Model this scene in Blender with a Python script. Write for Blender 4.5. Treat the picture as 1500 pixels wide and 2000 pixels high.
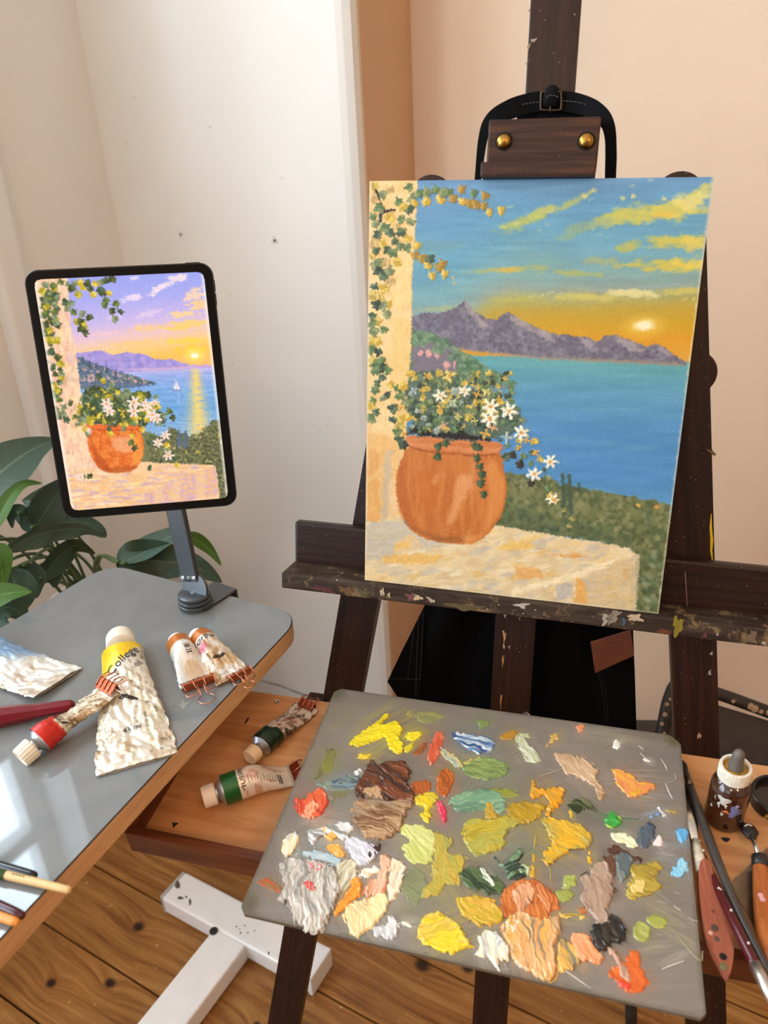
import bpy, bmesh, math, random
import numpy as np
from mathutils import Vector, Matrix

for _o in list(bpy.data.objects):
    bpy.data.objects.remove(_o, do_unlink=True)
SC = bpy.context.scene
COL = SC.collection

# ------------------------------------------------------------------ camera
EYE = np.array([0.0, 0.0, 1.30])          # eye height 1.30 m above the floor
FOC = 1450.0                               # focal length for a 1500 x 2000 frame
_dn = np.array([910 - 750, 4160 - 1000, FOC]); _dn /= np.linalg.norm(_dn)
_up = -_dn
_fw = np.array([0, 0, 1.0]) - (_up[2]) * _up; _fw /= np.linalg.norm(_fw)
_rt = np.cross(_fw, _up); _rt /= np.linalg.norm(_rt)
CM = np.array([_rt, _fw, _up])             # world = CM @ (right, down, forward)
cam_data = bpy.data.cameras.new('camera')
cam_data.sensor_fit = 'HORIZONTAL'; cam_data.sensor_width = 36.0
cam_data.lens = FOC / 1500.0 * 36.0
cam_data.clip_start = 0.02
cam_data.dof.use_dof = True
cam_data.dof.focus_distance = 0.80
cam_data.dof.aperture_fstop = 9.0
cam = bpy.data.objects.new('camera', cam_data); COL.objects.link(cam)
_R = Matrix(((CM[0][0], -CM[0][1], -CM[0][2], 0), (CM[1][0], -CM[1][1], -CM[1][2], 0),
             (CM[2][0], -CM[2][1], -CM[2][2], 0), (0, 0, 0, 1)))
cam.matrix_world = Matrix.Translation(Vector(EYE)) @ _R
SC.camera = cam

# ------------------------------------------------------------------ world, lights, exposure
SC.view_settings.view_transform = 'Standard'
SC.view_settings.look = 'None'
SC.view_settings.gamma = 1.0
SC.view_settings.use_curve_mapping = False
SC.view_settings.exposure = -0.04
world = bpy.data.worlds.new('daylight_sky'); SC.world = world
world.use_nodes = True
_bg = world.node_tree.nodes['Background']
_bg.inputs[0].default_value = (0.80, 0.90, 1.0, 1); _bg.inputs[1].default_value = 1.2

AX = np.array([0.86196, -0.50698, 0.0])    # along the back wall, to the right
NB = np.array([0.50698, 0.86196, 0.0])     # into the back wall
WOFF = 1.185                               # distance of the white wall face
S_LEFT = -1.315                            # left wall face, along AX
S_COL = -0.726                             # right-hand edge of the white wall
RECESS = 0.205                             # depth of the alcove right of it
S_RIGHT, T_REAR, CEIL = 1.9, -2.3, 2.75
WIN_T0, WIN_T1, WIN_Z0, WIN_Z1 = WOFF - 1.17, WOFF - 0.43, 1.48, 2.50
ADDED_WIN = (-1.95, -0.20, 0.55, 2.45)             # added unseen window, there to brighten the floor and lower wall

def area_light(name, loc, direction, sx, sy, power, colour, spread=None):
    l = bpy.data.lights.new(name, 'AREA'); l.shape = 'RECTANGLE'; l.size = sx; l.size_y = sy
    l.energy = power; l.color = colour
    if spread: l.spread = spread
    o = bpy.data.objects.new(name, l); COL.objects.link(o)
    o.location = Vector(loc)
    o.rotation_euler = Vector(direction).to_track_quat('-Z', 'Y').to_euler()
    return o

_wc = AX * (S_LEFT - 0.26) + NB * (WIN_T0 + WIN_T1) / 2
area_light('window_daylight', (_wc[0], _wc[1], (WIN_Z0 + WIN_Z1) / 2), AX, WIN_T1 - WIN_T0, WIN_Z1 - WIN_Z0, 40, (0.70, 0.86, 1.0))
_w2 = AX * (S_LEFT - 0.26) + NB * (ADDED_WIN[0] + ADDED_WIN[1]) / 2
area_light('added_window_fill', (_w2[0], _w2[1], (ADDED_WIN[2] + ADDED_WIN[3]) / 2), AX, ADDED_WIN[1] - ADDED_WIN[0], ADDED_WIN[3] - ADDED_WIN[2], 118, (0.70, 0.86, 1.0))
# added fill light at the unseen wall behind the photographer
_wr = AX * (-0.55) + NB * (T_REAR + 0.02)
area_light('rear_fill_light', (_wr[0], _wr[1], 1.65), NB, 1.3, 1.4, 6, (0.84, 0.93, 1.0))
# the warm bulbs of the ceiling fitting behind the photographer
for _nm, _lc, _pw in (('warm_bulb_right', (0.72, -0.85, 1.30 + 0.52), 20), ('warm_bulb_left', (-0.38, -1.00, 1.30 + 0.68), 20)):
    _pl = bpy.data.lights.new(_nm, 'POINT'); _pl.energy = _pw; _pl.color = (1.0, 0.60, 0.31); _pl.shadow_soft_size = 0.13
    _po = bpy.data.objects.new(_nm, _pl); COL.objects.link(_po); _po.location = _lc

# ------------------------------------------------------------------ tracing helpers (points on real planes)
def ray(px, py):
    return CM @ np.array([px - 750.0, py - 1000.0, FOC])
def at_plane(px, py, p, n):
    r = ray(px, py); return EYE + r * (np.dot(n, np.asarray(p) - EYE) / np.dot(n, r))
def at_z(px, py, z):
    r = ray(px, py); return EYE + r * ((z - EYE[2]) / r[2])
def at_dist(px, py, d):
    r = ray(px, py); return EYE + r / np.linalg.norm(r) * d
def project(P):
    c = (np.asarray(P) - EYE) @ CM         # cam coords (right, down, fwd)
    return 750 + FOC * c[..., 0] / c[..., 2], 1000 + FOC * c[..., 1] / c[..., 2]

class Frame:
    def __init__(s, o, ex, ey, ez):
        s.o = np.asarray(o, float); s.R = np.array([ex, ey, ez], float)
    def p(s, u, v, w=0.0):
        return s.o + u * s.R[0] + v * s.R[1] + w * s.R[2]
    def P(s, q):
        return s.o + np.asarray(q) @ s.R
    def inv(s, P):
        return (np.asarray(P) - s.o) @ s.R.T
    def hit(s, px, py, w=0.0, axis=2):
        n = s.R[axis]; r = ray(px, py)
        return EYE + r * ((np.dot(n, s.o - EYE) + w) / np.dot(n, r))
    def uv(s, px, py, w=0.0, axis=2):
        return s.inv(s.hit(px, py, w, axis))

EASEL = Frame(np.array([0.00224, 0.76298, -0.00826]) + EYE, (0.963216, -0.266919, -0.031133),
              (-0.074488, -0.153881, -0.985278), (-0.258199, -0.951354, 0.168103))       # u right, v down, w to the viewer
_pe, _pd, _pn = np.array([0.959595, -0.28135, -0.004381]), np.array([-0.279988, -0.953167, -0.114364]), np.array([-0.028001, -0.11097, 0.993429])
_pe /= np.linalg.norm(_pe); _pn = _pn - _pn.dot(_pe) * _pe; _pn /= np.linalg.norm(_pn); _pd = np.cross(_pn, _pe); _pd = -_pd if _pd[1] > 0 else _pd
TRAY = Frame(np.array([-0.0620, 0.6530, -0.5060]) + EYE, _pe, _pd, _pn)                    # palette top plane
ROOM = Frame((0, 0, 0), AX, NB, (0, 0, 1))
WORLD = Frame((0, 0, 0), (1, 0, 0), (0, 1, 0), (0, 0, 1))

# ------------------------------------------------------------------ colour, noise
def lin(c):
    c = np.asarray(c, float) / 255.0
    return np.where(c <= 0.04045, c / 12.92, ((c + 0.055) / 1.055) ** 2.4)
_lat = np.random.default_rng(7).random((256, 256))
def vnoise(x, y, seed=0):
    x = np.asarray(x, float) + seed * 17.13; y = np.asarray(y, float) + seed * 9.71
    xi = np.floor(x).astype(int); yi = np.floor(y).astype(int)
    fx = x - xi; fy = y - yi
    fx = fx * fx * (3 - 2 * fx); fy = fy * fy * (3 - 2 * fy)
    a = _lat[xi & 255, yi & 255]; b = _lat[(xi + 1) & 255, yi & 255]
    c = _lat[xi & 255, (yi + 1) & 255]; d = _lat[(xi + 1) & 255, (yi + 1) & 255]
    return (a * (1 - fx) + b * fx) * (1 - fy) + (c * (1 - fx) + d * fx) * fy
def fbm(x, y, seed=0, octv=4):
    r = 0; a = 0.5; t = 0
    for k in range(octv):
        r = r + a * vnoise(x * 2 ** k, y * 2 ** k, seed + k * 3); t += a; a *= 0.5
    return r / t
def sstep(a, b, x):
    t = np.clip((np.asarray(x, float) - a) / (b - a), 0, 1); return t * t * (3 - 2 * t)
def poly_sdf(X, Y, poly):
    """signed distance to a closed polygon, negative inside"""
    p = np.asarray(poly, float); d = np.full(X.shape, 1e18); ins = np.zeros(X.shape, bool)
    n = len(p)
    for i in range(n):
        ax, ay = p[i]; bx, by = p[(i + 1) % n]
        ex, ey = bx - ax, by - ay
        l2 = ex * ex + ey * ey + 1e-12
        t = np.clip(((X - ax) * ex + (Y - ay) * ey) / l2, 0, 1)
        d = np.minimum(d, (X - ax - t * ex) ** 2 + (Y - ay - t * ey) ** 2)
        c = ((ay > Y) != (by > Y))
        with np.errstate(divide='ignore', invalid='ignore'):
            xx = ex * (Y - ay) / (ey if ey != 0 else 1e-12) + ax
        ins ^= c & (X < xx)
    d = np.sqrt(d)
    return np.where(ins, -d, d)
def smooth_poly(pts, k=6, closed=True):
    """Catmull-Rom through pts"""
    p = np.asarray(pts, float); n = len(p); out = []
    rng = range(n) if closed else range(n - 1)
    for i in rng:
        if closed:
            a, b, c, d = p[(i - 1) % n], p[i], p[(i + 1) % n], p[(i + 2) % n]
        else:
            a, b, c, d = p[max(i - 1, 0)], p[i], p[i + 1], p[min(i + 2, n - 1)]
        for j in range(k):
            t = j / k
            out.append(0.5 * ((2 * b) + (c - a) * t + (2 * a - 5 * b + 4 * c - d) * t * t + (3 * b - a - 3 * c + d) * t ** 3))
    if not closed: out.append(p[-1])
    return np.array(out)

# ------------------------------------------------------------------ materials
MATS = {}
def new_mat(name):
    m = bpy.data.materials.new(name); m.use_nodes = True
    return m, m.node_tree, m.node_tree.nodes['Principled BSDF']
def C4(rgb, k=1.0):
    l = lin(rgb) * k; return (l[0], l[1], l[2], 1)
def plain(name, rgb, rough=0.5, metal=0.0, bump=0.0, bscale=200, vary=0.0, spec=0.5, coat=0.0, vscale=20, sheen=0.0):
    if name in MATS: return MATS[name]
    m, nt, b = new_mat(name)
    b.inputs['Base Color'].default_value = C4(rgb); b.inputs['Roughness'].default_value = rough
    b.inputs['Metallic'].default_value = metal; b.inputs['Specular IOR Level'].default_value = spec
    b.inputs['Coat Weight'].default_value = coat
    b.inputs['Sheen Weight'].default_value = sheen
    tc = nt.nodes.new('ShaderNodeTexCoord')
    if vary > 0:
        n = nt.nodes.new('ShaderNodeTexNoise'); n.inputs['Scale'].default_value = vscale; n.inputs['Detail'].default_value = 5
        nt.links.new(tc.outputs['Object'], n.inputs['Vector'])
        r = nt.nodes.new('ShaderNodeValToRGB'); r.color_ramp.elements[0].position = 0.3; r.color_ramp.elements[1].position = 0.7
        r.color_ramp.elements[0].color = C4(rgb, 1 - vary); r.color_ramp.elements[1].color = C4(rgb, 1 + vary)
        nt.links.new(n.outputs['Fac'], r.inputs[0]); nt.links.new(r.outputs[0], b.inputs['Base Color'])
    if bump > 0:
        n = nt.nodes.new('ShaderNodeTexNoise'); n.inputs['Scale'].default_value = bscale; n.inputs['Detail'].default_value = 4
        nt.links.new(tc.outputs['Object'], n.inputs['Vector'])
        bp = nt.nodes.new('ShaderNodeBump'); bp.inputs['Strength'].default_value = bump; bp.inputs['Distance'].default_value = 0.002
        nt.links.new(n.outputs['Fac'], bp.inputs['Height']); nt.links.new(bp.outputs[0], b.inputs['Normal'])
    MATS[name] = m; return m
def vcol(name, rough=0.45, metal=0.0, bump=0.0, bscale=300, emit=0.0, coat=0.0, spec=0.5, bdist=0.001):
    """colour comes from the mesh's 'Col' attribute"""
    if name in MATS: return MATS[name]
    m, nt, b = new_mat(name)
    at = nt.nodes.new('ShaderNodeAttribute'); at.attribute_name = 'Col'
    nt.links.new(at.outputs['Color'], b.inputs['Base Color'])
    b.inputs['Roughness'].default_value = rough; b.inputs['Metallic'].default_value = metal
    b.inputs['Coat Weight'].default_value = coat; b.inputs['Specular IOR Level'].default_value = spec
    if emit > 0:
        b.inputs['Base Color'].default_value = (0.01, 0.01, 0.01, 1)
        for l in list(b.inputs['Base Color'].links): nt.links.remove(l)
        nt.links.new(at.outputs['Color'], b.inputs['Emission Color']); b.inputs['Emission Strength'].default_value = emit
    if bump > 0:
        tc = nt.nodes.new('ShaderNodeTexCoord')
        n = nt.nodes.new('ShaderNodeTexNoise'); n.inputs['Scale'].default_value = bscale; n.inputs['Detail'].default_value = 3
        nt.links.new(tc.outputs['Object'], n.inputs['Vector'])
        bp = nt.nodes.new('ShaderNodeBump'); bp.inputs['Strength'].default_value = bump; bp.inputs['Distance'].default_value = bdist
        nt.links.new(n.outputs['Fac'], bp.inputs['Height']); nt.links.new(bp.outputs[0], b.inputs['Normal'])
    MATS[name] = m; return m
def wood(name, dark, light, along=3.0, across=60.0, rough=0.45, specks=None, knots=(), wear=None, coat=0.0, mid=None, bump=0.15):
    """grain runs along x of the 'gc' attribute (metres)"""
    if name in MATS: return MATS[name]
    m, nt, b = new_mat(name); N = nt.nodes; L = nt.links
    at = N.new('ShaderNodeAttribute'); at.attribute_name = 'gc'
    vec = at.outputs['Vector']
    oi = N.new('ShaderNodeObjectInfo')
    mp = N.new('ShaderNodeMapping'); mp.inputs['Scale'].default_value = (along, across, across)
    base = vec
    if knots:
        # bend the grain around the knots
        sep = N.new('ShaderNodeSeparateXYZ'); L.new(vec, sep.inputs[0])
        ysum = sep.outputs['Y']; kmask = None
        for (kx, ky, kr) in knots:
            sb = N.new('ShaderNodeVectorMath'); sb.operation = 'SUBTRACT'; L.new(vec, sb.inputs[0]); sb.inputs[1].default_value = (kx, ky, 0)
            ml = N.new('ShaderNodeVectorMath'); ml.operation = 'MULTIPLY'; L.new(sb.outputs[0], ml.inputs[0]); ml.inputs[1].default_value = (0.8 / kr, 1 / kr, 0)
            ln = N.new('ShaderNodeVectorMath'); ln.operation = 'LENGTH'; L.new(ml.outputs[0], ln.inputs[0])
            s2 = N.new('ShaderNodeMath'); s2.operation = 'MULTIPLY'; L.new(ln.outputs['Value'], s2.inputs[0]); s2.inputs[1].default_value = -0.33
            ex = N.new('ShaderNodeMath'); ex.operation = 'EXPONENT'; L.new(s2.outputs[0], ex.inputs[0])
            am = N.new('ShaderNodeMath'); am.operation = 'MULTIPLY'; L.new(ex.outputs[0], am.inputs[0]); am.inputs[1].default_value = 0.028
            ad = N.new('ShaderNodeMath'); ad.operation = 'ADD'; L.new(ysum, ad.inputs[0]); L.new(am.outputs[0], ad.inputs[1]); ysum = ad.outputs[0]
            rp = N.new('ShaderNodeMapRange'); rp.inputs['From Min'].default_value = 1.25; rp.inputs['From Max'].default_value = 0.55
            L.new(ln.outputs['Value'], rp.inputs['Value'])
            if kmask is None: kmask = rp.outputs[0]
            else:
                mx = N.new('ShaderNodeMath'); mx.operation = 'MAXIMUM'; L.new(kmask, mx.inputs[0]); L.new(rp.outputs[0], mx.inputs[1]); kmask = mx.outputs[0]
        cb = N.new('ShaderNodeCombineXYZ'); L.new(sep.outputs['X'], cb.inputs['X']); L.new(ysum, cb.inputs['Y']); L.new(sep.outputs['Z'], cb.inputs['Z'])
        base = cb.outputs[0]
    off = N.new('ShaderNodeVectorMath'); off.operation = 'ADD'
    mulr = N.new('ShaderNodeVectorMath'); mulr.operation = 'SCALE'; mulr.inputs[0].default_value = (3.1, 1.7, 0.9)
    L.new(oi.outputs['Random'], mulr.inputs['Scale'])
    L.new(base, off.inputs[0]); L.new(mulr.outputs[0], off.inputs[1])
    L.new(off.outputs[0], mp.inputs['Vector'])
    n = N.new('ShaderNodeTexNoise'); n.inputs['Scale'].default_value = 1.0; n.inputs['Detail'].default_value = 6; n.inputs['Roughness'].default_value = 0.62; n.inputs['Distortion'].default_value = 0.6
    L.new(mp.outputs[0], n.inputs['Vector'])
    r = N.new('ShaderNodeValToRGB'); r.color_ramp.elements[0].position = 0.30; r.color_ramp.elements[1].position = 0.72
    r.color_ramp.elements[0].color = C4(dark); r.color_ramp.elements[1].color = C4(light)
    if mid is not None:
        e = r.color_ramp.elements.new(0.48); e.color = C4(mid)
    L.new(n.outputs['Fac'], r.inputs[0]); colour = r.outputs[0]
    # broad patches
    n2 = N.new('ShaderNodeTexNoise'); n2.inputs['Scale'].default_value = 9.0; n2.inputs['Detail'].default_value = 3; L.new(off.outputs[0], n2.inputs['Vector'])
    r2 = N.new('ShaderNodeMapRange'); r2.inputs['To Min'].default_value = 0.78; r2.inputs['To Max'].default_value = 1.18; L.new(n2.outputs['Fac'], r2.inputs['Value'])
    mm = N.new('ShaderNodeVectorMath'); mm.operation = 'SCALE'; L.new(colour, mm.inputs[0]); L.new(r2.outputs[0], mm.inputs['Scale']); colour = mm.outputs[0]
    def mix(fac, c2):
        nonlocal colour
        x = N.new('ShaderNodeMix'); x.data_type = 'RGBA'; L.new(fac, x.inputs['Factor']); L.new(colour, x.inputs['A']); x.inputs['B'].default_value = C4(c2); colour = x.outputs['Result']
    if knots: mix(kmask, (48, 24, 12))
    if wear:
        wc, ws, wt = wear
        n3 = N.new('ShaderNodeTexNoise'); n3.inputs['Scale'].default_value = ws; n3.inputs['Detail'].default_value = 7; n3.inputs['Roughness'].default_value = 0.7; L.new(vec, n3.inputs['Vector'])
        r3 = N.new('ShaderNodeMapRange'); r3.inputs['From Min'].default_value = wt; r3.inputs['From Max'].default_value = wt + 0.07; L.new(n3.outputs['Fac'], r3.inputs['Value']); mix(r3.outputs[0], wc)
    if specks:
        sc, ss, st = specks
        v = N.new('ShaderNodeTexVoronoi'); v.inputs['Scale'].default_value = ss; L.new(vec, v.inputs['Vector'])
        rn = N.new('ShaderNodeTexNoise'); rn.inputs['Scale'].default_value = 18; L.new(vec, rn.inputs['Vector'])
        md = N.new('ShaderNodeMath'); md.operation = 'MULTIPLY'; L.new(rn.outputs['Fac'], md.inputs[0]); md.inputs[1].default_value = st
        lt = N.new('ShaderNodeMath'); lt.operation = 'LESS_THAN'; L.new(v.outputs['Distance'], lt.inputs[0]); L.new(md.outputs[0], lt.inputs[1])
        sepc = N.new('ShaderNodeSeparateColor'); L.new(v.outputs['Color'], sepc.inputs[0])
        gt = N.new('ShaderNodeMath'); gt.operation = 'GREATER_THAN'; L.new(sepc.outputs[0], gt.inputs[0]); gt.inputs[1].default_value = 0.72
        mu = N.new('ShaderNodeMath'); mu.operation = 'MULTIPLY'; L.new(lt.outputs[0], mu.inputs[0]); L.new(gt.outputs[0], mu.inputs[1])
        mix(mu.outputs[0], sc)
    L.new(colour, b.inputs['Base Color'])
    b.inputs['Specular IOR Level'].default_value = 0.3
    b.inputs['Roughness'].default_value = rough; b.inputs['Coat Weight'].default_value = coat; b.inputs['Coat Roughness'].default_value = 0.25
    bp = N.new('ShaderNodeBump'); bp.inputs['Strength'].default_value = bump; bp.inputs['Distance'].default_value = 0.001
    L.new(n.outputs['Fac'], bp.inputs['Height']); L.new(bp.outputs[0], b.inputs['Normal'])
    MATS[name] = m; return m

# ------------------------------------------------------------------ objects
ORIG = {}
def tag(o, label=None, cat=None, group=None, kind=None):
    if label: o['label'] = label
    if cat: o['category'] = cat
    if group: o['group'] = group
    if kind: o['kind'] = kind
    return o
def thing(name, base, label, cat, group=None):
    o = bpy.data.objects.new(name, None); COL.objects.link(o)
    o.empty_display_size = 0.02
    o.location = Vector([float(x) for x in base]); ORIG[o.name] = np.asarray(base, float)
    return tag(o, label, cat, group)
def _finish(name, me, mat, parent, smooth, origin):
    o = bpy.data.objects.new(name, me); COL.objects.link(o)
    if mat is not None: me.materials.append(mat)
    if smooth: me.shade_smooth()
    if parent is not None:
        o.parent = parent; ORIG[o.name] = ORIG[parent.name]
    else:
        o.location = Vector([float(x) for x in origin]); ORIG[o.name] = np.asarray(origin, float)
    return o
def _origin(parent, V):
    if parent is not None: return ORIG[parent.name]
    V = np.asarray(V); mn, mx = V.min(0), V.max(0)
    return np.array([(mn[0] + mx[0]) / 2, (mn[1] + mx[1]) / 2, mn[2]])
def set_gc(me, gc):
    a = me.attributes.new('gc', 'FLOAT_VECTOR', 'POINT'); a.data.foreach_set('vector', np.ascontiguousarray(gc, dtype=np.float32).ravel())
def set_col(me, col):
    a = me.attributes.new('Col', 'FLOAT_COLOR', 'POINT')
    c = np.ones((len(me.vertices), 4), np.float32); c[:, :3] = np.asarray(col).reshape(-1, 3)
    a.data.foreach_set('color', c.ravel())
GPERM = {0: (0, 1, 2), 1: (1, 0, 2), 2: (2, 0, 1)}
def mesh(name, V, F, mat, parent=None, smooth=False, col=None, gcf=None, gdir=0, label=None):
    """V world verts, F faces"""
    V = np.asarray(V, float); org = _origin(parent, V)
    me = bpy.data.meshes.new(name); me.from_pydata((V - org).tolist(), [], [list(map(int, f)) for f in F]); me.update()
    if col is not None: set_col(me, col)
    if gcf is not None: set_gc(me, gcf.inv(V)[:, GPERM[gdir]])
    o = _finish(name, me, mat, parent, smooth, org)
    if label: o['label'] = label
    return o
def bmobj(name, bm, mat, parent=None, smooth=False, gcf=None, gdir=0, label=None, auto=None):
    bm.verts.ensure_lookup_table()
    bmesh.ops.recalc_face_normals(bm, faces=bm.faces[:])
    V = np.array([v.co[:] for v in bm.verts]); org = _origin(parent, V)
    for v in bm.verts: v.co -= Vector(org)
    me = bpy.data.meshes.new(name); bm.to_mesh(me); bm.free()
    if gcf is not None: set_gc(me, gcf.inv(V)[:, GPERM[gdir]])
    o = _finish(name, me, mat, parent, smooth, org)
    if auto: me.set_sharp_from_angle(angle=math.radians(auto))
    if label: o['label'] = label
    return o
def grid(name, P, mat, parent=None, col=None, keep=None, smooth=True, label=None):
    """P (h,w,3) world points; keep (h-1,w-1) quads"""
    h, w = P.shape[:2]; V = P.reshape(-1, 3); org = _origin(parent, V)
    idx = np.arange(h * w).reshape(h, w)
    q = np.stack([idx[:-1, :-1], idx[1:, :-1], idx[1:, 1:], idx[:-1, 1:]], -1).reshape(-1, 4)
    if keep is not None: q = q[keep.reshape(-1)]
    used = np.unique(q); rem = np.full(h * w, -1); rem[used] = np.arange(len(used)); q = rem[q]; V = V[used]
    me = bpy.data.meshes.new(name)
    me.vertices.add(len(V)); me.vertices.foreach_set('co', (V - org).astype(np.float32).ravel())
    me.loops.add(q.size); me.loops.foreach_set('vertex_index', q.astype(np.int32).ravel())
    me.polygons.add(len(q)); me.polygons.foreach_set('loop_start', (np.arange(len(q)) * 4).astype(np.int32))
    me.update(calc_edges=True); me.validate()
    if col is not None: set_col(me, np.asarray(col).reshape(-1, 3)[used])
    o = _finish(name, me, mat, parent, smooth, org)
    if label: o['label'] = label
    return o
def add_box(bm, F, u0, u1, v0, v1, w0, w1, bev=0.0, seg=2):
    c = [F.p(u, v, w) for u in (u0, u1) for v in (v0, v1) for w in (w0, w1)]
    vs = [bm.verts.new(Vector(p)) for p in c]
    fs = [bm.faces.new([vs[i] for i in f]) for f in ((0, 1, 3, 2), (4, 6, 7, 5), (0, 4, 5, 1), (2, 3, 7, 6), (0, 2, 6, 4), (1, 5, 7, 3))]
    if bev > 0:
        es = list({e for f in fs for e in f.edges})
        bmesh.ops.bevel(bm, geom=es, offset=bev, segments=seg, affect='EDGES', profile=0.6)
def box(name, F, u0, u1, v0, v1, w0, w1, mat, parent=None, bev=0.001, gdir=0, seg=2, label=None):
    bm = bmesh.new(); add_box(bm, F, u0, u1, v0, v1, w0, w1, bev, seg)
    return bmobj(name, bm, mat, parent, False, F, gdir, label)
def prism(name, pts, n, th, mat, parent=None, bev=0.0, gcf=None, gdir=0, seg=2, label=None, smooth=False):
    """pts: world polygon, extruded along n by th"""
    bm = bmesh.new(); n = np.asarray(n, float)
    a = [bm.verts.new(Vector(p)) for p in pts]; b = [bm.verts.new(Vector(np.asarray(p) + n * th)) for p in pts]
    f0 = bm.faces.new(a); f1 = bm.faces.new(b[::-1]); k = len(a)
    for i in range(k): bm.faces.new([a[i], b[i], b[(i + 1) % k], a[(i + 1) % k]])
    if bev > 0:
        es = list({e for f in (f0, f1) for e in f.edges})
        bmesh.ops.bevel(bm, geom=es, offset=bev, segments=seg, affect='EDGES', profile=0.6)
    return bmobj(name, bm, mat, parent, smooth, gcf, gdir, label)
def frames_along(path, up=None):
    path = np.asarray(path, float); n = len(path)
    T = np.gradient(path, axis=0); T /= np.linalg.norm(T, axis=1)[:, None] + 1e-12
    u = np.array([0, 0, 1.0]) if up is None else np.asarray(up, float)
    A = []; B = []
    for i in range(n):
        if i == 0 or up is not None:
            a = np.cross(T[i], u)
            if np.linalg.norm(a) < 1e-5: a = np.cross(T[i], [1, 0, 0.3])
        else:
            a = A[-1] - np.dot(A[-1], T[i]) * T[i]
        a /= np.linalg.norm(a) + 1e-12; A.append(a); B.append(np.cross(a, T[i]))
    return T, np.array(A), np.array(B)
def tube_vf(path, rad, seg=10, up=None, flat=1.0, cap=True, closed=False):
    path = np.asarray(path, float); n = len(path); rad = np.broadcast_to(np.asarray(rad, float), (n,))
    T, A, B = frames_along(path, up)
    th = np.linspace(0, 2 * np.pi, seg, endpoint=False)
    V = (path[:, None] + rad[:, None, None] * (np.cos(th)[None, :, None] * A[:, None] + flat * np.sin(th)[None, :, None] * B[:, None])).reshape(-1, 3)
    F = []
    for i in range(n - 1 if not closed else n):
        j = (i + 1) % n
        for k in range(seg):
            k2 = (k + 1) % seg
            F.append((i * seg + k, i * seg + k2, j * seg + k2, j * seg + k))
    if cap and not closed:
        F.append(tuple(range(seg))[::-1]); F.append(tuple((n - 1) * seg + k for k in range(seg)))
    return V, F
def tubes(name, specs, mat, parent=None, smooth=True, gcf=None, gdir=0, label=None):
    VV = []; FF = []; off = 0
    for s in specs:
        V, F = tube_vf(**s); VV.append(V); FF += [tuple(i + off for i in f) for f in F]; off += len(V)
    return mesh(name, np.concatenate(VV), FF, mat, parent, smooth, None, gcf, gdir, label)
def lathe_vf(o, axis, prof, seg=28, ref=None, ridges=0, ramp=0.0):
    """prof: list of (radius, distance along axis)"""
    axis = np.asarray(axis, float) / np.linalg.norm(axis); r0 = np.array([1, 0, 0.0]) if ref is None else np.asarray(ref, float)
    if abs(np.dot(r0, axis)) > 0.95: r0 = np.array([0, 1, 0.0])
    a = r0 - np.dot(r0, axis) * axis; a /= np.linalg.norm(a); b = np.cross(axis, a)
    th = np.linspace(0, 2 * np.pi, seg, endpoint=False); V = []; F = []
    for (r, d) in prof:
        rr = r * (1 + ramp * np.sign(np.sin(th * ridges))) if ridges else r * np.ones_like(th)
        V.append(np.asarray(o) + d * axis + rr[:, None] * (np.cos(th)[:, None] * a + np.sin(th)[:, None] * b))
    V = np.concatenate(V); n = len(prof)
    for i in range(n - 1):
        for k in range(seg):
            k2 = (k + 1) % seg; F.append((i * seg + k, i * seg + k2, (i + 1) * seg + k2, (i + 1) * seg + k))
    F.append(tuple(range(seg))[::-1]); F.append(tuple((n - 1) * seg + k for k in range(seg)))
    return V, F
def lathe(name, o, axis, prof, mat, parent=None, seg=28, ref=None, ridges=0, ramp=0.0, smooth=True, auto=40, label=None):
    V, F = lathe_vf(o, axis, prof, seg, ref, ridges, ramp)
    ob = mesh(name, V, F, mat, parent, smooth, label=label)
    if smooth and auto: ob.data.set_sharp_from_angle(angle=math.radians(auto))
    return ob
def text_verts(body, size=1.0, shear=0.0):
    cu = bpy.data.curves.new('lettering', 'FONT'); cu.body = body; cu.size = size; cu.shear = shear; cu.resolution_u = 3
    o = bpy.data.objects.new('lettering', cu); COL.objects.link(o)
    dg = bpy.context.evaluated_depsgraph_get(); me = o.evaluated_get(dg).to_mesh()
    V = np.array([v.co[:] for v in me.vertices]) if len(me.vertices) else np.zeros((0, 3)); F = [tuple(p.vertices) for p in me.polygons]
    o.evaluated_get(dg).to_mesh_clear(); bpy.data.objects.remove(o, do_unlink=True); bpy.data.curves.remove(cu)
    return V, F
# ================================================================== the room
WALL = plain('wall_paint', (232, 229, 222), 0.7, bump=0.25, bscale=45, vary=0.02, vscale=6)
WALLP = plain('alcove_lamplit_tone', (222, 198, 172), 0.7, bump=0.25, bscale=45, vary=0.02, vscale=6)  # the warm lamplight on the alcove is put into this colour
TRIM = plain('trim_paint', (230, 228, 224), 0.45)
def wallbox(name, u0, u1, v0, v1, w0, w1, mat=None, bev=0.0):
    return tag(box(name, ROOM, u0, u1, v0, v1, w0, w1, mat or WALL, None, bev), kind='structure')

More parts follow.
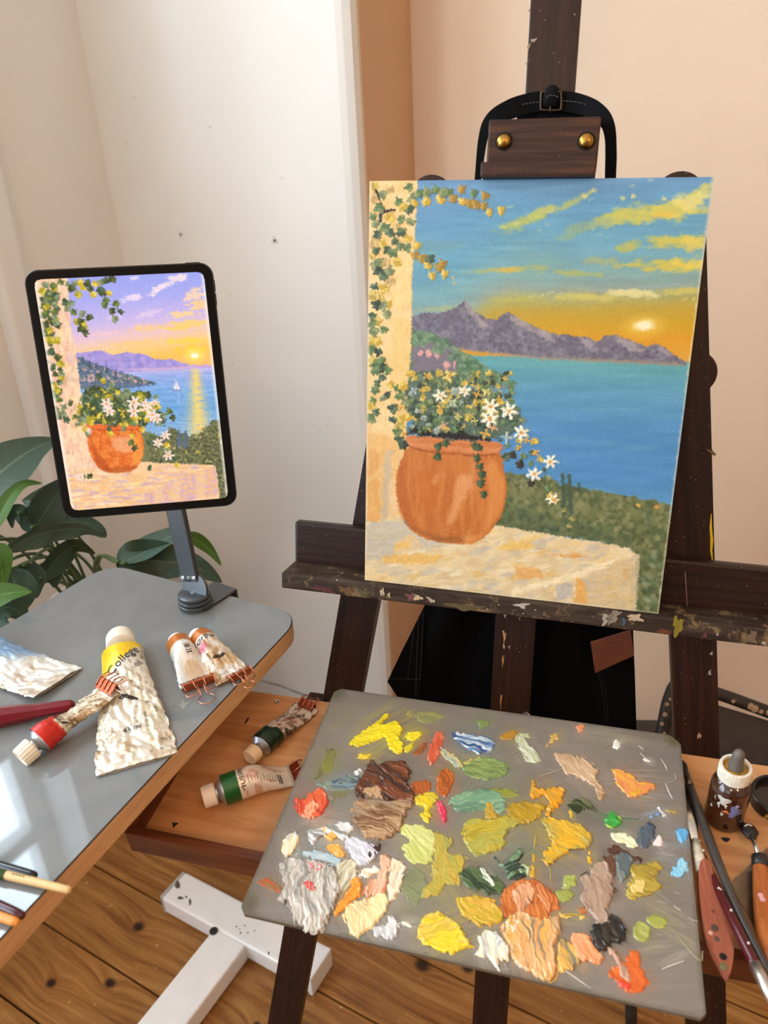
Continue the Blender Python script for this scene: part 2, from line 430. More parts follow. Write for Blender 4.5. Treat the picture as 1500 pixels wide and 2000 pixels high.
# floor: a dark sub-floor and one object per plank
sub = tag(box('floor', ROOM, S_LEFT - 0.1, S_RIGHT + 0.1, T_REAR - 0.1, WOFF + RECESS + 0.1, -0.06, -0.021, plain('sub_floor', (22, 14, 9), 0.9), None, 0), kind='structure')
KN = [(-0.938, 0.583, 0.0105), (-0.901, 0.479, 0.0095), (-0.997, 0.429, 0.0085), (-0.419, 0.767, 0.012), (-0.345, 0.800, 0.010), (-1.039, 0.736, 0.008), (-0.62, 0.545, 0.006)]
FLOORW = wood('pine_floor', (112, 68, 30), (184, 134, 74), along=5, across=75, rough=0.36, knots=KN, coat=0.25, mid=(152, 101, 48), wear=((222, 180, 124), 60, 0.64), bump=0.25)
joints = [-2.4, -1.95, -1.5, -1.05, -0.6, -0.3, -0.03, 0.104, 0.238, 0.372, 0.503, 0.642, 0.776, 0.950, 1.085, 1.225, 1.40]
for i in range(len(joints) - 1):
    o = box('plank', ROOM, S_LEFT, S_RIGHT, joints[i] + 0.0016, joints[i + 1] - 0.0016, -0.022, 0.0, FLOORW, sub, 0.0022)
# cut ends and seam dirt are the open joints between planks

tag(box('ceiling', ROOM, S_LEFT - 0.1, S_RIGHT + 0.1, T_REAR - 0.1, WOFF + RECESS + 0.1, CEIL, CEIL + 0.08, plain('ceiling_paint', (235, 233, 228), 0.8), None, 0), kind='structure')
# white wall: its face, softened right-hand edge and the return into the alcove are one solid
bm = bmesh.new()
pts = [(S_LEFT - 0.10, WOFF + RECESS + 0.1), (S_LEFT - 0.10, WOFF), (S_COL - 0.016, WOFF), (S_COL - 0.004, WOFF + 0.003), (S_COL + 0.008, WOFF + 0.010), (S_COL + 0.012, WOFF + 0.022), (S_COL + 0.012, WOFF + RECESS + 0.1)]
lo = [bm.verts.new(Vector(ROOM.p(u, v, 0.0))) for u, v in pts]; hi = [bm.verts.new(Vector(ROOM.p(u, v, CEIL))) for u, v in pts]
for i in range(len(pts)):
    j = (i + 1) % len(pts); bm.faces.new([lo[i], lo[j], hi[j], hi[i]])
bm.faces.new(lo); bm.faces.new(hi)
wb = tag(bmobj('wall_back', bm, WALL, None, False, ROOM), kind='structure')
wallbox('wall_return', S_COL + 0.008, S_COL + 0.0145, WOFF + 0.024, WOFF + RECESS + 0.002, 0, CEIL, plain('return_lamplit_tone', (206, 168, 134), 0.7, bump=0.25, bscale=45), 0.001)  # thin slab over the return, its tan stands for warm lamplight
_hm = plain('hole_dark', (96, 88, 80), 0.9)
def wall_mark(px, py, r, name, mat, sx=1.0):
    c = at_plane(px, py, ROOM.p(0, WOFF, 0), NB)
    th = np.linspace(0, 2 * np.pi, 12, endpoint=False); rr = r * (1 + 0.25 * np.sin(th * 3 + px))
    pts = [c - NB * 0.0006 + AX * rr[k] * sx * math.cos(t) + np.array([0, 0, 1]) * rr[k] * math.sin(t) for k, t in enumerate(th)]
    return prism(name, pts, NB, 0.003, mat, wb)
for (px, py, r) in ((353, 458, 0.0040), (537, 470, 0.0052)):
    wall_mark(px, py, r * 1.5, 'filler_patch', plain('filler', (214, 211, 204), 0.9))
    c = at_plane(px, py, ROOM.p(0, WOFF, 0), NB)
    lathe('nail_hole', c - NB * 0.0011, NB, [(r * 0.55, 0), (r * 0.6, 0.0008), (r * 0.4, 0.002)], _hm, wb, seg=10)
for (px, py, r) in ((262, 190, 0.0022), (246, 280, 0.0022), (410, 248, 0.0022), (551, 348, 0.0018), (450, 575, 0.0022), (455, 710, 0.0024), (603, 1028, 0.0035), (640, 830, 0.0018)):
    wall_mark(px, py, r, 'paint_chip', plain('scuff', (196, 192, 186), 0.9), 0.7)
tag(box('baseboard_back', ROOM, S_LEFT, S_COL + 0.002, WOFF - 0.005, WOFF + 0.002, 0.0, 0.120, TRIM, None, 0.003), kind='structure')
# the grey dirt line where the baseboard meets the plaster
pth = [ROOM.p(s, WOFF - 0.0035 + 0.001 * math.sin(s * 60), 0.1205 + 0.002 * vnoise(s * 30, 1.0)) for s in np.linspace(S_LEFT + 0.02, S_COL - 0.01, 60)]
rd = [0.0012 + 0.0022 * float(vnoise(s * 45, 3.3)) for s in np.linspace(S_LEFT + 0.02, S_COL - 0.01, 60)]
tag(tubes('trim_2', [dict(path=pth, rad=rd, seg=6)], plain('dirt_line', (150, 144, 137), 0.95)), kind='structure')
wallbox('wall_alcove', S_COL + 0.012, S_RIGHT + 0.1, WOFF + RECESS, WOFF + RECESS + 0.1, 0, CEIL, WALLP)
wallbox('wall_right', S_RIGHT, S_RIGHT + 0.1, T_REAR - 0.1, WOFF + RECESS, 0, CEIL, plain('right_wall_paint', (168, 150, 132), 0.7))
# rear wall with an added opening behind the fill light
bm = bmesh.new()
for a in ((S_LEFT - 0.1, -1.25, 0, CEIL), (0.15, S_RIGHT, 0, CEIL), (-1.25, 0.15, 0, 0.9), (-1.25, 0.15, 2.4, CEIL)):
    add_box(bm, ROOM, a[0], a[1], T_REAR - 0.1, T_REAR, a[2], a[3])
tag(bmobj('wall_rear', bm, plain('rear_wall_paint', (128, 120, 112), 0.75)), kind='structure')
# left wall with its window and the added one that fills in light
bm = bmesh.new()
for a in ((T_REAR, ADDED_WIN[0], 0, CEIL), (ADDED_WIN[1], WIN_T0, 0, CEIL), (WIN_T1, WOFF, 0, CEIL), (WIN_T0, WIN_T1, 0, WIN_Z0), (WIN_T0, WIN_T1, WIN_Z1, CEIL), (ADDED_WIN[0], ADDED_WIN[1], 0, ADDED_WIN[2]), (ADDED_WIN[0], ADDED_WIN[1], ADDED_WIN[3], CEIL)):
    add_box(bm, ROOM, S_LEFT - 0.24, S_LEFT, a[0], a[1], a[2], a[3])
tag(bmobj('wall_left', bm, WALL), kind='structure')
tag(box('trim_1', ROOM, S_LEFT - 0.02, S_LEFT + 0.030, WOFF - 0.315, WOFF - 0.255, 0.0, CEIL, TRIM, None, 0.016, seg=5), kind='structure')
wf = plain('window_paint', (235, 235, 232), 0.4)
def pane_mat():
    m = bpy.data.materials.new('window_glass'); m.use_nodes = True; nt = m.node_tree; nt.nodes.clear()
    o = nt.nodes.new('ShaderNodeOutputMaterial'); t = nt.nodes.new('ShaderNodeBsdfTransparent'); g = nt.nodes.new('ShaderNodeBsdfGlossy'); x = nt.nodes.new('ShaderNodeMixShader')
    g.inputs['Roughness'].default_value = 0.02; x.inputs[0].default_value = 0.05
    nt.links.new(t.outputs[0], x.inputs[1]); nt.links.new(g.outputs[0], x.inputs[2]); nt.links.new(x.outputs[0], o.inputs[0]); return m
GL = pane_mat()
def window(name, t0, t1, z0, z1, nt, zr):
    bm = bmesh.new(); s0, s1 = S_LEFT - 0.20, S_LEFT - 0.14
    for a in ((t0, t0 + 0.055, z0, z1), (t1 - 0.05, t1, z0, z1), (t0, t1, z0, z0 + 0.06), (t0, t1, z1 - 0.06, z1)):
        add_box(bm, ROOM, s0, s1, a[0], a[1], a[2], a[3], 0.004, 1)
    win = tag(bmobj(name, bm, wf), kind='structure')
    tq = (t1 - t0) / nt
    for k in range(1, nt): box('mullion', ROOM, s0 + 0.01, s1 - 0.005, t0 + k * tq - 0.016, t0 + k * tq + 0.016, z0 + 0.05, z1 - 0.05, wf, win, 0.003)
    for z in zr: box('glazing_bar', ROOM, s0 + 0.012, s1 - 0.007, t0 + 0.05, t1 - 0.05, z - 0.022, z + 0.022, wf, win, 0.003)
    ts = [t0 + 0.055] + [t0 + k * tq for k in range(1, nt)] + [t1 - 0.045]; zs = [z0 + 0.055] + list(zr) + [z1 - 0.055]
    for i in range(nt):
        for j in range(len(zs) - 1): box('pane', ROOM, s0 + 0.028, s0 + 0.031, ts[i], ts[i + 1], zs[j], zs[j + 1], GL, win, 0)
window('window_1', WIN_T0, WIN_T1, WIN_Z0, WIN_Z1, 3, (WIN_Z0 + 0.37, WIN_Z0 + 0.70))
window('added_window', *ADDED_WIN, 4, (ADDED_WIN[2] + 0.65, ADDED_WIN[2] + 1.28))  # unseen, added for more daylight low in the room

# ================================================================== easel
EW = wood('dark_easel_wood', (24, 11, 7), (54, 28, 19), along=6, across=170, rough=0.42, specks=((190, 170, 150), 260, 0.16), mid=(37, 18, 12), bump=0.3)
EWB = wood('worn_block_wood', (32, 16, 9), (86, 50, 29), along=8, across=190, rough=0.5, specks=((150, 120, 90), 220, 0.12), mid=(52, 28, 16), bump=0.4, wear=((128, 110, 92), 45, 0.66))
LW = wood('painted_ledge_wood', (32, 22, 18), (74, 62, 48), along=22, across=90, rough=0.6, specks=((196, 178, 150), 160, 0.2), mid=(50, 36, 26), bump=0.5, wear=((118, 96, 66), 38, 0.55))
BRASS = plain('aged_brass', (168, 128, 62), 0.3, 1.0, vary=0.25, vscale=160)
STEEL = plain('bright_steel', (205, 203, 198), 0.22, 1.0)
easel = thing('studio_easel', EASEL.p(0.165, 1.30, -0.055), 'dark brown stained wooden studio easel holding the seascape canvas', 'easel')
def leg_u(v, side):                          # centre of each side leg along the easel plane
    return (0.0515 - 0.1526 * v) if side < 0 else (0.2785 + 0.1600 * v)
def zfoot(u, w):                             # v at which a leg meets the floor
    return float((0.0 - EASEL.p(u, 0, w)[2]) / EASEL.R[1][2])
for sd in (-1, 1):
    ua = leg_u(-0.009, sd); vb = zfoot(leg_u(1.3, sd), -0.055); ub = leg_u(vb, sd)
    ax = EASEL.p(ub, vb, 0) - EASEL.p(ua, -0.009, 0); L = np.linalg.norm(ax); ax /= L
    sdv = np.cross(EASEL.R[2], ax); sdv /= np.linalg.norm(sdv)
    if np.dot(sdv, EASEL.R[0]) < 0: sdv = -sdv
    LF = Frame(EASEL.p(ua, -0.009, 0), ax, sdv, EASEL.R[2]); hw = 0.0225
    pts = [LF.p(hw - hw * math.sin(t) - 0.0035, -hw * math.cos(t), -0.068) for t in np.linspace(0, math.pi, 15)]
    pts = pts + [LF.p(L - 0.004, hw, -0.068), LF.p(L - 0.004, -hw, -0.068)]
    prism('leg', pts, EASEL.R[2], 0.024, EW, easel, 0.0016, LF, 0)
mu = lambda v: 0.1565 + 0.0135 * (v + 0.146)
bm = bmesh.new()
MF = Frame(EASEL.p(mu(-0.75), -0.75, 0), (EASEL.p(mu(0.9), 0.9, 0) - EASEL.p(mu(-0.75), -0.75, 0)) / np.linalg.norm(EASEL.p(mu(0.9), 0.9, 0) - EASEL.p(mu(-0.75), -0.75, 0)), EASEL.R[0], EASEL.R[2])
mast = box('mast', MF, 0, 1.80, -0.0222, 0.0222, -0.066, -0.044, EW, easel, 0.0016)
# rear strut so that the frame stands
vs = zfoot(0.165, -0.6)
top = EASEL.p(0.165, 0.02, -0.075); bot = np.array([*(EASEL.p(0.165, 1.1, -0.62)[:2]), 0.005])
bot = bot + NB * 0.0
ax = (bot - top); L = np.linalg.norm(ax); ax /= L; s_ = np.cross(ax, EASEL.R[2]); s_ /= np.linalg.norm(s_); n_ = np.cross(ax, s_)
box('rear_strut', Frame(top, ax, s_, n_), 0, L - 0.01, -0.02, 0.02, -0.01, 0.01, EW, easel, 0.0015)
# shelf: back board and ledge
box('shelf_board', EASEL, -0.089, 0.445, 0.350, 0.402, -0.044, -0.030, EW, easel, 0.0035, seg=2)
ledge = box('shelf_ledge', EASEL, -0.091, 0.447, 0.3985, 0.4170, -0.044, 0.0065, LW, easel, 0.0025)
box('cross_rail', EASEL, 0.02, 0.30, 0.06, 0.10, -0.082, -0.068, EW, easel, 0.002)
# the wing-nut discs on the outer sides
for sd in (-1, 1):
    v = 0.168; u = leg_u(v, sd) + sd * 0.012
    lathe('clamp_disc', EASEL.p(u, v, -0.084), EASEL.R[2], [(0.012, 0), (0.021, 0.001), (0.022, 0.004), (0.022, 0.012), (0.021, 0.0155), (0.01, 0.016)], EW, easel, seg=36)
# top clamp: block, lip and two domed brass bolts
blk = box('clamp_block', EASEL, 0.1085, 0.2050, -0.0500, -0.0105, -0.043, 0.0000, EWB, easel, 0.002)
box('clamp_lip', EASEL, 0.1050, 0.2045, -0.0135, -0.0010, -0.030, 0.0120, EWB, easel, 0.0018)
for (px, py) in ((984, 276), (1145, 275)):
    q = EASEL.uv(px, py, 0.001)
    b = lathe('bolt', EASEL.p(q[0], q[1], 0.0), EASEL.R[2], [(0.0066, 0.0), (0.0066, 0.001), (0.0058, 0.003), (0.0042, 0.0046), (0.002, 0.0054), (0.0002, 0.0056)], BRASS, blk, seg=28, auto=60)
    lathe('bolt_recess', EASEL.p(q[0], q[1], -0.001), EASEL.R[2], [(0.0078, 0.0), (0.0078, 0.0014), (0.0070, 0.0016)], plain('recess_black', (12, 9, 8), 0.9), blk, seg=28)
q = EASEL.uv(1032, 1393, -0.044)
lathe('screw', EASEL.p(q[0] - 0.002, q[1] + 0.002, -0.044), EASEL.R[2], [(0.0045, 0), (0.0045, 0.003), (0.003, 0.005), (0.0002, 0.0056)], STEEL, easel, seg=16)
# dried paint on the easel: each splash its own flat blob
def blob3(name, F, w, pxs, rgb, parent, th=0.0008, rough=0.5, axis=2, seed=1, noise=0.18):
    c = smooth_poly(pxs, 6); rs = np.random.default_rng(seed)
    m0 = c.mean(0); ph_ = rs.random(4) * 6.3; tt_ = np.linspace(0, 2 * np.pi, len(c), endpoint=False)
    c = m0 + (c - m0) * (0.78 + noise * (rs.random((len(c), 1)) - 0.5) * 2 + 0.22 * np.sin(3 * tt_ + ph_[0])[:, None] + 0.16 * np.sin(5 * tt_ + ph_[1])[:, None])
    rgb = tuple(int(k * 0.85) for k in rgb); pts = [F.hit(x, y, w, axis) - F.R[axis] * 0.0003 for x, y in c]
    return prism(name, pts, F.R[axis], th + 0.0003, plain('dried_%d_%d_%d' % tuple(rgb), rgb, rough, vary=0.12, vscale=250), parent, 0)
SPL = [  # outline, colour on the ledge's front face
    ([(742, 1152), (750, 1150), (752, 1160), (745, 1164)], (205, 190, 160)), ([(757, 1158), (762, 1157), (763, 1168), (758, 1166)], (190, 172, 130)),
    ([(793, 1160), (808, 1156), (812, 1170), (797, 1174)], (120, 70, 70)), ([(806, 1160), (822, 1162), (824, 1172), (808, 1172)], (214, 190, 150)), ([(830, 1164), (850, 1172), (845, 1178)], (190, 176, 150)),
    ([(610, 1142), (655, 1150), (650, 1158), (612, 1152)], (92, 38, 42)), ([(663, 1144), (690, 1148), (688, 1162), (665, 1158)], (112, 78, 40)),
    ([(1002, 1178), (1036, 1179), (1024, 1188), (1012, 1186)], (200, 190, 178)), ([(1178, 1200), (1200, 1196), (1192, 1216), (1172, 1218)], (176, 164, 146)), ([(1196, 1192), (1215, 1196), (1204, 1212), (1186, 1222), (1186, 1206)], (150, 136, 118)),
    ([(1222, 1202), (1252, 1200), (1256, 1212), (1240, 1214), (1228, 1210)], (206, 180, 150)), ([(1214, 1206), (1222, 1206), (1222, 1222), (1215, 1220)], (70, 92, 110)),
    ([(1316, 1204), (1334, 1206), (1334, 1238), (1314, 1238)], (142, 122, 30)), ([(1284, 1228), (1312, 1232), (1308, 1238), (1288, 1236)], (122, 60, 32)), ([(1372, 1236), (1382, 1238), (1380, 1246), (1374, 1244)], (112, 58, 54)),
    ([(1460, 1232), (1478, 1234), (1478, 1256), (1462, 1256)], (120, 98, 76)), ([(1486, 1254), (1496, 1254), (1494, 1260)], (190, 180, 170)), ([(1398, 1238), (1403, 1238), (1402, 1242)], (205, 195, 185)),
    ([(700, 1150), (720, 1154), (716, 1166), (702, 1162)], (86, 84, 52)), ([(870, 1176), (940, 1184), (930, 1194), (880, 1188)], (96, 78, 48))]
for i, (pl, c) in enumerate(SPL): blob3('dried_paint', EASEL, 0.0065, pl, c, ledge, seed=i)
for i, (pl, c, w) in enumerate([([(1410, 1196), (1426, 1195), (1423, 1201), (1414, 1201)], (204, 172, 130), -0.030), ([(1420, 1222), (1444, 1221), (1436, 1227), (1424, 1226)], (198, 170, 132), 0.0005)]):
    blob3('dried_paint', EASEL, w, pl, c, easel, seed=40 + i)
for i, (pl, c) in enumerate([([(1037, 78), (1049, 74), (1047, 80), (1040, 84)], (180, 160, 140)), ([(1030, 90), (1037, 84), (1036, 92), (1031, 98)], (176, 150, 118)), ([(1032, 20), (1036, 18), (1035, 24)], (176, 160, 148)), ([(1026, 122), (1032, 124), (1030, 130)], (140, 120, 108)), ([(1120, 28), (1124, 27), (1123, 31)], (160, 130, 110)),
                              ([(981, 1232), (987, 1230), (988, 1250), (984, 1256)], (200, 150, 96)), ([(982, 1258), (986, 1258), (986, 1268), (983, 1266)], (206, 166, 120)), ([(981, 1280), (985, 1280), (983, 1300), (980, 1298)], (196, 140, 84)), ([(977, 1355), (981, 1355), (979, 1385), (977, 1385)], (190, 136, 80)), ([(984, 1198), (989, 1198), (988, 1206), (985, 1206)], (205, 180, 150)), ([(992, 1262), (997, 1260), (995, 1268)], (180, 160, 150)), ([(1013, 1206), (1016, 1206), (1015, 1212)], (190, 170, 160)),
                              ([(1382, 1312), (1389, 1308), (1388, 1318), (1384, 1318)], (170, 160, 150)), ([(1385, 1276), (1393, 1272), (1390, 1280)], (186, 170, 150)), ([(1361, 1434), (1369, 1432), (1369, 1441), (1362, 1442)], (204, 170, 146)), ([(1382, 880), (1390, 876), (1398, 888), (1396, 892), (1388, 886)], (118, 92, 58))]):
    blob3('dried_paint', EASEL, -0.044, pl, c, easel, seed=60 + i)
# the yellow run on the right leg
yel = plain('yellow_run', (206, 170, 12), 0.35)
pth = [EASEL.hit(x, y, -0.0445) for x, y in ((1389, 1003), (1388, 1030), (1390, 1055), (1389, 1075), (1391, 1092), (1390, 1104), (1389, 1111))]
tubes('paint_run', [dict(path=pth, rad=[0.0006, 0.0013, 0.0016, 0.0012, 0.0008, 0.0030, 0.0028], seg=8)], yel, easel)
# pale scratch on the shelf board
pth = [EASEL.hit(x, y, -0.0298) for x, y in ((1338, 1117), (1341, 1160), (1343, 1195))]
tubes('scratch', [dict(path=pth, rad=0.00035, seg=5)], plain('scratch_pale', (150, 126, 104), 0.8), easel)
# ================================================================== pictures: a small painter working on a grid of coloured points
class Canvas:
    def __init__(s, P, seed=1):
        s.P = P; s.X, s.Y = project(P); s.h, s.w = s.X.shape
        s.C = np.zeros((s.h, s.w, 3)); s.H = np.zeros((s.h, s.w)); s.rs = np.random.default_rng(seed)
    def win(s, x0, x1, y0, y1):
        m = (s.X > x0) & (s.X < x1) & (s.Y > y0) & (s.Y < y1)
        if not m.any(): return None
        r = np.where(m.any(1))[0]; c = np.where(m.any(0))[0]
        return slice(r[0], r[-1] + 1), slice(c[0], c[-1] + 1)
    def put(s, sl, a, col, h=0.0):
        """alpha a (array) over window; col rgb or array (sRGB 0-255)"""
        col = np.asarray(col, float)
        s.C[sl] = s.C[sl] * (1 - a[..., None]) + col * a[..., None]
        if np.ndim(h) or h: s.H[sl] = np.maximum(s.H[sl], a * h)
    def poly(s, pts, col, soft=1.0, rag=0.0, rsc=0.1, vary=0, vsc=(0.05, 0.3), seed=0, alpha=1.0, h=0.0, cols=None):
        p = np.asarray(pts, float); m = 6 + rag
        sl = s.win(p[:, 0].min() - m, p[:, 0].max() + m, p[:, 1].min() - m, p[:, 1].max() + m)
        if sl is None: return
        X, Y = s.X[sl], s.Y[sl]; d = poly_sdf(X, Y, p)
        if rag: d = d + (fbm(X * rsc, Y * rsc, seed, 3) - 0.5) * 2 * rag
        a = np.clip(0.5 - d / (2 * soft), 0, 1) * alpha
        c = np.broadcast_to(np.asarray(col, float), X.shape + (3,)).copy()
        n = fbm(X * vsc[0], Y * vsc[1], seed + 5, 4)
        if cols is not None:
            c2 = np.asarray(cols, float); t = sstep(0.38, 0.62, n)[..., None]; c = c * (1 - t) + c2 * t
        if vary: c = c + ((fbm(X * vsc[0] * 2, Y * vsc[1] * 2, seed + 9, 3) - 0.5) * 2 * vary)[..., None]
        s.put(sl, a, c, h)
    def ell(s, x, y, rx, ry, ang, col, soft=0.35, alpha=1.0, rag=0.0, seed=0, h=0.0):
        m = max(rx, ry) * 1.4 + 2; sl = s.win(x - m, x + m, y - m, y + m)
        if sl is None: return
        X, Y = s.X[sl] - x, s.Y[sl] - y; c, n = math.cos(ang), math.sin(ang)
        r = np.sqrt(((X * c + Y * n) / rx) ** 2 + ((-X * n + Y * c) / ry) ** 2)
        if rag: r = r + (vnoise((X + x) * 0.25, (Y + y) * 0.25, seed) - 0.5) * rag
        s.put(sl, np.clip((1 - r) / soft + 0.5, 0, 1) * alpha, col, h)
    def line(s, pts, wd, col, soft=0.8, alpha=1.0, h=0.0):
        p = np.asarray(pts, float); m = wd + 3
        sl = s.win(p[:, 0].min() - m, p[:, 0].max() + m, p[:, 1].min() - m, p[:, 1].max() + m)
        if sl is None: return
        X, Y = s.X[sl], s.Y[sl]; d = np.full(X.shape, 1e9)
        for i in range(len(p) - 1):
            e = p[i + 1] - p[i]; t = np.clip(((X - p[i][0]) * e[0] + (Y - p[i][1]) * e[1]) / (e @ e + 1e-9), 0, 1)
            d = np.minimum(d, np.hypot(X - p[i][0] - t * e[0], Y - p[i][1] - t * e[1]))
        s.put(sl, np.clip((wd / 2 - d) / soft + 0.5, 0, 1) * alpha, col, h)
    def leaf(s, x, y, r, ang, col, col2, h=0.0):
        """lobed ivy leaf, two tones and a vein"""
        tmpl = np.array([(1.0, 0.0), (0.66, 0.34), (0.50, 0.76), (0.16, 0.62), (-0.36, 0.80), (-0.58, 0.40), (-0.42, 0.0), (-0.58, -0.40), (-0.36, -0.80), (0.16, -0.62), (0.50, -0.76), (0.66, -0.34)])
        tmpl = smooth_poly(tmpl * (1 + 0.22 * (s.rs.random((12, 1)) - 0.5)), 2) * r * 1.12
        c, n = math.cos(ang), math.sin(ang); sq = 0.7 + 0.4 * s.rs.random()
        pts = np.stack([x + tmpl[:, 0] * c - tmpl[:, 1] * sq * n, y + tmpl[:, 0] * n + tmpl[:, 1] * sq * c], 1)
        s.poly(pts, col, 0.7, h=h)
        hp = [(x - 0.6 * r * c, y - 0.6 * r * n)] + [tuple(q) for q in (pts[:10] * 0.82 + np.array([x, y]) * 0.18)]
        s.poly(hp, col2, 0.9, alpha=0.85)
        s.line([(x - 0.55 * r * c, y - 0.55 * r * n), (x + 0.7 * r * c, y + 0.7 * r * n)], max(0.8, r * 0.09), np.asarray(col) * 0.72, alpha=0.7)
    def flower(s, x, y, r, col, core=(222, 150, 50), n=6, h=0.0):
        a0 = s.rs.random() * 3
        for k in range(n):
            a = a0 + k * 2 * math.pi / n + 0.2 * (s.rs.random() - 0.5); q = r * (0.55 + 0.1 * s.rs.random())
            s.ell(x + q * math.cos(a), y + q * math.sin(a) * 0.9, r * 0.52, r * 0.21, a, np.asarray(col) + 14 * (s.rs.random() - 0.7), 0.4, h=h)
        s.ell(x, y, r * 0.24, r * 0.22, 0, core, 0.5, h=h)
    def ragged(s, amp, fr, seed):
        """break crisp outlines up the way a loaded brush does"""
        ii, jj = np.meshgrid(np.arange(s.h), np.arange(s.w), indexing='ij')
        di = (fbm(s.X * fr, s.Y * fr, seed, 2) - 0.5) * 2 * amp * 1.6; dj = (fbm(s.X * fr + 31, s.Y * fr + 17, seed + 5, 2) - 0.5) * 2 * amp * 1.6
        a = np.clip(np.rint(ii + di), 0, s.h - 1).astype(int); b = np.clip(np.rint(jj + dj), 0, s.w - 1).astype(int)
        s.C = s.C[a, b]; s.H = s.H[a, b]
    def grad(s, stops):
        ys = [k[0] for k in stops]; c = np.array([k[1] for k in stops], float)
        return lambda Y: np.stack([np.interp(Y, ys, c[:, i]) for i in range(3)], -1)

def crop(x0, y0, k):
    return lambda pts: [(x0 + x / k, y0 + y / k) for x, y in pts]
cA, cB, cC, cD = crop(700, 330, 3.75), crop(1050, 330, 3.75), crop(700, 700, 3.75), crop(1000, 700, 3.75)

# ------------------------------------------------------------------ the seascape on the easel
PW, PH, PT = 0.3015, 0.3985, 0.018
NU, NV = 500, 660
uu = np.linspace(0, PW, NU); vv = np.linspace(-0.0005, PH - 0.0005, NV)
skew = np.linspace(0, 0.0033, NV)
GP = EASEL.o + (uu[None, :, None] + skew[:, None, None]) * EASEL.R[0] + vv[:, None, None] * EASEL.R[1] + 0.0004 * EASEL.R[2]
cv = Canvas(GP, 5); X, Y = cv.X, cv.Y
# sky
ye = Y - 62 * sstep(1010, 830, X) + 16 * (fbm(X * 0.012, Y * 0.03, 3) - 0.5) + 12 * sstep(1250, 1400, X)
sky = cv.grad([(340, (98, 148, 188)), (400, (92, 154, 190)), (470, (98, 160, 184)), (530, (120, 168, 172)), (562, (142, 162, 150)), (584, (170, 164, 92)), (606, (192, 158, 46)), (640, (210, 158, 22)), (672, (226, 152, 20)), (700, (226, 158, 44))])
cv.C[:] = sky(ye)
st = fbm(X * 0.012, Y * 0.11, 8, 5) - 0.5
cv.C += (st * 30)[..., None] * np.array([0.8, 1, 1.0]) * sstep(640, 560, Y)[..., None]
gt = sstep(0.45, 0.7, fbm(X * 0.008, Y * 0.02, 12, 4)) * sstep(430, 500, Y) * sstep(590, 540, Y)
cv.C = cv.C * (1 - 0.45 * gt[..., None]) + np.array([128, 168, 150]) * 0.45 * gt[..., None]
def cloud(x, y, rx, ry, a, col, al=0.8, seed=0):
    m = rx * 1.3 + 6; sl = cv.win(x - m, x + m, y - m, y + m)
    if sl is None: return
    Xs, Ys = cv.X[sl] - x, cv.Y[sl] - y; c, n = math.cos(a), math.sin(a)
    r = np.sqrt(((Xs * c + Ys * n) / rx) ** 2 + ((-Xs * n + Ys * c) / ry) ** 2) + (fbm((Xs + x) * 0.05, (Ys + y) * 0.12, seed, 4) - 0.5) * 1.5
    aa = np.clip((1.05 - r) / 0.55, 0, 1) * al
    cv.put(sl, aa, col, 0.0001)
Yc, Yl, Yd = (206, 196, 78), (234, 214, 112), (188, 188, 98)
for k, (x, y, rx, ry, a, c, al) in enumerate([
    (1010, 438, 46, 12, -0.38, (186, 188, 84), .85), (1062, 414, 34, 10, -0.35, (196, 194, 88), .85), (1112, 398, 40, 8, -0.45, (184, 186, 96), .8), (1150, 378, 18, 5, -0.5, (200, 196, 104), .8),
    (1190, 430, 52, 16, -0.3, Yd, .75), (1240, 418, 60, 18, -0.15, Yc, .85), (1310, 412, 70, 22, -0.12, (214, 198, 80), .9), (1355, 394, 44, 20, -0.2, Yl, .9), (1370, 372, 30, 12, -0.4, (216, 204, 100), .85),
    (1290, 420, 34, 7, -0.1, (230, 186, 62), .8), (1120, 452, 34, 12, -0.4, (150, 172, 112), .6),
    (1320, 470, 70, 14, -0.1, (212, 192, 70), .9), (1225, 484, 30, 12, -0.3, (192, 184, 76), .85), (1355, 474, 34, 16, 0, (228, 200, 80), .85),
    (1300, 520, 90, 14, 0.04, (214, 190, 66), .9), (1180, 512, 44, 10, 0.1, (170, 176, 110), .7), (1350, 516, 40, 14, 0.05, (230, 200, 72), .9),
    (1000, 526, 80, 6, -0.05, (176, 178, 84), .75), (1000, 527, 34, 6, 0, (216, 176, 70), .8), (1120, 534, 70, 6, 0.06, (178, 180, 84), .7), (930, 530, 30, 4, -0.1, (150, 172, 120), .5),
    (1140, 580, 80, 9, 0.03, (210, 194, 92), .8), (1240, 574, 60, 8, 0.04, (232, 216, 140), .85), (1010, 584, 60, 6, -0.05, (190, 180, 84), .6), (1330, 568, 50, 8, -0.05, (214, 194, 82), .8), (850, 604, 50, 6, -0.1, (178, 182, 112), .6)]):
    cloud(x, y, rx, ry, a, c, al, k)
for k in range(30):   # thick light touches on the clouds
    x = 980 + 400 * cv.rs.random(); y = (445 - 0.32 * (x - 980) if k % 3 == 0 else (572 + 14 * cv.rs.random() if k % 3 == 1 else 400 + 60 * cv.rs.random()))
    cv.ell(x, y, 3 + 6 * cv.rs.random(), 1.2 + 1.2 * cv.rs.random(), -0.3, (236, 222, 140), 0.8, 0.45, 0.6, k, h=0.0003)
for x, y in ((1142, 383), (1160, 372), (1217, 388), (1237, 383), (1298, 388), (1366, 378)): cv.ell(x, y, 5, 4, 0.2, (226, 216, 132), 0.6, 0.8, h=0.0003)
cv.ell(1258, 637, 34, 18, -0.1, (250, 196, 70), 1.2, 0.7); cv.ell(1258, 636, 19, 10, -0.1, (252, 236, 190), 0.9, 0.95, 0.2, h=0.0003)
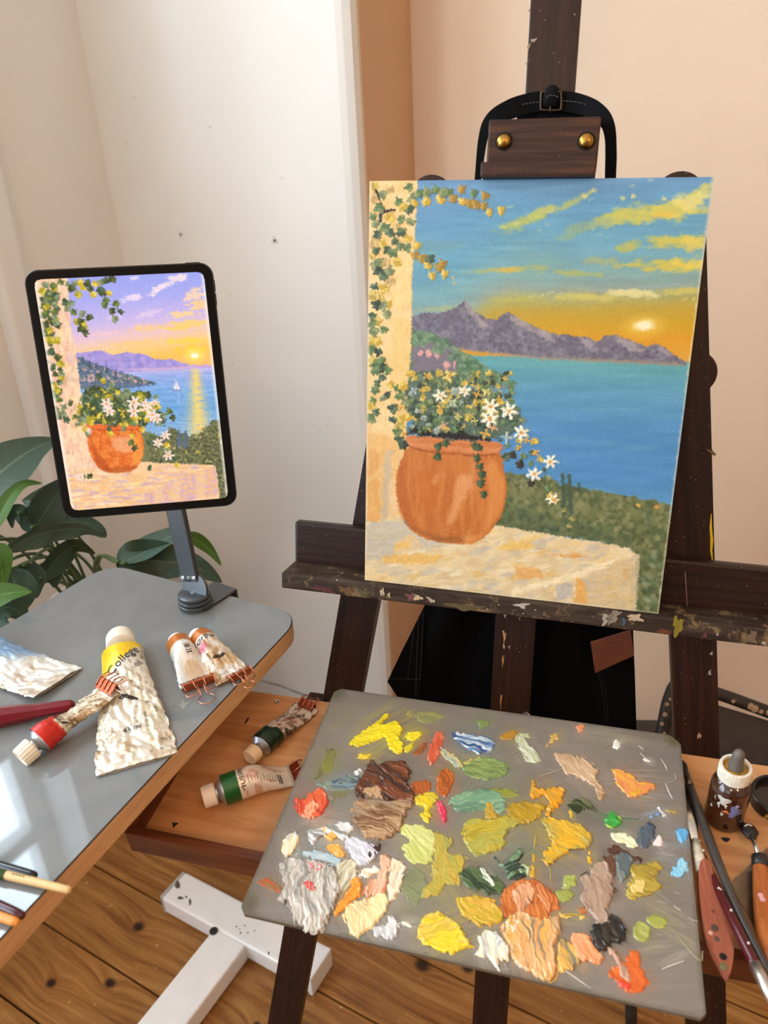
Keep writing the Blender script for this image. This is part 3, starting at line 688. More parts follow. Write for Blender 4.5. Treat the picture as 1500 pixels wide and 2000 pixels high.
# sea
sea = cv.grad([(680, (104, 160, 150)), (705, (92, 164, 168)), (760, (86, 152, 182)), (840, (74, 138, 190)), (930, (72, 136, 190)), (1000, (92, 156, 196))])
hz = 690 + (X - 800) * 0.030
C2 = sea(Y - 0.10 * (X - 1000) * 0.3) + ((fbm(X * 0.010, Y * 0.12, 21, 5) - 0.5) * 26)[..., None] * np.array([0.9, 0.9, 1.0])
gl = sstep(0.52, 0.75, fbm(X * 0.006, Y * 0.05, 27, 4))[..., None]; C2 = C2 * (1 - 0.35 * gl) + np.array([104, 168, 172]) * 0.35 * gl
m = sstep(-1.5, 1.5, Y - hz)[..., None]; cv.C = cv.C * (1 - m) + C2 * m
# mountains
mtn = cA([(390, 1078), (480, 1052), (600, 1055), (700, 1020), (780, 970), (850, 1045), (945, 1092), (1010, 1102), (1060, 1062), (1100, 1050), (1200, 1110), (1300, 1158), (1400, 1200), (1460, 1216)]) + \
      cB([(170, 1205), (240, 1222), (300, 1225), (360, 1225), (430, 1268), (500, 1218), (560, 1215), (640, 1240), (720, 1272), (790, 1296), (870, 1280), (940, 1312), (1000, 1362), (1090, 1424), (1085, 1440), (600, 1412), (0, 1382)]) + cA([(1310, 1385), (900, 1340), (700, 1310), (390, 1250)])
cv.poly(mtn, (126, 120, 132), 0.9, 1.5, 0.12, vary=26, vsc=(0.09, 0.10), cols=(108, 102, 118), seed=31)
for pl, c in [(cA([(780, 972), (850, 1045), (900, 1090), (960, 1160), (900, 1150), (850, 1090), (800, 1060)]), (176, 156, 146)), (cA([(1085, 1056), (1120, 1062), (1200, 1112), (1260, 1160), (1200, 1160), (1120, 1120)]), (178, 158, 150)),
              (cA([(1200, 1120), (1320, 1170), (1420, 1220), (1340, 1230), (1250, 1180)]), (164, 148, 146)), (cB([(10, 1175), (90, 1205), (130, 1270), (60, 1260)]), (170, 158, 160)), (cB([(300, 1232), (360, 1232), (420, 1280), (400, 1330), (340, 1300)]), (168, 156, 160)),
              (cB([(560, 1220), (640, 1248), (740, 1290), (780, 1340), (680, 1330), (600, 1270)]), (172, 160, 160)), (cB([(870, 1284), (940, 1316), (1000, 1366), (940, 1370)]), (166, 152, 156)),
              (cA([(500, 1190), (620, 1230), (800, 1290), (700, 1290), (520, 1230)]), (98, 90, 104)), (cA([(640, 1060), (740, 1010), (760, 1090), (690, 1150), (600, 1150)]), (106, 96, 112)), (cA([(1000, 1120), (1060, 1080), (1090, 1150), (1040, 1220), (980, 1200)]), (104, 96, 112)), (cB([(430, 1275), (510, 1225), (560, 1260), (520, 1310), (450, 1320)]), (112, 102, 118))]:
    cv.poly(pl, c, 2.0, 5, 0.10, vary=14, vsc=(0.1, 0.1), alpha=0.72, seed=int(pl[0][0]))
cv.poly(cA([(700, 1300), (900, 1335), (1310, 1372), (1500, 1385)]) + cB([(300, 1385), (800, 1408), (1085, 1425), (1085, 1440), (600, 1420), (0, 1396)]) + cA([(1310, 1392), (900, 1352), (700, 1318)]), (172, 140, 110), 2, 2, alpha=0.7)
# green headland with little pink houses
cv.poly(cA([(390, 1180), (520, 1195), (640, 1250), (760, 1330), (880, 1400), (980, 1470)]) + cC([(1100, 150), (1160, 185), (1060, 215), (900, 215), (700, 190), (370, 200)]), (84, 118, 84), 1.5, 5, 0.15, vary=20, vsc=(0.15, 0.15), cols=(118, 146, 108), seed=44)
cv.poly(cA([(400, 1300), (560, 1270), (690, 1330), (730, 1420), (700, 1500), (390, 1500)]), (122, 112, 122), 3, 6, 0.1, vary=10)
cv.poly(cC([(820, 190), (1000, 190), (1150, 196), (1080, 225), (850, 225)]), (112, 122, 142), 3, 3, alpha=0.7)
for (x, y, w, hh) in ((455, 1350, 22, 22), (515, 1352, 22, 30), (580, 1360, 20, 32), (650, 1435, 26, 26), (706, 1432, 12, 28)):
    (q,) = cA([(x, y)]); cv.ell(q[0], q[1], w / 3.75, hh / 3.75, 0.1, (222, 158, 146), 0.5, 1, 0.4, h=0.0002)
for k in range(60):
    t = cv.rs.random(); x = 808 + 190 * t; y = 652 + 98 * t + 26 * (cv.rs.random() - 0.3) * (1 - t)
    cv.ell(x, y, 3 + 4 * cv.rs.random(), 2 + 4 * cv.rs.random(), cv.rs.random() * 3, [(70, 104, 72), (112, 146, 106), (132, 158, 116), (90, 126, 92)][k % 4], 0.6, 0.8)
# hedge below the sea
hedge = cC([(1060, 830), (1200, 850), (1330, 890)]) + cD([(250, 852), (360, 930), (520, 950), (700, 985), (900, 1015), (1160, 1065), (1160, 1900), (880, 1900), (880, 1400), (600, 1330), (0, 1260)]) + cC([(1000, 1230)])
cv.poly(hedge, (112, 116, 68), 1.5, 5, 0.12, vary=16, vsc=(0.06, 0.06), cols=(88, 98, 56), seed=51)
for k in range(620):
    x = 985 + 320 * cv.rs.random(); top = 925 + (x - 985) * 0.175; bot = 1030 + (x - 985) * 0.25 if x < 1235 else 1190
    y = top + 6 + (bot - top - 6) * cv.rs.random(); dd = (y - top) / (bot - top)
    c = [(138, 138, 88), (152, 148, 98), (118, 124, 72), (78, 90, 54), (98, 112, 64), (64, 84, 56)][int(cv.rs.integers(0, 4 if dd < 0.45 else 6))]
    if dd > 0.6: c = [(72, 92, 62), (88, 104, 70), (58, 78, 54), (104, 116, 78)][k % 4]
    cv.ell(x, y, 3 + 5 * cv.rs.random(), 2.5 + 4 * cv.rs.random(), cv.rs.random() * 3, c, 0.8, 0.55, h=0.00015)
for (x, y0, y1, w) in ((1099, 923, 990, 7), (1112, 926, 985, 8), (1130, 942, 962, 6), (1100, 985, 1002, 9), (1115, 985, 1010, 8)): cv.line([(x, y0 + 4), (x + 2, y1)], w, (66, 88, 66), 2, 0.9)
for k in range(34):
    x = 1255 + 40 * cv.rs.random(); y = 1075 + 115 * cv.rs.random(); cv.ell(x, y, 4 + 3 * cv.rs.random(), 5, 0.5, [(160, 160, 122), (96, 120, 84), (130, 140, 100)][k % 3], 0.7, 0.6, h=0.0002)
cv.line([(1243, 984), (1262, 998), (1272, 1030), (1275, 1060)], 7, (88, 104, 70), 2, 0.8); cv.ell(1247, 987, 5, 3, 0.4, (224, 170, 70), 0.5); cv.ell(1282, 990, 5, 4, 0, (214, 150, 66), 0.6)
# pillar on the left
pil = [(710, 340)] + cA([(440, 60), (425, 340), (405, 640), (388, 900), (392, 1080), (380, 1420)]) + cC([(365, 200), (350, 560), (300, 660), (290, 1100), (310, 1160), (180, 1200), (60, 1190), (30, 900)]) + [(700, 800)]
cv.poly(pil, (244, 208, 142), 0.9, 1.5, 0.08, vary=10, vsc=(0.03, 0.03), cols=(240, 196, 120), seed=61, h=0.0002)
for pl, c in [(cC([(60, 560), (180, 520), (300, 640), (300, 1140), (180, 1200), (60, 1190)]), (236, 178, 100)), (cC([(70, 640), (170, 700), (150, 830), (80, 860)]), (226, 158, 84)), (cC([(70, 900), (150, 880), (160, 1190), (70, 1190)]), (228, 162, 80)), (cC([(190, 700), (250, 680), (230, 1150), (170, 1190), (180, 900)]), (196, 176, 148)),
              (cC([(230, 900), (290, 880), (300, 1130), (220, 1170)]), (238, 196, 140)), (cC([(80, 440), (220, 380), (240, 560), (100, 560)]), (242, 206, 140)), (cA([(250, 1080), (380, 1100), (370, 1480), (250, 1480)]), (240, 196, 112)), (cA([(280, 640), (390, 660), (385, 1000), (250, 1000)]), (250, 208, 132))]:
    cv.poly(pl, c, 3, 6, 0.08, vary=14, vsc=(0.12, 0.05), alpha=0.75, seed=int(pl[1][1]), h=0.0003)
# stone ledge
led = cC([(50, 1195), (120, 1205), (300, 1150), (360, 1240), (900, 1330), (1000, 1220), (1500, 1305)]) + cD([(400, 1312), (650, 1345), (860, 1392), (932, 1455), (905, 1880), (0, 1800)]) + [(1010, 1190), (700, 1160), (700, 1025)]
cv.poly(led, (232, 204, 152), 1.0, 1.5, 0.1, vary=12, vsc=(0.03, 0.06), cols=(222, 190, 138), seed=71, h=0.0003)
for k in range(300):
    x = 716 + 520 * cv.rs.random(); top = 1024 + max(0, (x - 960)) * 0.18; y = top + 6 + (1195 - top) * cv.rs.random()
    if x > 1232: continue
    c = [(238, 214, 168), (244, 206, 132), (236, 186, 96), (204, 190, 168), (190, 182, 172), (250, 228, 184), (226, 198, 148)][int(cv.rs.integers(0, 7))]
    cv.ell(x, y, 7 + 13 * cv.rs.random(), 2.5 + 4 * cv.rs.random(), -0.25 + 0.5 * (cv.rs.random() - 0.5), c, 0.6, 0.55, 0.7, k, h=0.0002 + 0.0004 * cv.rs.random())
for pl, c, al in [(cC([(60, 1210), (200, 1190), (330, 1190), (400, 1280), (320, 1330), (240, 1460), (60, 1470)]), (190, 180, 162), .7), (cC([(400, 1280), (560, 1330), (640, 1370), (480, 1390)]), (198, 188, 172), .7), (cC([(260, 1350), (380, 1330), (380, 1390), (270, 1400)]), (240, 188, 96), .9), (cC([(180, 1450), (420, 1430), (620, 1440), (560, 1500), (200, 1500)]), (240, 182, 86), .85),
                  (cC([(1000, 1370), (1180, 1330), (1400, 1390), (1050, 1400)]), (240, 190, 88), .8), (cD([(300, 1440), (480, 1430), (560, 1450), (450, 1470)]), (232, 158, 72), .85), (cD([(10, 1520), (200, 1540), (230, 1600), (60, 1620)]), (234, 166, 84), .8), (cD([(460, 1600), (540, 1640), (550, 1790), (430, 1790), (470, 1700)]), (236, 170, 80), .9), (cD([(800, 1560), (850, 1530), (860, 1600), (820, 1650)]), (232, 164, 78), .85),
                  (cD([(330, 1660), (440, 1630), (440, 1740), (320, 1780)]), (188, 178, 168), .8), (cD([(550, 1560), (700, 1500), (880, 1450), (890, 1850), (560, 1820)]), (214, 182, 130), .6), (cD([(900, 1440), (935, 1460), (910, 1880), (890, 1880)]), (178, 168, 132), .8), (cD([(0, 1690), (200, 1640), (500, 1550), (780, 1460), (720, 1520), (300, 1660), (0, 1740)]), (246, 224, 176), .9), (cD([(140, 1330), (260, 1320), (240, 1390), (170, 1400)]), (196, 184, 166), .7)]:
    cv.poly(pl, c, 2, 5, 0.12, vary=14, vsc=(0.1, 0.1), alpha=al, seed=int(pl[0][0]) % 97, h=0.0005)
# terracotta pot
cv.poly(cC([(300, 560), (420, 560), (420, 760), (360, 1180), (300, 1180), (280, 900)]), (236, 190, 122), 2, 4, 0.1, vary=10)
body = smooth_poly(cC([(385, 650), (320, 730), (285, 830), (272, 930), (285, 1040), (320, 1150), (380, 1250), (470, 1310), (620, 1345), (800, 1356), (880, 1336), (970, 1260), (1040, 1160), (1080, 1040), (1086, 920), (1062, 800), (1022, 690), (700, 680)]), 4)
cv.poly(body, (200, 106, 34), 0.8, 0, vary=10, vsc=(0.12, 0.02), cols=(210, 118, 44), seed=81, h=0.0003)
for pl, c, al in [(cC([(300, 800), (340, 780), (350, 950), (400, 1150), (470, 1280), (380, 1240), (310, 1120), (285, 950)]), (186, 86, 22), .6), (cC([(720, 880), (800, 850), (830, 920), (760, 1060), (700, 1200), (650, 1200), (690, 1050)]), (236, 160, 96), .75), (cC([(930, 800), (1000, 760), (1060, 900), (1060, 1040), (1000, 1180), (930, 1250), (960, 1000)]), (232, 146, 66), .7), (cC([(400, 1240), (600, 1300), (800, 1300), (740, 1340), (560, 1330)]), (150, 84, 30), .7), (cC([(430, 850), (560, 830), (600, 900), (560, 1100), (480, 1100)]), (206, 104, 26), .6), (cC([(820, 760), (860, 740), (850, 1000), (820, 1060)]), (240, 168, 110), .4), (cC([(560, 860), (590, 850), (580, 910), (545, 915)]), (240, 176, 130), .5), (cC([(760, 1290), (900, 1300), (860, 1345), (790, 1350)]), (236, 150, 74), .7)]:
    cv.poly(smooth_poly(pl, 4), c, 5, 3, 0.1, vary=8, vsc=(0.15, 0.03), alpha=al, seed=int(pl[0][1]) % 91)
rim = smooth_poly(cC([(366, 566), (346, 600), (368, 640), (500, 668), (700, 690), (900, 704), (1030, 690), (1052, 625), (900, 602), (700, 592), (500, 574)]), 4)
cv.poly(rim, (212, 116, 52), 0.7, 0, vary=10, vsc=(0.04, 0.2), cols=(222, 134, 74), seed=83, h=0.0005)
cv.line(cC([(380, 655), (520, 682), (700, 700), (900, 712), (1020, 704)]), 3.0, (158, 74, 22), 1.2, 0.8)
# flowers and leaves in the pot
cv.poly(cC([(370, 555), (400, 440), (330, 330), (380, 150), (560, 90), (700, 150), (830, 230), (950, 210), (1050, 300), (1150, 360), (1200, 480), (1060, 600), (980, 600), (700, 590), (500, 560)]), (92, 108, 84), 3, 14, 0.12, vary=16, vsc=(0.1, 0.1), cols=(70, 88, 66), seed=91, alpha=0.92)
cv.poly(cC([(365, 545), (420, 505), (500, 520), (560, 560), (640, 530), (720, 560), (740, 470), (800, 560), (900, 570), (980, 600), (900, 604), (700, 592), (500, 574)]), (34, 26, 20), 1.5, 3, 0.2, seed=95)
G1 = [((92, 118, 66), (126, 150, 92)), ((64, 86, 60), (104, 130, 92)), ((118, 130, 82), (158, 164, 112)), ((188, 160, 60), (228, 196, 96)), ((46, 58, 44), (78, 98, 72)), ((148, 158, 138), (184, 190, 170)), ((206, 166, 44), (240, 204, 92))]
for k in range(260):
    x = 795 + 205 * cv.rs.random(); y = 728 + 118 * cv.rs.random()
    if y > 742 + 0 and (x - 900) ** 2 / 120 ** 2 + (y - 800) ** 2 / 66 ** 2 > 1.05: continue
    a, b = G1[int(cv.rs.choice(7, p=[.2, .2, .15, .12, .13, .1, .1]))]
    cv.leaf(x, y, 4.5 + 4.5 * cv.rs.random(), cv.rs.random() * 6.3, a, b, 0.0004)
hang = cC([(1060, 360), (1160, 380), (1200, 450), (1230, 530), (1290, 610), (1270, 690), (1330, 740), (1260, 770), (1360, 820), (1390, 880), (1390, 950), (1410, 1000), (1130, 470), (1180, 600), (1090, 640), (1080, 720), (1170, 650), (1210, 720)])
for i, (x, y) in enumerate(hang):
    a, b = G1[[0, 1, 2, 0, 6, 1, 3][i % 7]]; cv.leaf(x, y, 7 + 3 * cv.rs.random(), cv.rs.random() * 6, a, b, 0.0004)
for (x, y) in cC([(1130, 700), (1180, 770), (1265, 910)]): cv.leaf(x, y, 9.5, 1.2, (52, 46, 36), (72, 64, 50), 0.0004)
for (x, y) in cD([(380, 1110), (440, 1165), (420, 1225)]): cv.leaf(x, y, 7, 0.5, (130, 134, 70), (196, 180, 96), 0.0003)
for (x, y) in cC([(585, 640), (640, 615), (580, 715), (850, 640), (880, 650), (865, 725), (890, 790), (905, 850), (900, 910), (920, 990)]): cv.leaf(x, y, 9.5, 0.6 + cv.rs.random(), (52, 76, 44), (86, 112, 66), 0.0004)
for (x, y, r, c) in ((600, 275, 50, 0), (665, 130, 46, 1), (780, 240, 44, 0), (970, 350, 60, 0), (965, 440, 62, 0), (1105, 385, 62, 0), (1195, 545, 56, 0), (1410, 755, 52, 0), (1288, 848, 54, 0), (1425, 1030, 46, 0), (690, 330, 46, 2), (600, 370, 34, 3), (625, 490, 36, 4), (500, 130, 34, 3), (340, 195, 34, 3), (730, 430, 32, 5), (855, 455, 30, 5), (940, 245, 36, 5), (870, 260, 34, 3), (1030, 300, 34, 3), (930, 555, 44, 3), (310, 355, 36, 3), (335, 550, 34, 3), (1090, 580, 48, 6), (410, 240, 34, 6), (990, 510, 34, 4), (1230, 600, 34, 3), (1180, 650, 26, 3), (1300, 690, 34, 3), (1440, 1040, 26, 3)):
    (q,) = cC([(x, y)]); col = [(250, 240, 208), (236, 214, 110), (196, 202, 150), (232, 172, 60), (240, 178, 140), (226, 208, 110), (178, 192, 190)][c]
    cv.flower(q[0], q[1], r / 3.75 * (1.0 if c in (0, 1) else 0.9), col, (222, 150, 60) if c in (0, 1, 4) else tuple(np.asarray(col) * 0.85), 6 if c == 0 else 4, 0.0006)
# ivy on the pillar
cv.line(cA([(120, 150), (150, 200), (170, 260), (200, 320)]), 3.5, (52, 46, 40)); cv.line(cA([(190, 318), (240, 300), (262, 306)]), 5, (44, 38, 34)); cv.line(cA([(165, 330), (160, 385)]), 6, (60, 58, 60))
ivy = [(120, 130, 3), (185, 190, 2), (235, 150, 5), (370, 140, 0), (110, 210, 5), (145, 285, 0), (290, 240, 0), (390, 215, 2), (410, 250, 6), (370, 290, 1), (330, 275, 6), (105, 350, 0), (130, 400, 2), (230, 360, 6), (310, 375, 0), (390, 390, 2), (190, 430, 0), (235, 470, 1), (140, 490, 1), (280, 425, 5), (320, 465, 1), (355, 510, 6), (270, 525, 1), (310, 560, 0), (360, 585, 0), (110, 550, 5), (180, 550, 6), (130, 600, 1), (215, 600, 1), (260, 615, 0), (100, 640, 3), (165, 680, 0), (200, 690, 5), (120, 700, 2), (290, 680, 6), (140, 745, 4), (180, 780, 1), (225, 745, 2), (120, 860, 1), (185, 875, 6), (230, 830, 5), (105, 925, 3), (165, 945, 3), (130, 990, 4), (215, 985, 6), (180, 1010, 2), (100, 1080, 1), (210, 1065, 2), (150, 1120, 3), (95, 1140, 0), (185, 1180, 0), (120, 1195, 2), (95, 1265, 3), (145, 1265, 6), (90, 1320, 0), (150, 1345, 4), (180, 1400, 0), (110, 1410, 3), (170, 1455, 4), (120, 1440, 1), (215, 1475, 0)]
for x, y, k in ivy:
    (q,) = cA([(x, y)]); a, b = G1[k] if k != 5 else ((198, 160, 90), (226, 190, 120)); cv.leaf(q[0], q[1], 9.5 + 3 * cv.rs.random(), cv.rs.random() * 6.3, a, b, 0.0005)
for (x, y, k) in ((130, 90, 0), (215, 100, 0), (140, 180, 1), (235, 190, 6), (300, 220, 0), (210, 270, 4), (130, 230, 0), (180, 290, 2), (250, 370, 1), (260, 450, 1), (310, 440, 6), (300, 500, 3), (280, 540, 0), (300, 600, 1), (330, 630, 4), (105, 310, 0), (95, 350, 6), (130, 390, 1), (90, 440, 2), (90, 420, 0), (310, 280, 0), (350, 320, 2), (150, 30, 0), (170, 140, 1), (330, 200, 6)):
    (q,) = cC([(x, y)]); a, b = G1[k]; cv.leaf(q[0], q[1], 8.5 + 3 * cv.rs.random(), cv.rs.random() * 6.3, a, b, 0.0005)
for (x, y, k) in ((450, 175, 0), (505, 165, 2), (500, 235, 6), (575, 150, 0), (600, 215, 6), (620, 170, 2), (660, 165, 0), (695, 215, 3), (755, 145, 3), (765, 235, 6), (815, 245, 3), (845, 175, 0), (860, 255, 3), (930, 195, 3), (920, 265, 3), (960, 315, 6), (1045, 300, 6), (430, 560, 6), (415, 630, 3), (465, 650, 3), (510, 700, 6), (525, 655, 1), (540, 780, 6), (575, 710, 2), (600, 720, 3), (620, 690, 3), (635, 765, 6)):
    (q,) = cA([(x, y)]); a, b = G1[k] if k != 3 else ((164, 124, 36), (200, 158, 60)); cv.leaf(q[0], q[1], 9.5 + 2.5 * cv.rs.random(), 1.2 + cv.rs.random(), a, b, 0.0005)
for (x, y) in ((695, 793), (700, 835)):
    (q,) = cA([(x, y)]); cv.ell(q[0], q[1], 3, 3, 0, (206, 170, 90), 0.5)
# brush marks and canvas weave tone, bare cream edge
cv.ragged(1.3, 0.33, 71); cv.ragged(0.8, 0.8, 73)
cv.C += ((fbm(X * 0.25, Y * 0.9, 101, 3) - 0.5) * 14)[..., None]
ed = np.minimum.reduce([np.arange(NU)[None, :] + np.zeros((NV, 1)), (NU - 1 - np.arange(NU))[None, :] + np.zeros((NV, 1)), (NV - 1 - np.arange(NV))[:, None] + np.zeros((1, NU))])
em = sstep(4, 1, ed + 4 * (fbm(X * 0.2, Y * 0.2, 5) - 0.5))[..., None] * 0.55; cv.C = cv.C * (1 - em) + np.array([226, 208, 172]) * em
cv.H += 0.0002 * fbm(X * 0.3, Y * 0.3, 111, 3) + 0.0005 * sstep(1010, 1060, Y) * fbm(X * 0.06, Y * 0.22, 115, 4) * (X < 1235)
cv.C = cv.C.mean(-1, keepdims=True) * 0.10 + cv.C * 0.90
GAIN = np.array([0.84, 0.87, 0.90])
pic = thing('canvas_painting', EASEL.p(0.15, PH, -0.006), 'unfinished oil seascape canvas with orange flower pot, standing on the easel', 'painting')
grid('painted_surface', GP + cv.H[..., None] * EASEL.R[2], vcol('oil_paint', 0.42, bump=0.35, bscale=900, spec=0.4, bdist=0.0006), pic, col=lin(np.clip(cv.C, 2, 254)) * GAIN)
bm = bmesh.new()
cs = [EASEL.p(0, -0.0005, 0), EASEL.p(PW, -0.0005, 0), EASEL.p(PW + 0.0033, PH - 0.0005, 0), EASEL.p(0.0033, PH - 0.0005, 0)]
fa = [bm.verts.new(Vector(c + EASEL.R[2] * 0.0002)) for c in cs]; fb = [bm.verts.new(Vector(c - EASEL.R[2] * PT)) for c in cs]
bm.faces.new(fa); bm.faces.new(fb[::-1])
for i in range(4): bm.faces.new([fa[i], fb[i], fb[(i + 1) % 4], fa[(i + 1) % 4]])
bmesh.ops.bevel(bm, geom=[e for e in bm.edges], offset=0.0012, segments=2, affect='EDGES')
bmobj('stretched_canvas', bm, plain('raw_canvas', (214, 196, 162), 0.8, bump=0.4, bscale=700, vary=0.1, vscale=60), pic)
# ================================================================== side table (grey top on a white T foot)
TZ = 0.85
def line2(p, q):
    a, b = at_z(*p, TZ)[:2], at_z(*q, TZ)[:2]; return a, (b - a) / np.linalg.norm(b - a)
def meet(l1, l2):
    (a, d), (b, e) = l1, l2; t = np.linalg.solve(np.array([d, -e]).T, b - a); return a + d * t[0]
lb = line2((262, 1113), (500, 1176)); ll = line2((130, 1150), (0, 1227)); lr = line2((545, 1250), (0, 1834))
Bc, Rc = meet(lb, ll), meet(lb, lr)
Fr = Rc + lr[1] * 0.60; Fl = Bc + ll[1] * 0.60
def round_quad(c, r, n=8):
    out = []
    for i in range(4):
        p, a, b = np.asarray(c[i]), np.asarray(c[i - 1]), np.asarray(c[(i + 1) % 4])
        da, db = (a - p) / np.linalg.norm(a - p), (b - p) / np.linalg.norm(b - p)
        for k in range(n + 1):
            t = k / n; q0, q1 = p + da * r, p + db * r
            out.append((1 - t) ** 2 * q0 + 2 * t * (1 - t) * p + t * t * q1)
    return np.array(out)
table = thing('side_table', (*(AX * -0.74 + NB * 0.45)[:2], 0.0), 'small side table with grey laminate top, wooden edge and white metal foot', 'table')
rq = round_quad([Bc, Rc, Fr, Fl], 0.038)
ctr = rq.mean(0)
def lam_mat():
    m, nt, b = new_mat('grey_laminate'); N, L = nt.nodes, nt.links
    tc = N.new('ShaderNodeTexCoord'); n = N.new('ShaderNodeTexNoise'); n.inputs['Scale'].default_value = 14; n.inputs['Detail'].default_value = 8; n.inputs['Roughness'].default_value = 0.65; n.inputs['Distortion'].default_value = 1.0
    L.new(tc.outputs['Object'], n.inputs['Vector']); r = N.new('ShaderNodeValToRGB'); r.color_ramp.elements[0].position = 0.3; r.color_ramp.elements[1].position = 0.75
    r.color_ramp.elements[0].color = C4((116, 119, 120)); r.color_ramp.elements[1].color = C4((130, 133, 133)); L.new(n.outputs['Fac'], r.inputs[0]); L.new(r.outputs[0], b.inputs['Base Color'])
    mr = N.new('ShaderNodeMapRange'); mr.inputs['To Min'].default_value = 0.02; mr.inputs['To Max'].default_value = 0.06; L.new(n.outputs['Fac'], mr.inputs['Value']); L.new(mr.outputs[0], b.inputs['Roughness'])
    b.inputs['Specular IOR Level'].default_value = 0.55; return m
top_pts = [(*(ctr + (p - ctr) * 0.9965), TZ - 0.0012) for p in rq]
ttop = prism('tabletop', top_pts, (0, 0, 1), 0.0012, lam_mat(), table, 0.0004)
prism('edge_band', [(*p, TZ - 0.0215) for p in rq], (0, 0, 1), 0.0199, wood('beech_edge', (190, 146, 104), (220, 180, 136), along=3, across=120, rough=0.4, mid=(206, 162, 118)), table, 0.0012, ROOM, 1)
prism('worn_rim', [(*(ctr + (p - ctr) * 0.9995), TZ - 0.0017) for p in rq], (0, 0, 1), 0.0008, plain('rim_black', (28, 24, 22), 0.7), table, 0)
WM = plain('white_enamel', (244, 244, 244), 0.28, vary=0.03, vscale=30)
cb = box('foot_crossbar', ROOM, -0.911, -0.568, 0.627, 0.694, 0.006, 0.046, WM, table, 0.006, seg=3)
for s0, s1 in ((-0.917, -0.9085), (-0.572, -0.562)): box('end_cap', ROOM, s0, s1, 0.628, 0.693, 0.0, 0.0465, plain('cap_grey', (176, 176, 174), 0.45) if s0 < -0.8 else WM, table, 0.004)
box('foot_beam', ROOM, -0.778, -0.704, 0.02, 0.629, 0.004, 0.044, WM, table, 0.005, seg=3)
box('post', ROOM, -0.778, -0.704, 0.02, 0.075, 0.04, TZ - 0.02, WM, table, 0.005, seg=3)
box('support_arm', ROOM, -0.76, -0.60, 0.03, 0.07, TZ - 0.05, TZ - 0.0205, WM, table, 0.004)
BLK = plain('black_plastic', (22, 22, 23), 0.4)
q = at_z(417, 1818, 0.046); lathe('bolt_plug', np.array([q[0], q[1], 0.042]), (0, 0, 1), [(0.0075, 0), (0.0075, 0.0045), (0.005, 0.006)], BLK, table, seg=18)
for i, (px, py, rx, ry) in enumerate(((347, 1728, 5, 8), (352, 1754, 6, 3), (371, 1762, 2.5, 7), (364, 1752, 2, 2.5), (462, 1810, 1.6, 1.6), (470, 1822, 1.8, 1.8), (478, 1808, 1.4, 1.4), (484, 1822, 1.6, 1.6), (497, 1818, 1.4, 1.4), (468, 1815, 1.2, 1.2), (525, 1862, 1.6, 3.5))):
    th = np.linspace(0, 2 * np.pi, 9, endpoint=False)
    prism('paint_chip', [at_z(px + rx * math.cos(t) * (1 + .3 * math.sin(3 * t + i)), py + ry * math.sin(t), 0.0458) for t in th], (0, 0, 1), 0.0005, plain('chip_bare', (92, 88, 74), 0.8), cb)
# paint smudge on the laminate
for i, pl in enumerate(([(335, 1381), (352, 1376), (358, 1366), (362, 1373), (374, 1369), (366, 1377), (358, 1386), (350, 1379)],)):
    prism('paint_smudge', [at_z(x, y, TZ) for x, y in smooth_poly(pl, 4)], (0, 0, 1), 0.0003, plain('smudge', (134, 138, 130), 0.5), ttop)

# ================================================================== tablet and its stand
tc = [np.array(p) + EYE for p in ((-0.336, 0.751, -0.071), (-0.159, 0.773, -0.074), (-0.155, 0.730, -0.317), (-0.332, 0.708, -0.314))]
tex = (tc[1] - tc[0]) + (tc[2] - tc[3]); tex /= np.linalg.norm(tex); tdn = (tc[3] - tc[0]) + (tc[2] - tc[1]); tdn -= tdn.dot(tex) * tex; tdn /= np.linalg.norm(tdn); tw = np.cross(tex, tdn)
if tw[1] > 0: tw = -tw
TABF = Frame(sum(tc) / 4, tex, tdn, tw); TWD, THT = 0.1785, 0.2478
def rrect(F, hw, hh, r, w, n=8):
    out = []
    for cx, cy, a0 in ((hw - r, -hh + r, -90), (hw - r, hh - r, 0), (-hw + r, hh - r, 90), (-hw + r, -hh + r, 180)):
        for k in range(n + 1):
            a = math.radians(a0 + 90 * k / n); out.append(F.p(cx + r * math.cos(a), cy + r * math.sin(a), w))
    return out
tablet = thing('tablet', TABF.p(0, THT / 2, -0.004), 'black-framed tablet showing a bright sunset terrace picture, on the grey stand', 'tablet')
prism('tablet_body', rrect(TABF, TWD / 2, THT / 2, 0.0125, -0.0062), TABF.R[2], 0.006, plain('space_grey', (38, 39, 42), 0.35, 0.6), tablet, 0.0016, seg=3)
prism('glass_bezel', rrect(TABF, TWD / 2 - 0.0012, THT / 2 - 0.0012, 0.0115, -0.0004), TABF.R[2], 0.0006, plain('bezel_black', (5, 5, 6), 0.08), tablet, 0.0002)
box('side_button', TABF, TWD / 2 - 0.026, TWD / 2 - 0.012, -THT / 2 - 0.0008, -THT / 2 + 0.001, -0.0045, -0.0025, MATS['space_grey'], tablet, 0.0003)
for v0, v1 in ((-0.107, -0.096), (-0.094, -0.083)): box('volume_key', TABF, TWD / 2 - 0.001, TWD / 2 + 0.0007, v0, v1, -0.0045, -0.0025, MATS['space_grey'], tablet, 0.0003)
# picture on the screen
SH, SW = THT / 2 - 0.0088, TWD / 2 - 0.0088
nu, nv = 300, 420
su = np.linspace(-SW, SW, nu); sv = np.linspace(-SH, SH, nv)
SP = TABF.o + su[None, :, None] * TABF.R[0] + sv[:, None, None] * TABF.R[1] + 0.0004 * TABF.R[2]
sc = Canvas(SP, 9); X, Y = sc.X, sc.Y; cT = crop(40, 520, 3.5714)
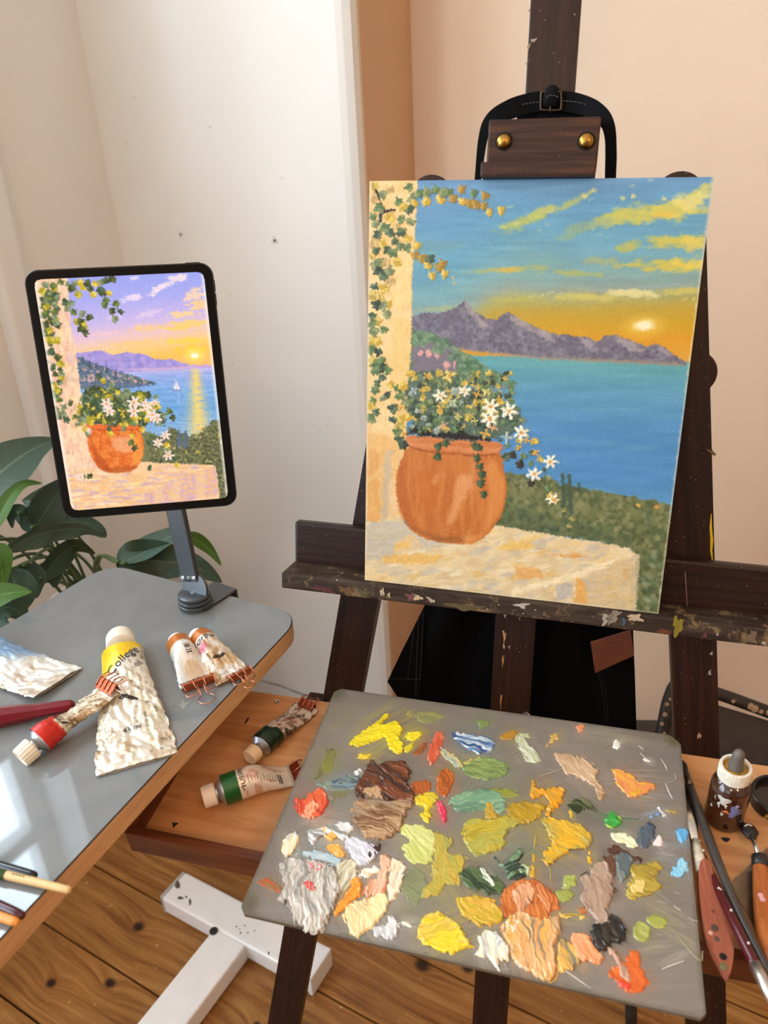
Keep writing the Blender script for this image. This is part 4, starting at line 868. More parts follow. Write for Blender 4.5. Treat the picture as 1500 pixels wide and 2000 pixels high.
# true screen rows run parallel to its lower edge: use a level coordinate for the horizon
LV = Y + 0.055 * (X - 250)
sky = sc.grad([(530, (156, 164, 238)), (580, (172, 172, 240)), (625, (206, 186, 234)), (655, (240, 200, 200)), (680, (252, 206, 140)), (705, (254, 196, 92)), (730, (252, 190, 110))])
sc.C[:] = sky(LV + 0.10 * (X - 260) * sstep(560, 660, LV))
def scl(x, y, rx, ry, a, col, al, seed):
    sl = sc.win(x - rx * 1.6, x + rx * 1.6, y - rx * 1.6, y + rx * 1.6)
    if sl is None: return
    Xs, Ys = sc.X[sl] - x, sc.Y[sl] - y; c, n = math.cos(a), math.sin(a)
    r = np.sqrt(((Xs * c + Ys * n) / rx) ** 2 + ((-Xs * n + Ys * c) / ry) ** 2) + (fbm((Xs + x) * 0.10, (Ys + y) * 0.2, seed, 4) - 0.5) * 1.9
    sc.put(sl, np.clip((1.0 - r) / 0.4, 0, 1) * al, col)
for k, (x, y, rx, ry, a, c, al) in enumerate([(800, 215, 80, 26, -0.1, (244, 222, 240), .9), (960, 160, 90, 26, -0.5, (250, 226, 236), .9), (1080, 100, 90, 34, -0.3, (252, 226, 228), .9), (1220, 200, 90, 50, -0.3, (254, 214, 180), .9), (1240, 270, 80, 36, -0.1, (254, 208, 150), .9), (1150, 330, 130, 30, -0.05, (254, 214, 150), .9), (1200, 400, 140, 26, 0, (255, 212, 120), .9), (850, 430, 110, 26, 0, (254, 206, 150), .85), (1100, 430, 150, 20, 0, (255, 208, 110), .9), (600, 470, 110, 20, 0, (246, 200, 210), .7), (900, 330, 90, 26, -0.2, (232, 206, 236), .8), (650, 360, 60, 26, 0, (226, 200, 240), .8), (1150, 520, 160, 26, 0, (255, 214, 84), .9), (800, 540, 200, 22, 0, (255, 204, 130), .8), (800, 85, 40, 14, 0, (240, 222, 244), .8), (450, 500, 60, 20, 0, (238, 190, 216), .7), (1180, 590, 110, 40, 0, (255, 206, 60), .8), (720, 250, 40, 12, 0, (250, 230, 236), .7)]):
    (q,) = cT([(x, y)]); scl(q[0], q[1], rx / 3.57, ry / 3.57, a - 0.04, c, al, k)
(q,) = cT([(1215, 622)]); sc.ell(q[0], q[1], 18, 13, 0, (255, 226, 110), 1.0, 0.9); sc.ell(q[0], q[1], 7, 5, 0, (255, 252, 226), 0.8)
# sea
hy = 720.5 + (X - 250) * -0.03
seac = sc.grad([(716, (216, 192, 230)), (735, (160, 178, 232)), (765, (128, 174, 226)), (800, (116, 168, 220)), (850, (140, 180, 222))])(Y + 0.03 * (X - 250))
seac = seac + ((fbm(X * 0.05, Y * 0.5, 3, 4) - 0.5) * 60)[..., None] * np.array([.8, .7, .5])
m = sstep(-0.8, 0.8, Y - hy)[..., None]; sc.C = sc.C * (1 - m) + seac * m
pathx = 381 + (Y - 720) * 0.075
pa = np.exp(-((X - pathx) / (8 + (Y - 720) * 0.11)) ** 2) * sstep(717, 722, Y) * sstep(0.30, 0.52, fbm(X * 0.14, Y * 0.55, 7, 3) + 0.12)
sc.C = sc.C * (1 - 0.9 * pa[..., None]) + np.array([255, 216, 112]) * 0.9 * pa[..., None]
# far hills
sc.poly(cT([(380, 605), (450, 600), (560, 585), (650, 620), (740, 598), (850, 610), (950, 650), (1060, 648), (1180, 690), (1340, 690), (1340, 706), (1100, 715), (850, 735), (700, 740), (400, 720)]), (160, 146, 214), 0.8, 1.5, 0.2, vary=14, vsc=(0.1, 0.1), cols=(180, 158, 220), seed=2)
sc.poly(cT([(700, 720), (900, 712), (1340, 690), (1340, 704), (900, 730)]), (222, 180, 214), 1.5, alpha=0.8)
# wooded headland with houses
sc.poly(cT([(380, 630), (430, 640), (480, 660), (560, 690), (660, 730), (780, 760), (860, 790), (960, 822), (840, 840), (700, 850), (400, 860)]), (112, 126, 152), 1.0, 3, 0.3, vary=26, vsc=(0.4, 0.4), cols=(84, 104, 130), seed=6)
for k in range(150):
    t = sc.rs.random(); x = 385 + 540 * t; y = 655 + 160 * t + 150 * (1 - t) * sc.rs.random()
    (q,) = cT([(x, y)]); sc.ell(q[0], q[1], 2 + 2 * sc.rs.random(), 1.5 + 2 * sc.rs.random(), 0, [(78, 96, 122), (110, 128, 132), (236, 186, 176), (70, 90, 104), (150, 150, 120), (226, 172, 150)][k % 6], 0.6, 0.75)
for (x, y, h_) in ((435, 650, 50), (485, 672, 60), (530, 690, 40), (600, 712, 60), (665, 730, 40), (470, 680, 40)):
    (q,) = cT([(x, y)]); sc.poly([(q[0] - 3, q[1] + h_ / 7), (q[0], q[1] - h_ / 7), (q[0] + 3, q[1] + h_ / 7)], (66, 84, 112), 0.8)
# sail boat
sc.poly(cT([(1082, 785), (1070, 860), (1084, 858)]), (252, 236, 236), 0.6); sc.poly(cT([(1086, 795), (1086, 860), (1112, 860)]), (246, 222, 226), 0.6); sc.line(cT([(1066, 866), (1118, 866)]), 1.6, (150, 130, 160)); sc.line(cT([(1100, 880), (1104, 960)]), 1.2, (216, 214, 236), alpha=0.6)
# olive bushes and cypresses
sc.poly(cT([(760, 1300), (860, 1180), (1000, 1180), (1040, 1120), (1100, 1150), (1180, 1190), (1260, 1150), (1340, 1080), (1400, 1070), (1470, 1600), (1380, 1640), (1340, 1400), (860, 1380)]), (126, 128, 86), 1.5, 5, 0.3, vary=30, vsc=(0.4, 0.4), cols=(84, 86, 58), seed=12)
for x in (1108, 1152): sc.poly(cT([(x - 18, 1270), (x - 14, 1180), (x, 1128), (x + 14, 1180), (x + 18, 1270)]), (92, 108, 124), 1.0)
for k in range(420):
    x = 870 + 590 * sc.rs.random(); y = 1170 + 450 * sc.rs.random()
    if y > 1370 and x < 1390: continue
    if x < 1200 and y < 1250: continue
    (q,) = cT([(x, y)]); c = [(86, 88, 60), (168, 160, 110), (222, 200, 140), (70, 70, 52), (130, 132, 84), (196, 170, 70)][int(sc.rs.integers(0, 6))]
    sc.ell(q[0], q[1], 1.4 + 1.6 * sc.rs.random(), 1.2 + 1.2 * sc.rs.random(), sc.rs.random() * 3, c, 0.6, 0.8)
# column at the left
sc.poly(cT([(70, 60), (330, 60), (350, 420), (385, 600), (420, 860), (450, 1100), (560, 1100), (600, 1440), (300, 1460), (200, 900)]), (250, 214, 176), 0.9, 2, 0.2, vary=14, vsc=(0.2, 0.08), cols=(244, 194, 164), seed=15)
for k in range(120):
    x = 110 + 330 * sc.rs.random(); y = 250 + 1180 * sc.rs.random(); lim = 330 + (y - 300) * 0.12
    if x > lim or x < 90 + (y - 100) * 0.19: continue
    (q,) = cT([(x, y)]); sc.ell(q[0], q[1], 3 + 5 * sc.rs.random(), 3 + 8 * sc.rs.random(), 0.1, [(255, 226, 178), (238, 176, 140), (220, 180, 190), (252, 206, 130), (206, 160, 130)][k % 5], 0.8, 0.5, 0.5, k)
# terrace
sc.poly(cT([(300, 1450), (480, 1410), (560, 1440), (830, 1420), (850, 1370), (1100, 1376), (1360, 1388), (1390, 1600), (1380, 1680), (340, 1740)]), (250, 208, 160), 0.9, 1, 0.2, vary=12, vsc=(0.1, 0.3), cols=(244, 192, 140), seed=18)
for k in range(220):
    x = 340 + 1000 * sc.rs.random(); y = 1390 + 300 * sc.rs.random()
    if x < 850 and y < 1440: continue
    (q,) = cT([(x, y)]); sc.ell(q[0], q[1], 6 + 10 * sc.rs.random(), 1.2 + 1.8 * sc.rs.random(), -0.06, [(255, 216, 150), (214, 176, 192), (200, 164, 190), (255, 228, 190), (248, 190, 120), (226, 176, 160)][int(sc.rs.integers(0, 6))], 0.7, 0.65, 0.6, k)
sc.poly(cT([(860, 1590), (1050, 1510), (1360, 1395), (1390, 1600), (880, 1680)]), (242, 186, 140), 1.5, 2, alpha=0.85, vary=14, vsc=(0.2, 0.2), cols=(214, 172, 190), seed=19)
for x in (960, 1080, 1250): sc.poly(cT([(x - 30, 1560 - (x - 960) * .35), (x + 40, 1530 - (x - 960) * .35), (x + 30, 1640), (x - 30, 1650)]), (248, 206, 150), 3, 3, alpha=0.6)
# pot
sc.poly(cT([(780, 1180), (900, 1150), (900, 1400), (780, 1420)]), (120, 122, 82), 2, 4, 0.3, vary=24, vsc=(0.4, 0.4))
sc.poly(cT([(780, 1365), (920, 1365), (920, 1450), (780, 1450)]), (248, 204, 156), 1.5)
sc.poly(smooth_poly(cT([(500, 1130), (470, 1190), (472, 1260), (500, 1340), (560, 1420), (640, 1440), (720, 1436), (800, 1415), (850, 1330), (862, 1250), (845, 1170), (820, 1120)]), 4), (226, 104, 36), 0.9, 0, vary=16, vsc=(0.15, 0.15), cols=(238, 134, 56), seed=22)
sc.poly(smooth_poly(cT([(500, 1250), (480, 1190), (540, 1300), (620, 1400), (600, 1430), (530, 1380)]), 4), (186, 74, 26), 3, alpha=0.7)
sc.poly(smooth_poly(cT([(640, 1200), (760, 1190), (800, 1250), (760, 1300), (660, 1280)]), 4), (248, 176, 130), 4, 3, alpha=0.75); sc.poly(smooth_poly(cT([(790, 1200), (840, 1200), (845, 1320), (790, 1390)]), 4), (250, 160, 70), 4, alpha=0.7)
sc.poly(smooth_poly(cT([(470, 1098), (600, 1106), (760, 1104), (830, 1096), (820, 1132), (620, 1140), (480, 1130)]), 4), (240, 110, 48), 0.8); sc.line(cT([(480, 1138), (640, 1146), (820, 1138)]), 1.6, (170, 62, 24)); sc.poly(cT([(560, 1410), (820, 1390), (760, 1440), (620, 1442)]), (176, 80, 36), 2, alpha=0.6)
# foliage
SG = [((84, 104, 52), (132, 146, 66)), ((60, 84, 58), (96, 118, 84)), ((176, 158, 40), (226, 204, 70)), ((120, 134, 96), (160, 170, 130)), ((212, 176, 50), (244, 220, 100)), ((66, 76, 44), (104, 112, 60))]
def lf(x, y, r, k):
    (q,) = cT([(x, y)]); sc.leaf(q[0], q[1], r / 3.57, sc.rs.random() * 6.3, *SG[k])
sc.poly(cT([(420, 1000), (440, 860), (520, 830), (640, 880), (760, 930), (900, 950), (1000, 1040), (1000, 1100), (900, 1100), (800, 1110), (600, 1100), (480, 1090)]), (92, 104, 60), 2, 10, 0.25, vary=20, vsc=(0.3, 0.3), cols=(58, 68, 44), seed=25)
for k in range(190):
    x = 400 + 560 * sc.rs.random(); y = 850 + 250 * sc.rs.random()
    if (x - 690) ** 2 / 330 ** 2 + (y - 1010) ** 2 / 150 ** 2 > 1: continue
    lf(x, y, 20 + 16 * sc.rs.random(), int(sc.rs.integers(0, 6)))
for k in range(90):   # column ivy and the top branch
    t = sc.rs.random(); x = 130 + 70 * t + 120 * sc.rs.random(); y = 110 + 950 * t + 60 * sc.rs.random()
    if sc.rs.random() < 0.25 and t > 0.3: continue
    lf(x, y, 20 + 16 * sc.rs.random(), [0, 1, 3, 5, 1, 2][k % 6])
for (x, y) in ((180, 130), (230, 140), (280, 110), (330, 130), (380, 120), (420, 115), (440, 150), (400, 200), (360, 160), (200, 220), (260, 220), (310, 250), (240, 270), (180, 280), (350, 260), (330, 300), (370, 320), (395, 390), (430, 330), (420, 380), (480, 360), (445, 415), (420, 440), (450, 465), (490, 160), (520, 120), (560, 110), (600, 100), (640, 95), (560, 170), (580, 190), (600, 240), (590, 265), (640, 310), (665, 265), (700, 320), (620, 190), (470, 120), (510, 200), (660, 365), (250, 400), (200, 450), (170, 400), (220, 520)): lf(x, y, 30, int(sc.rs.integers(0, 6)))
for (x, y) in ((1000, 1040), (1040, 1010), (1060, 1060), (960, 1100), (920, 1180), (900, 1230), (960, 1230), (1000, 1290), (1020, 1250), (1060, 1350), (1090, 1390), (850, 1140), (800, 900), (830, 900), (620, 1140), (630, 1170), (720, 1130), (770, 1230), (800, 1270), (780, 1180), (450, 1140), (470, 1170), (270, 930), (300, 980), (350, 950), (270, 1050), (380, 1050), (400, 1100), (900, 1410), (440, 1470), (480, 1465), (640, 830), (580, 800), (540, 770)): lf(x, y, 26, int(sc.rs.integers(0, 6)))
for (x, y, r) in ((600, 960, 42), (620, 1010, 40), (790, 950, 46), (790, 1010, 46), (880, 980, 44), (920, 1040, 48), (950, 1060, 40), (870, 960, 30), (1010, 1180, 36), (960, 1230, 36), (1030, 1320, 36), (420, 1470, 30), (940, 950, 28), (480, 1150, 22)):
    (q,) = cT([(x, y)]); sc.flower(q[0], q[1], r / 3.57, (254, 226, 214), (236, 170, 110), 6)
sc.ragged(1.1, 0.5, 81); sc.ragged(0.6, 1.1, 83)
sc.C += ((fbm(X * 0.35, Y * 0.35, 41, 3) - 0.5) * 14)[..., None]
# picture whitened towards the right and left rim of the display
cm = np.ones((nv, nu), bool); r_ = 0.0055
U, Vv = np.meshgrid(su, sv); du, dv = np.abs(U) - (SW - r_), np.abs(Vv) - (SH - r_); cm = ~((du > 0) & (dv > 0) & (du ** 2 + dv ** 2 > r_ ** 2)); kq = cm[:-1, :-1] & cm[1:, 1:] & cm[1:, :-1] & cm[:-1, 1:]
rimc = np.maximum(sstep(SW - 0.004, SW - 0.0012, U), sstep(-SW + 0.004, -SW + 0.0012, U))[..., None]; sc.C = sc.C * (1 - 0.6 * rimc) + np.array([255, 244, 236]) * 0.6 * rimc
grid('screen', SP, vcol('lit_screen', 0.08, emit=1.06), tablet, col=lin(np.clip(sc.C, 2, 255)), keep=kq, label='lit screen with a terrace, flower pot and sunset sea')

# stand: clamp on the table edge, stacked discs, hinge, flat arm and holder plate
GM = plain('grey_metal', (92, 95, 98), 0.38, 0.75); GM2 = plain('grey_metal_light', (150, 150, 152), 0.3, 0.85)
dsk = at_z(382, 1172, TZ + 0.008); dsk = np.array([dsk[0], dsk[1], TZ])
stand = thing('tablet_stand', dsk, 'grey metal tablet stand with flat arm and stacked discs clamped to table', 'stand')
Z = np.array([0, 0, 1.0])
for k, (z0, r) in enumerate(((0.003, 0.0200), (0.0085, 0.0195), (0.014, 0.0190))):
    lathe('swivel_disc', dsk + Z * z0, Z, [(r - 0.001, 0), (r, 0.0008), (r, 0.0038), (r - 0.0012, 0.0046), (0.008, 0.0048)], GM, stand, seg=40)
lathe('pivot_cap', dsk + Z * 0.0186, Z, [(0.0042, 0), (0.0042, 0.0006), (0.003, 0.001)], GM2, stand, seg=20)
# clamp plate running back over the table edge
e0 = meet((dsk[:2], lb[1]), (lb[0], np.array([-lb[1][1], lb[1][0]]))); nrm = np.array([-lb[1][1], lb[1][0]]); nrm = nrm if nrm @ NB[:2] > 0 else -nrm
dlen = float((lb[0] - dsk[:2]) @ nrm); ex2 = np.array([*lb[1], 0.0]); en2 = np.array([*nrm, 0.0]); SF = Frame(dsk, ex2, en2, Z)
ce = at_z(424, 1158, TZ); cdir = ce - dsk; cdir[2] = 0; dlen = float(np.linalg.norm(cdir)); cdir /= dlen; csd_ = np.cross(cdir, Z); SF = Frame(dsk, csd_, cdir, Z)
box('clamp_plate', SF, -0.019, 0.019, -0.004, dlen + 0.015, 0.0003, 0.0035, GM, stand, 0.0012)
box('clamp_jaw', SF, -0.019, 0.019, dlen + 0.0120, dlen + 0.0155, -0.045, 0.0034, GM, stand, 0.0015)
box('clamp_foot', SF, -0.019, 0.019, dlen - 0.03, dlen + 0.015, -0.045, -0.0425, GM, stand, 0.001)
lathe('clamp_screw', dsk + cdir * (dlen - 0.016) - Z * 0.0425, Z, [(0.0035, 0), (0.0035, 0.012), (0.010, 0.0125), (0.010, 0.0207)], GM, stand, seg=18)
# tilted hinge plate
hinge = at_dist(372, 1126, np.linalg.norm(dsk - EYE) - 0.004)
hinge = dsk + Z * 0.047 + en2 * 0.004 + ex2 * -0.006
hp = at_plane(372, 1128, dsk + en2 * 0.006, en2); hinge = hp
upv = hinge - (dsk + Z * 0.014); upv = upv - upv.dot(ex2) * ex2; hl = np.linalg.norm(upv); upv /= hl; hn = np.cross(ex2, upv)
HF = Frame(dsk + Z * 0.015, ex2, upv, hn)
hw = 0.0185
pts = [HF.p(hw * math.cos(t), hl * 0.42 + hw * 0.9 * math.sin(t), -0.002) for t in np.linspace(0, math.pi, 14)] + [HF.p(-hw, 0.0, -0.002), HF.p(hw, 0.0, -0.002)]
prism('hinge_plate', pts, hn, 0.004, GM, stand, 0.001)
hx = at_plane(372, 1128, hinge, en2) - at_plane(330, 1128, hinge, en2); hx /= np.linalg.norm(hx)
for k, (a, b) in enumerate(((-0.0135, -0.0055), (-0.0052, 0.0042), (0.0045, 0.0125))):
    lathe('hinge_barrel', hinge + hx * a, hx, [(0.0048, 0), (0.0052, 0.0006), (0.0052, b - a - 0.0006), (0.0048, b - a)], GM2 if k != 1 else GM, stand, seg=20)
# arm up to the back of the tablet
atop = TABF.p(0.012, 0.02, -0.022); av = atop - hinge; al = np.linalg.norm(av); av /= al; as_ = hx - hx.dot(av) * av; as_ /= np.linalg.norm(as_); an = np.cross(av, as_)
box('arm', Frame(hinge, av, as_, an), 0.001, al, -0.0128, 0.0128, -0.0035, 0.0035, GM, stand, 0.002)
box('holder_plate', TABF, -0.05, 0.06, -0.045, 0.045, -0.0105, -0.0068, GM, stand, 0.0015)
lathe('ball_joint', atop, TABF.R[2], [(0.008, 0), (0.011, 0.004), (0.011, 0.009), (0.008, 0.0125)], GM2, stand, seg=20)
# ================================================================== paint tubes and wire clips
ROSE = plain('rose_gold_wire', (214, 142, 112), 0.25, 1.0)
INK = plain('label_ink', (26, 25, 27), 0.6)
FOIL = plain('tube_neck_metal', (176, 176, 178), 0.35, 0.9)
CAPM = plain('tube_cap_cream', (232, 222, 200), 0.5, vary=0.06, vscale=120)
CAPW = plain('tube_cap_white', (238, 234, 226), 0.45)
class Tube:
    def __init__(s, head, tail, n, r, w, seed=0, wrinkle=0.0014, squeeze=0.0, thick=0.0011, curl=0.0, flat0=0.05, sqz=1.0, w0=0.03):
        s.sqz = sqz; s.w0 = w0
        s.h, s.t, s.n = np.asarray(head), np.asarray(tail), np.asarray(n, float)
        s.ax = s.t - s.h; s.L = np.linalg.norm(s.ax); s.ax /= s.L
        s.n = s.n - s.n.dot(s.ax) * s.ax; s.n /= np.linalg.norm(s.n); s.sd = np.cross(s.ax, s.n); s.r, s.w, s.seed, s.wr, s.sq, s.th, s.curl, s.f0 = r, w, seed, wrinkle, squeeze, thick, curl, flat0
    def ab(s, q):
        t = sstep(s.f0, 0.97, q); a = s.r * (1 - t) + s.w / 2 * t - s.sq * np.exp(-((q - 0.42) / 0.16) ** 2)
        b = s.r * s.sqz * (1 - t) ** 1.1 * (1 - 0.25 * np.exp(-((q - 0.45) / 0.2) ** 2) * (s.sq > 0)) + s.th; return a, b
    def S(s, q, th):
        q = np.asarray(q, float); th = np.asarray(th, float); a, b = s.ab(q)
        x = np.cos(th); y = np.sin(th)
        ramp = sstep(s.w0, s.w0 + 0.22, q) * (1 - 0.55 * sstep(0.85, 0.99, q))
        k_ = s.L / 0.11; xs = x * (s.w / 0.034)
        f1 = np.abs(fbm(q * 6.5 * k_ + 0.8 * xs, xs * 0.8 + 3, s.seed, 3) - 0.5) * 2; f2 = np.abs(fbm(q * 3.6 * k_ - xs * 1.5, xs * 1.6 + q * 3.2 * k_, s.seed + 9, 3) - 0.5) * 2; f3 = np.abs(fbm(q * 18 * k_, xs * 1.6, s.seed + 17, 2) - 0.5) * 2
        cr = (1.0 * f1 + 1.2 * f2 + 0.35 * f3 - 0.5)
        dz = s.wr * cr * ramp * np.where(y >= -0.05, 1.0, 0.15)
        ed = s.wr * 0.9 * (fbm(q * 22, x * 0 + 1, s.seed + 4, 3) - 0.5) * 2 * ramp
        up = b + b * y + dz * (y > -0.6) + s.curl * sstep(0.75, 1.0, q) * (x * 0.5 + 0.5)
        return s.h + s.ax * (q * s.L)[..., None] + s.sd * ((a + ed) * x)[..., None] + s.n * np.maximum(up, 0.0002)[..., None]
def paint_tube(name, label, T, colour, caprgb, capr, capl, group, shoulder=True, ridged=True, texts=(), captilt=0.0, nq=150, nt=110, rough=0.38):
    ob = thing(name, T.h + T.ax * T.L * 0.5, label, 'paint tube', group)
    q = np.concatenate([np.linspace(0, 0.97, nq), [0.985, 1.0]]); th = np.linspace(0, 2 * np.pi, nt)
    Q, TH = np.meshgrid(q, th, indexing='ij'); P = T.S(Q, TH); xx, up = np.cos(TH), np.sin(TH)
    col = np.clip(colour(Q, xx, up, T), 3, 252)
    body = grid('tube_body', P, vcol('tube_print_%d' % int(rough * 100), rough, 0.30, spec=0.7), ob, col=lin(col))
    a = T.S(np.zeros(24), np.linspace(0, 2 * np.pi, 24, endpoint=False)); c0 = a.mean(0)
    prof = [(T.r * 1.0, -0.0002), (T.r * 0.98, 0.0010), (T.r * 0.55, 0.005), (T.r * 0.48, 0.0055), (T.r * 0.48, 0.010)]
    if shoulder:
        Vn, Fn = lathe_vf(c0, -T.ax, prof, 28); dn_ = (Vn - c0) @ T.n; Vn = Vn - np.outer(dn_ * (1 - T.sqz), T.n); nk = mesh('tube_neck', Vn, Fn, FOIL, ob, True); nk.data.set_sharp_from_angle(angle=math.radians(40))
    off = 0.0072 if shoulder else 0.001
    cd = -T.ax * math.cos(captilt) + T.n * math.sin(captilt)
    ns = 72 if ridged else 36
    hc_ = float((c0 - T.h).dot(T.n)); c0 = c0 + T.n * max(0.0, capr * 1.03 + 0.0004 - hc_)
    lathe('cap', c0 + -T.ax * off, cd, [(capr * 0.90, 0), (capr, 0.0008), (capr * 0.97, capl * 0.86), (capr * 0.90, capl), (capr * 0.75, capl), (capr * 0.70, capl - 0.0006)], caprgb, ob, seg=ns, ridges=18 if ridged else 0, ramp=0.025 if ridged else 0, auto=30)
    for (txt, size, q0, x0, rot, shear, mat) in texts:
        V, F = text_verts(txt, size, shear)
        if not len(V): continue
        V = V - np.array([V[:, 0].mean(), V[:, 1].mean(), 0]); c, s_ = math.cos(rot), math.sin(rot)
        along = V[:, 0] * c - V[:, 1] * s_; side = -(V[:, 0] * s_ + V[:, 1] * c)
        qq = np.clip(q0 + along / T.L, 0.005, 0.995); a_, _ = T.ab(qq)
        xx_ = np.clip(x0 + side / a_, -0.97, 0.97)
        mesh('printed_text', T.S(qq, np.arccos(xx_)) + T.n * 0.0007, F, mat, ob)
    return ob
def mixc(a, b, t):
    return np.asarray(a, float) * (1 - t[..., None]) + np.asarray(b, float) * t[..., None]
def grime(c, Q, x, seed, col, thr=0.5, sc=(9, 3), k=0.9):
    return mixc(c, col, k * sstep(thr, thr + 0.12, fbm(Q * sc[0], x * sc[1] + 2, seed, 4)))

def wire_clip(name, label, T, group, q=0.965, span=0.6, flip=1, wires=4, tail=0.018, ring=True, scale=1.0, x0=0.0, lift=0.0):
    """rose-gold wire clip gripping the flat end of a tube"""
    a, b = T.ab(np.array([q])); hw = float(a[0]) * span; c = T.S(np.array([q]), np.array([np.arccos(np.clip(x0, -1, 1))]))[0]; zt = float(2 * b[0]) + 0.0016 + lift
    base = T.h + T.ax * (q * T.L) + T.sd * (x0 * float(a[0])); F = Frame(base, T.sd, T.ax, T.n)
    ob = thing(name, F.p(0, 0, 0), label, 'clip', group)
    d0, d1 = -0.0015, 0.0055 * scale
    bm = bmesh.new()
    pr = [(d0 - 0.002, zt - 0.0006), (d0, zt + 0.0005), (d1, zt + 0.0042 * scale), (d1 + 0.0012, zt + 0.0036 * scale), (d1 + 0.0012, 0.0006), (d1 + 0.0003, 0.0006), (d1 + 0.0003, zt + 0.0030 * scale), (d0, zt - 0.0004)]
    A = [bm.verts.new(Vector(F.p(-hw, v, w))) for v, w in pr]; B = [bm.verts.new(Vector(F.p(hw, v, w))) for v, w in pr]
    for i in range(len(pr)):
        j = (i + 1) % len(pr); bm.faces.new([A[i], B[i], B[j], A[j]])
    bm.faces.new(A); bm.faces.new(B[::-1])
    bmobj('clip_spine', bm, plain('rose_gold_sheet', (182, 98, 70), 0.3, 1.0), ob)
    rw = 0.00055; sp = []
    z1 = zt + 0.0030 * scale
    for k in range(wires):
        x = hw * (-1 + 2 * k / (wires - 1)); sp.append(dict(path=[F.p(x, d0 - 0.001, zt + 0.0006), F.p(x, d1, z1 + 0.0022), F.p(x * 0.92, d1 + 0.008 * scale, z1)], rad=rw, seg=6))
    zz = 0.0012 + z1 * 0.35
    sp.append(dict(path=[F.p(-hw, d1 + 0.001, z1), F.p(-hw * 0.95, d1 + 0.011 * scale, zz), F.p(-hw * 0.3, d1 + 0.012 * scale, zz), F.p(-hw * 0.16, d1 + 0.004, z1)], rad=rw, seg=6))
    sp.append(dict(path=[F.p(hw, d1 + 0.001, z1), F.p(hw * 0.95, d1 + 0.011 * scale, zz), F.p(hw * 0.3, d1 + 0.012 * scale, zz), F.p(hw * 0.16, d1 + 0.004, z1)], rad=rw, seg=6))
    tubes('wire_frame', sp, ROSE, ob)
    if ring:
        y0 = d1 + 0.012 * scale + tail * 0.55; R = hw * 0.48
        arc = [F.p(R * math.sin(t), y0 - R * math.cos(t) * flip, max(0.0009, zz * 0.7)) for t in np.linspace(0.55, 2 * math.pi - 0.55, 22)]
        sp = [dict(path=[F.p(hw * 0.16, d1 + 0.004, z1), F.p(hw * 0.18, d1 + 0.013 * scale, zz), arc[0]], rad=rw, seg=6), dict(path=arc, rad=rw * 1.05, seg=6), dict(path=[arc[-1], F.p(-hw * 0.18, d1 + 0.013 * scale, zz), F.p(-hw * 0.16, d1 + 0.004, z1)], rad=rw, seg=6)]
        tubes('wire_handle', sp, ROSE, ob)
    return ob

tz = lambda x, y: at_z(x, y, TZ + 0.0004)
def tzh(x, y, r):
    p = at_z(x, y, TZ + r); p[2] = TZ + 0.0004; return p
GT = 'paint tubes on the grey table'; Zu = (0, 0, 1.0)
# --- large yellow-label tube
def col_yellow(Q, x, up, T):
    c = np.broadcast_to(np.array([226, 220, 204.0]), Q.shape + (3,)).copy()
    dg = Q * 3.43 - x * 0.53                      # slanted label border
    c = mixc(c, (238, 200, 14), sstep(0.62, 0.58, dg + 0.10 * (fbm(Q * 9, x * 3, 3) - 0.5)) * 1.0)
    c = grime(c, Q, x, 5, (206, 196, 166), 0.50, (7, 3), 0.8); c = grime(c, Q + 0.0, x, 9, (178, 148, 112), 0.60 - 0.0, (8, 3), 0.75 )
    c = mixc(c, (190, 160, 128), 0.7 * sstep(0.74, 0.84, Q) * sstep(0.95, 0.9, Q) * sstep(0.40, 0.58, fbm(Q * 14, x * 4, 13)))
    c = grime(c, Q, x, 21, (120, 104, 84), 0.66, (26, 9), 0.8 ); yl = sstep(0.62, 0.58, dg)
    return mixc(c, (236, 196, 12), yl * 0.75) + ((fbm(Q * 30, x * 9, 2) - 0.5) * 34)[..., None]
TY = Tube(tzh(240, 1280, 0.012) + np.array([0, 0, 0.0006]), tz(269, 1496), Zu, 0.0205, 0.0665, 3, 0.0030, thick=0.0013, sqz=0.60, w0=0.18)
paint_tube('paint_tube', 'large crumpled cream paint tube with yellow label in the middle of the table', TY, col_yellow, CAPM, 0.0150, 0.021, GT, shoulder=True, ridged=False, rough=0.33,
           texts=[('College', 0.0138, 0.165, -0.22, 2.36, 0.35, INK), ('oil', 0.0100, 0.235, -0.60, 2.36, 0.0, plain('ink_grey', (96, 96, 98), 0.6)), ('45 ml', 0.0070, 0.73, 0.0, math.pi / 2, 0.0, INK)])
bmL = [(0.455, 0.02), (0.455, 0.34)]
qq = np.linspace(0, 2 * np.pi, 30); tubes('printed_logo', [dict(path=TY.S(0.50 + 0.011 * np.sin(qq) - 0.02 * np.cos(qq), np.arccos(-0.02 + 0.30 * np.cos(qq))) + TY.n * 0.0003, rad=0.0006, seg=5)] + [dict(path=TY.S(np.linspace(0.488, 0.512, 6) - 0.02 * xx, np.full(6, math.acos(-0.02 + 0.3 * xx))) + TY.n * 0.0003, rad=0.0008, seg=5) for xx in (-0.45, -0.1, 0.25, 0.5)], INK, bpy.data.objects['paint_tube'])
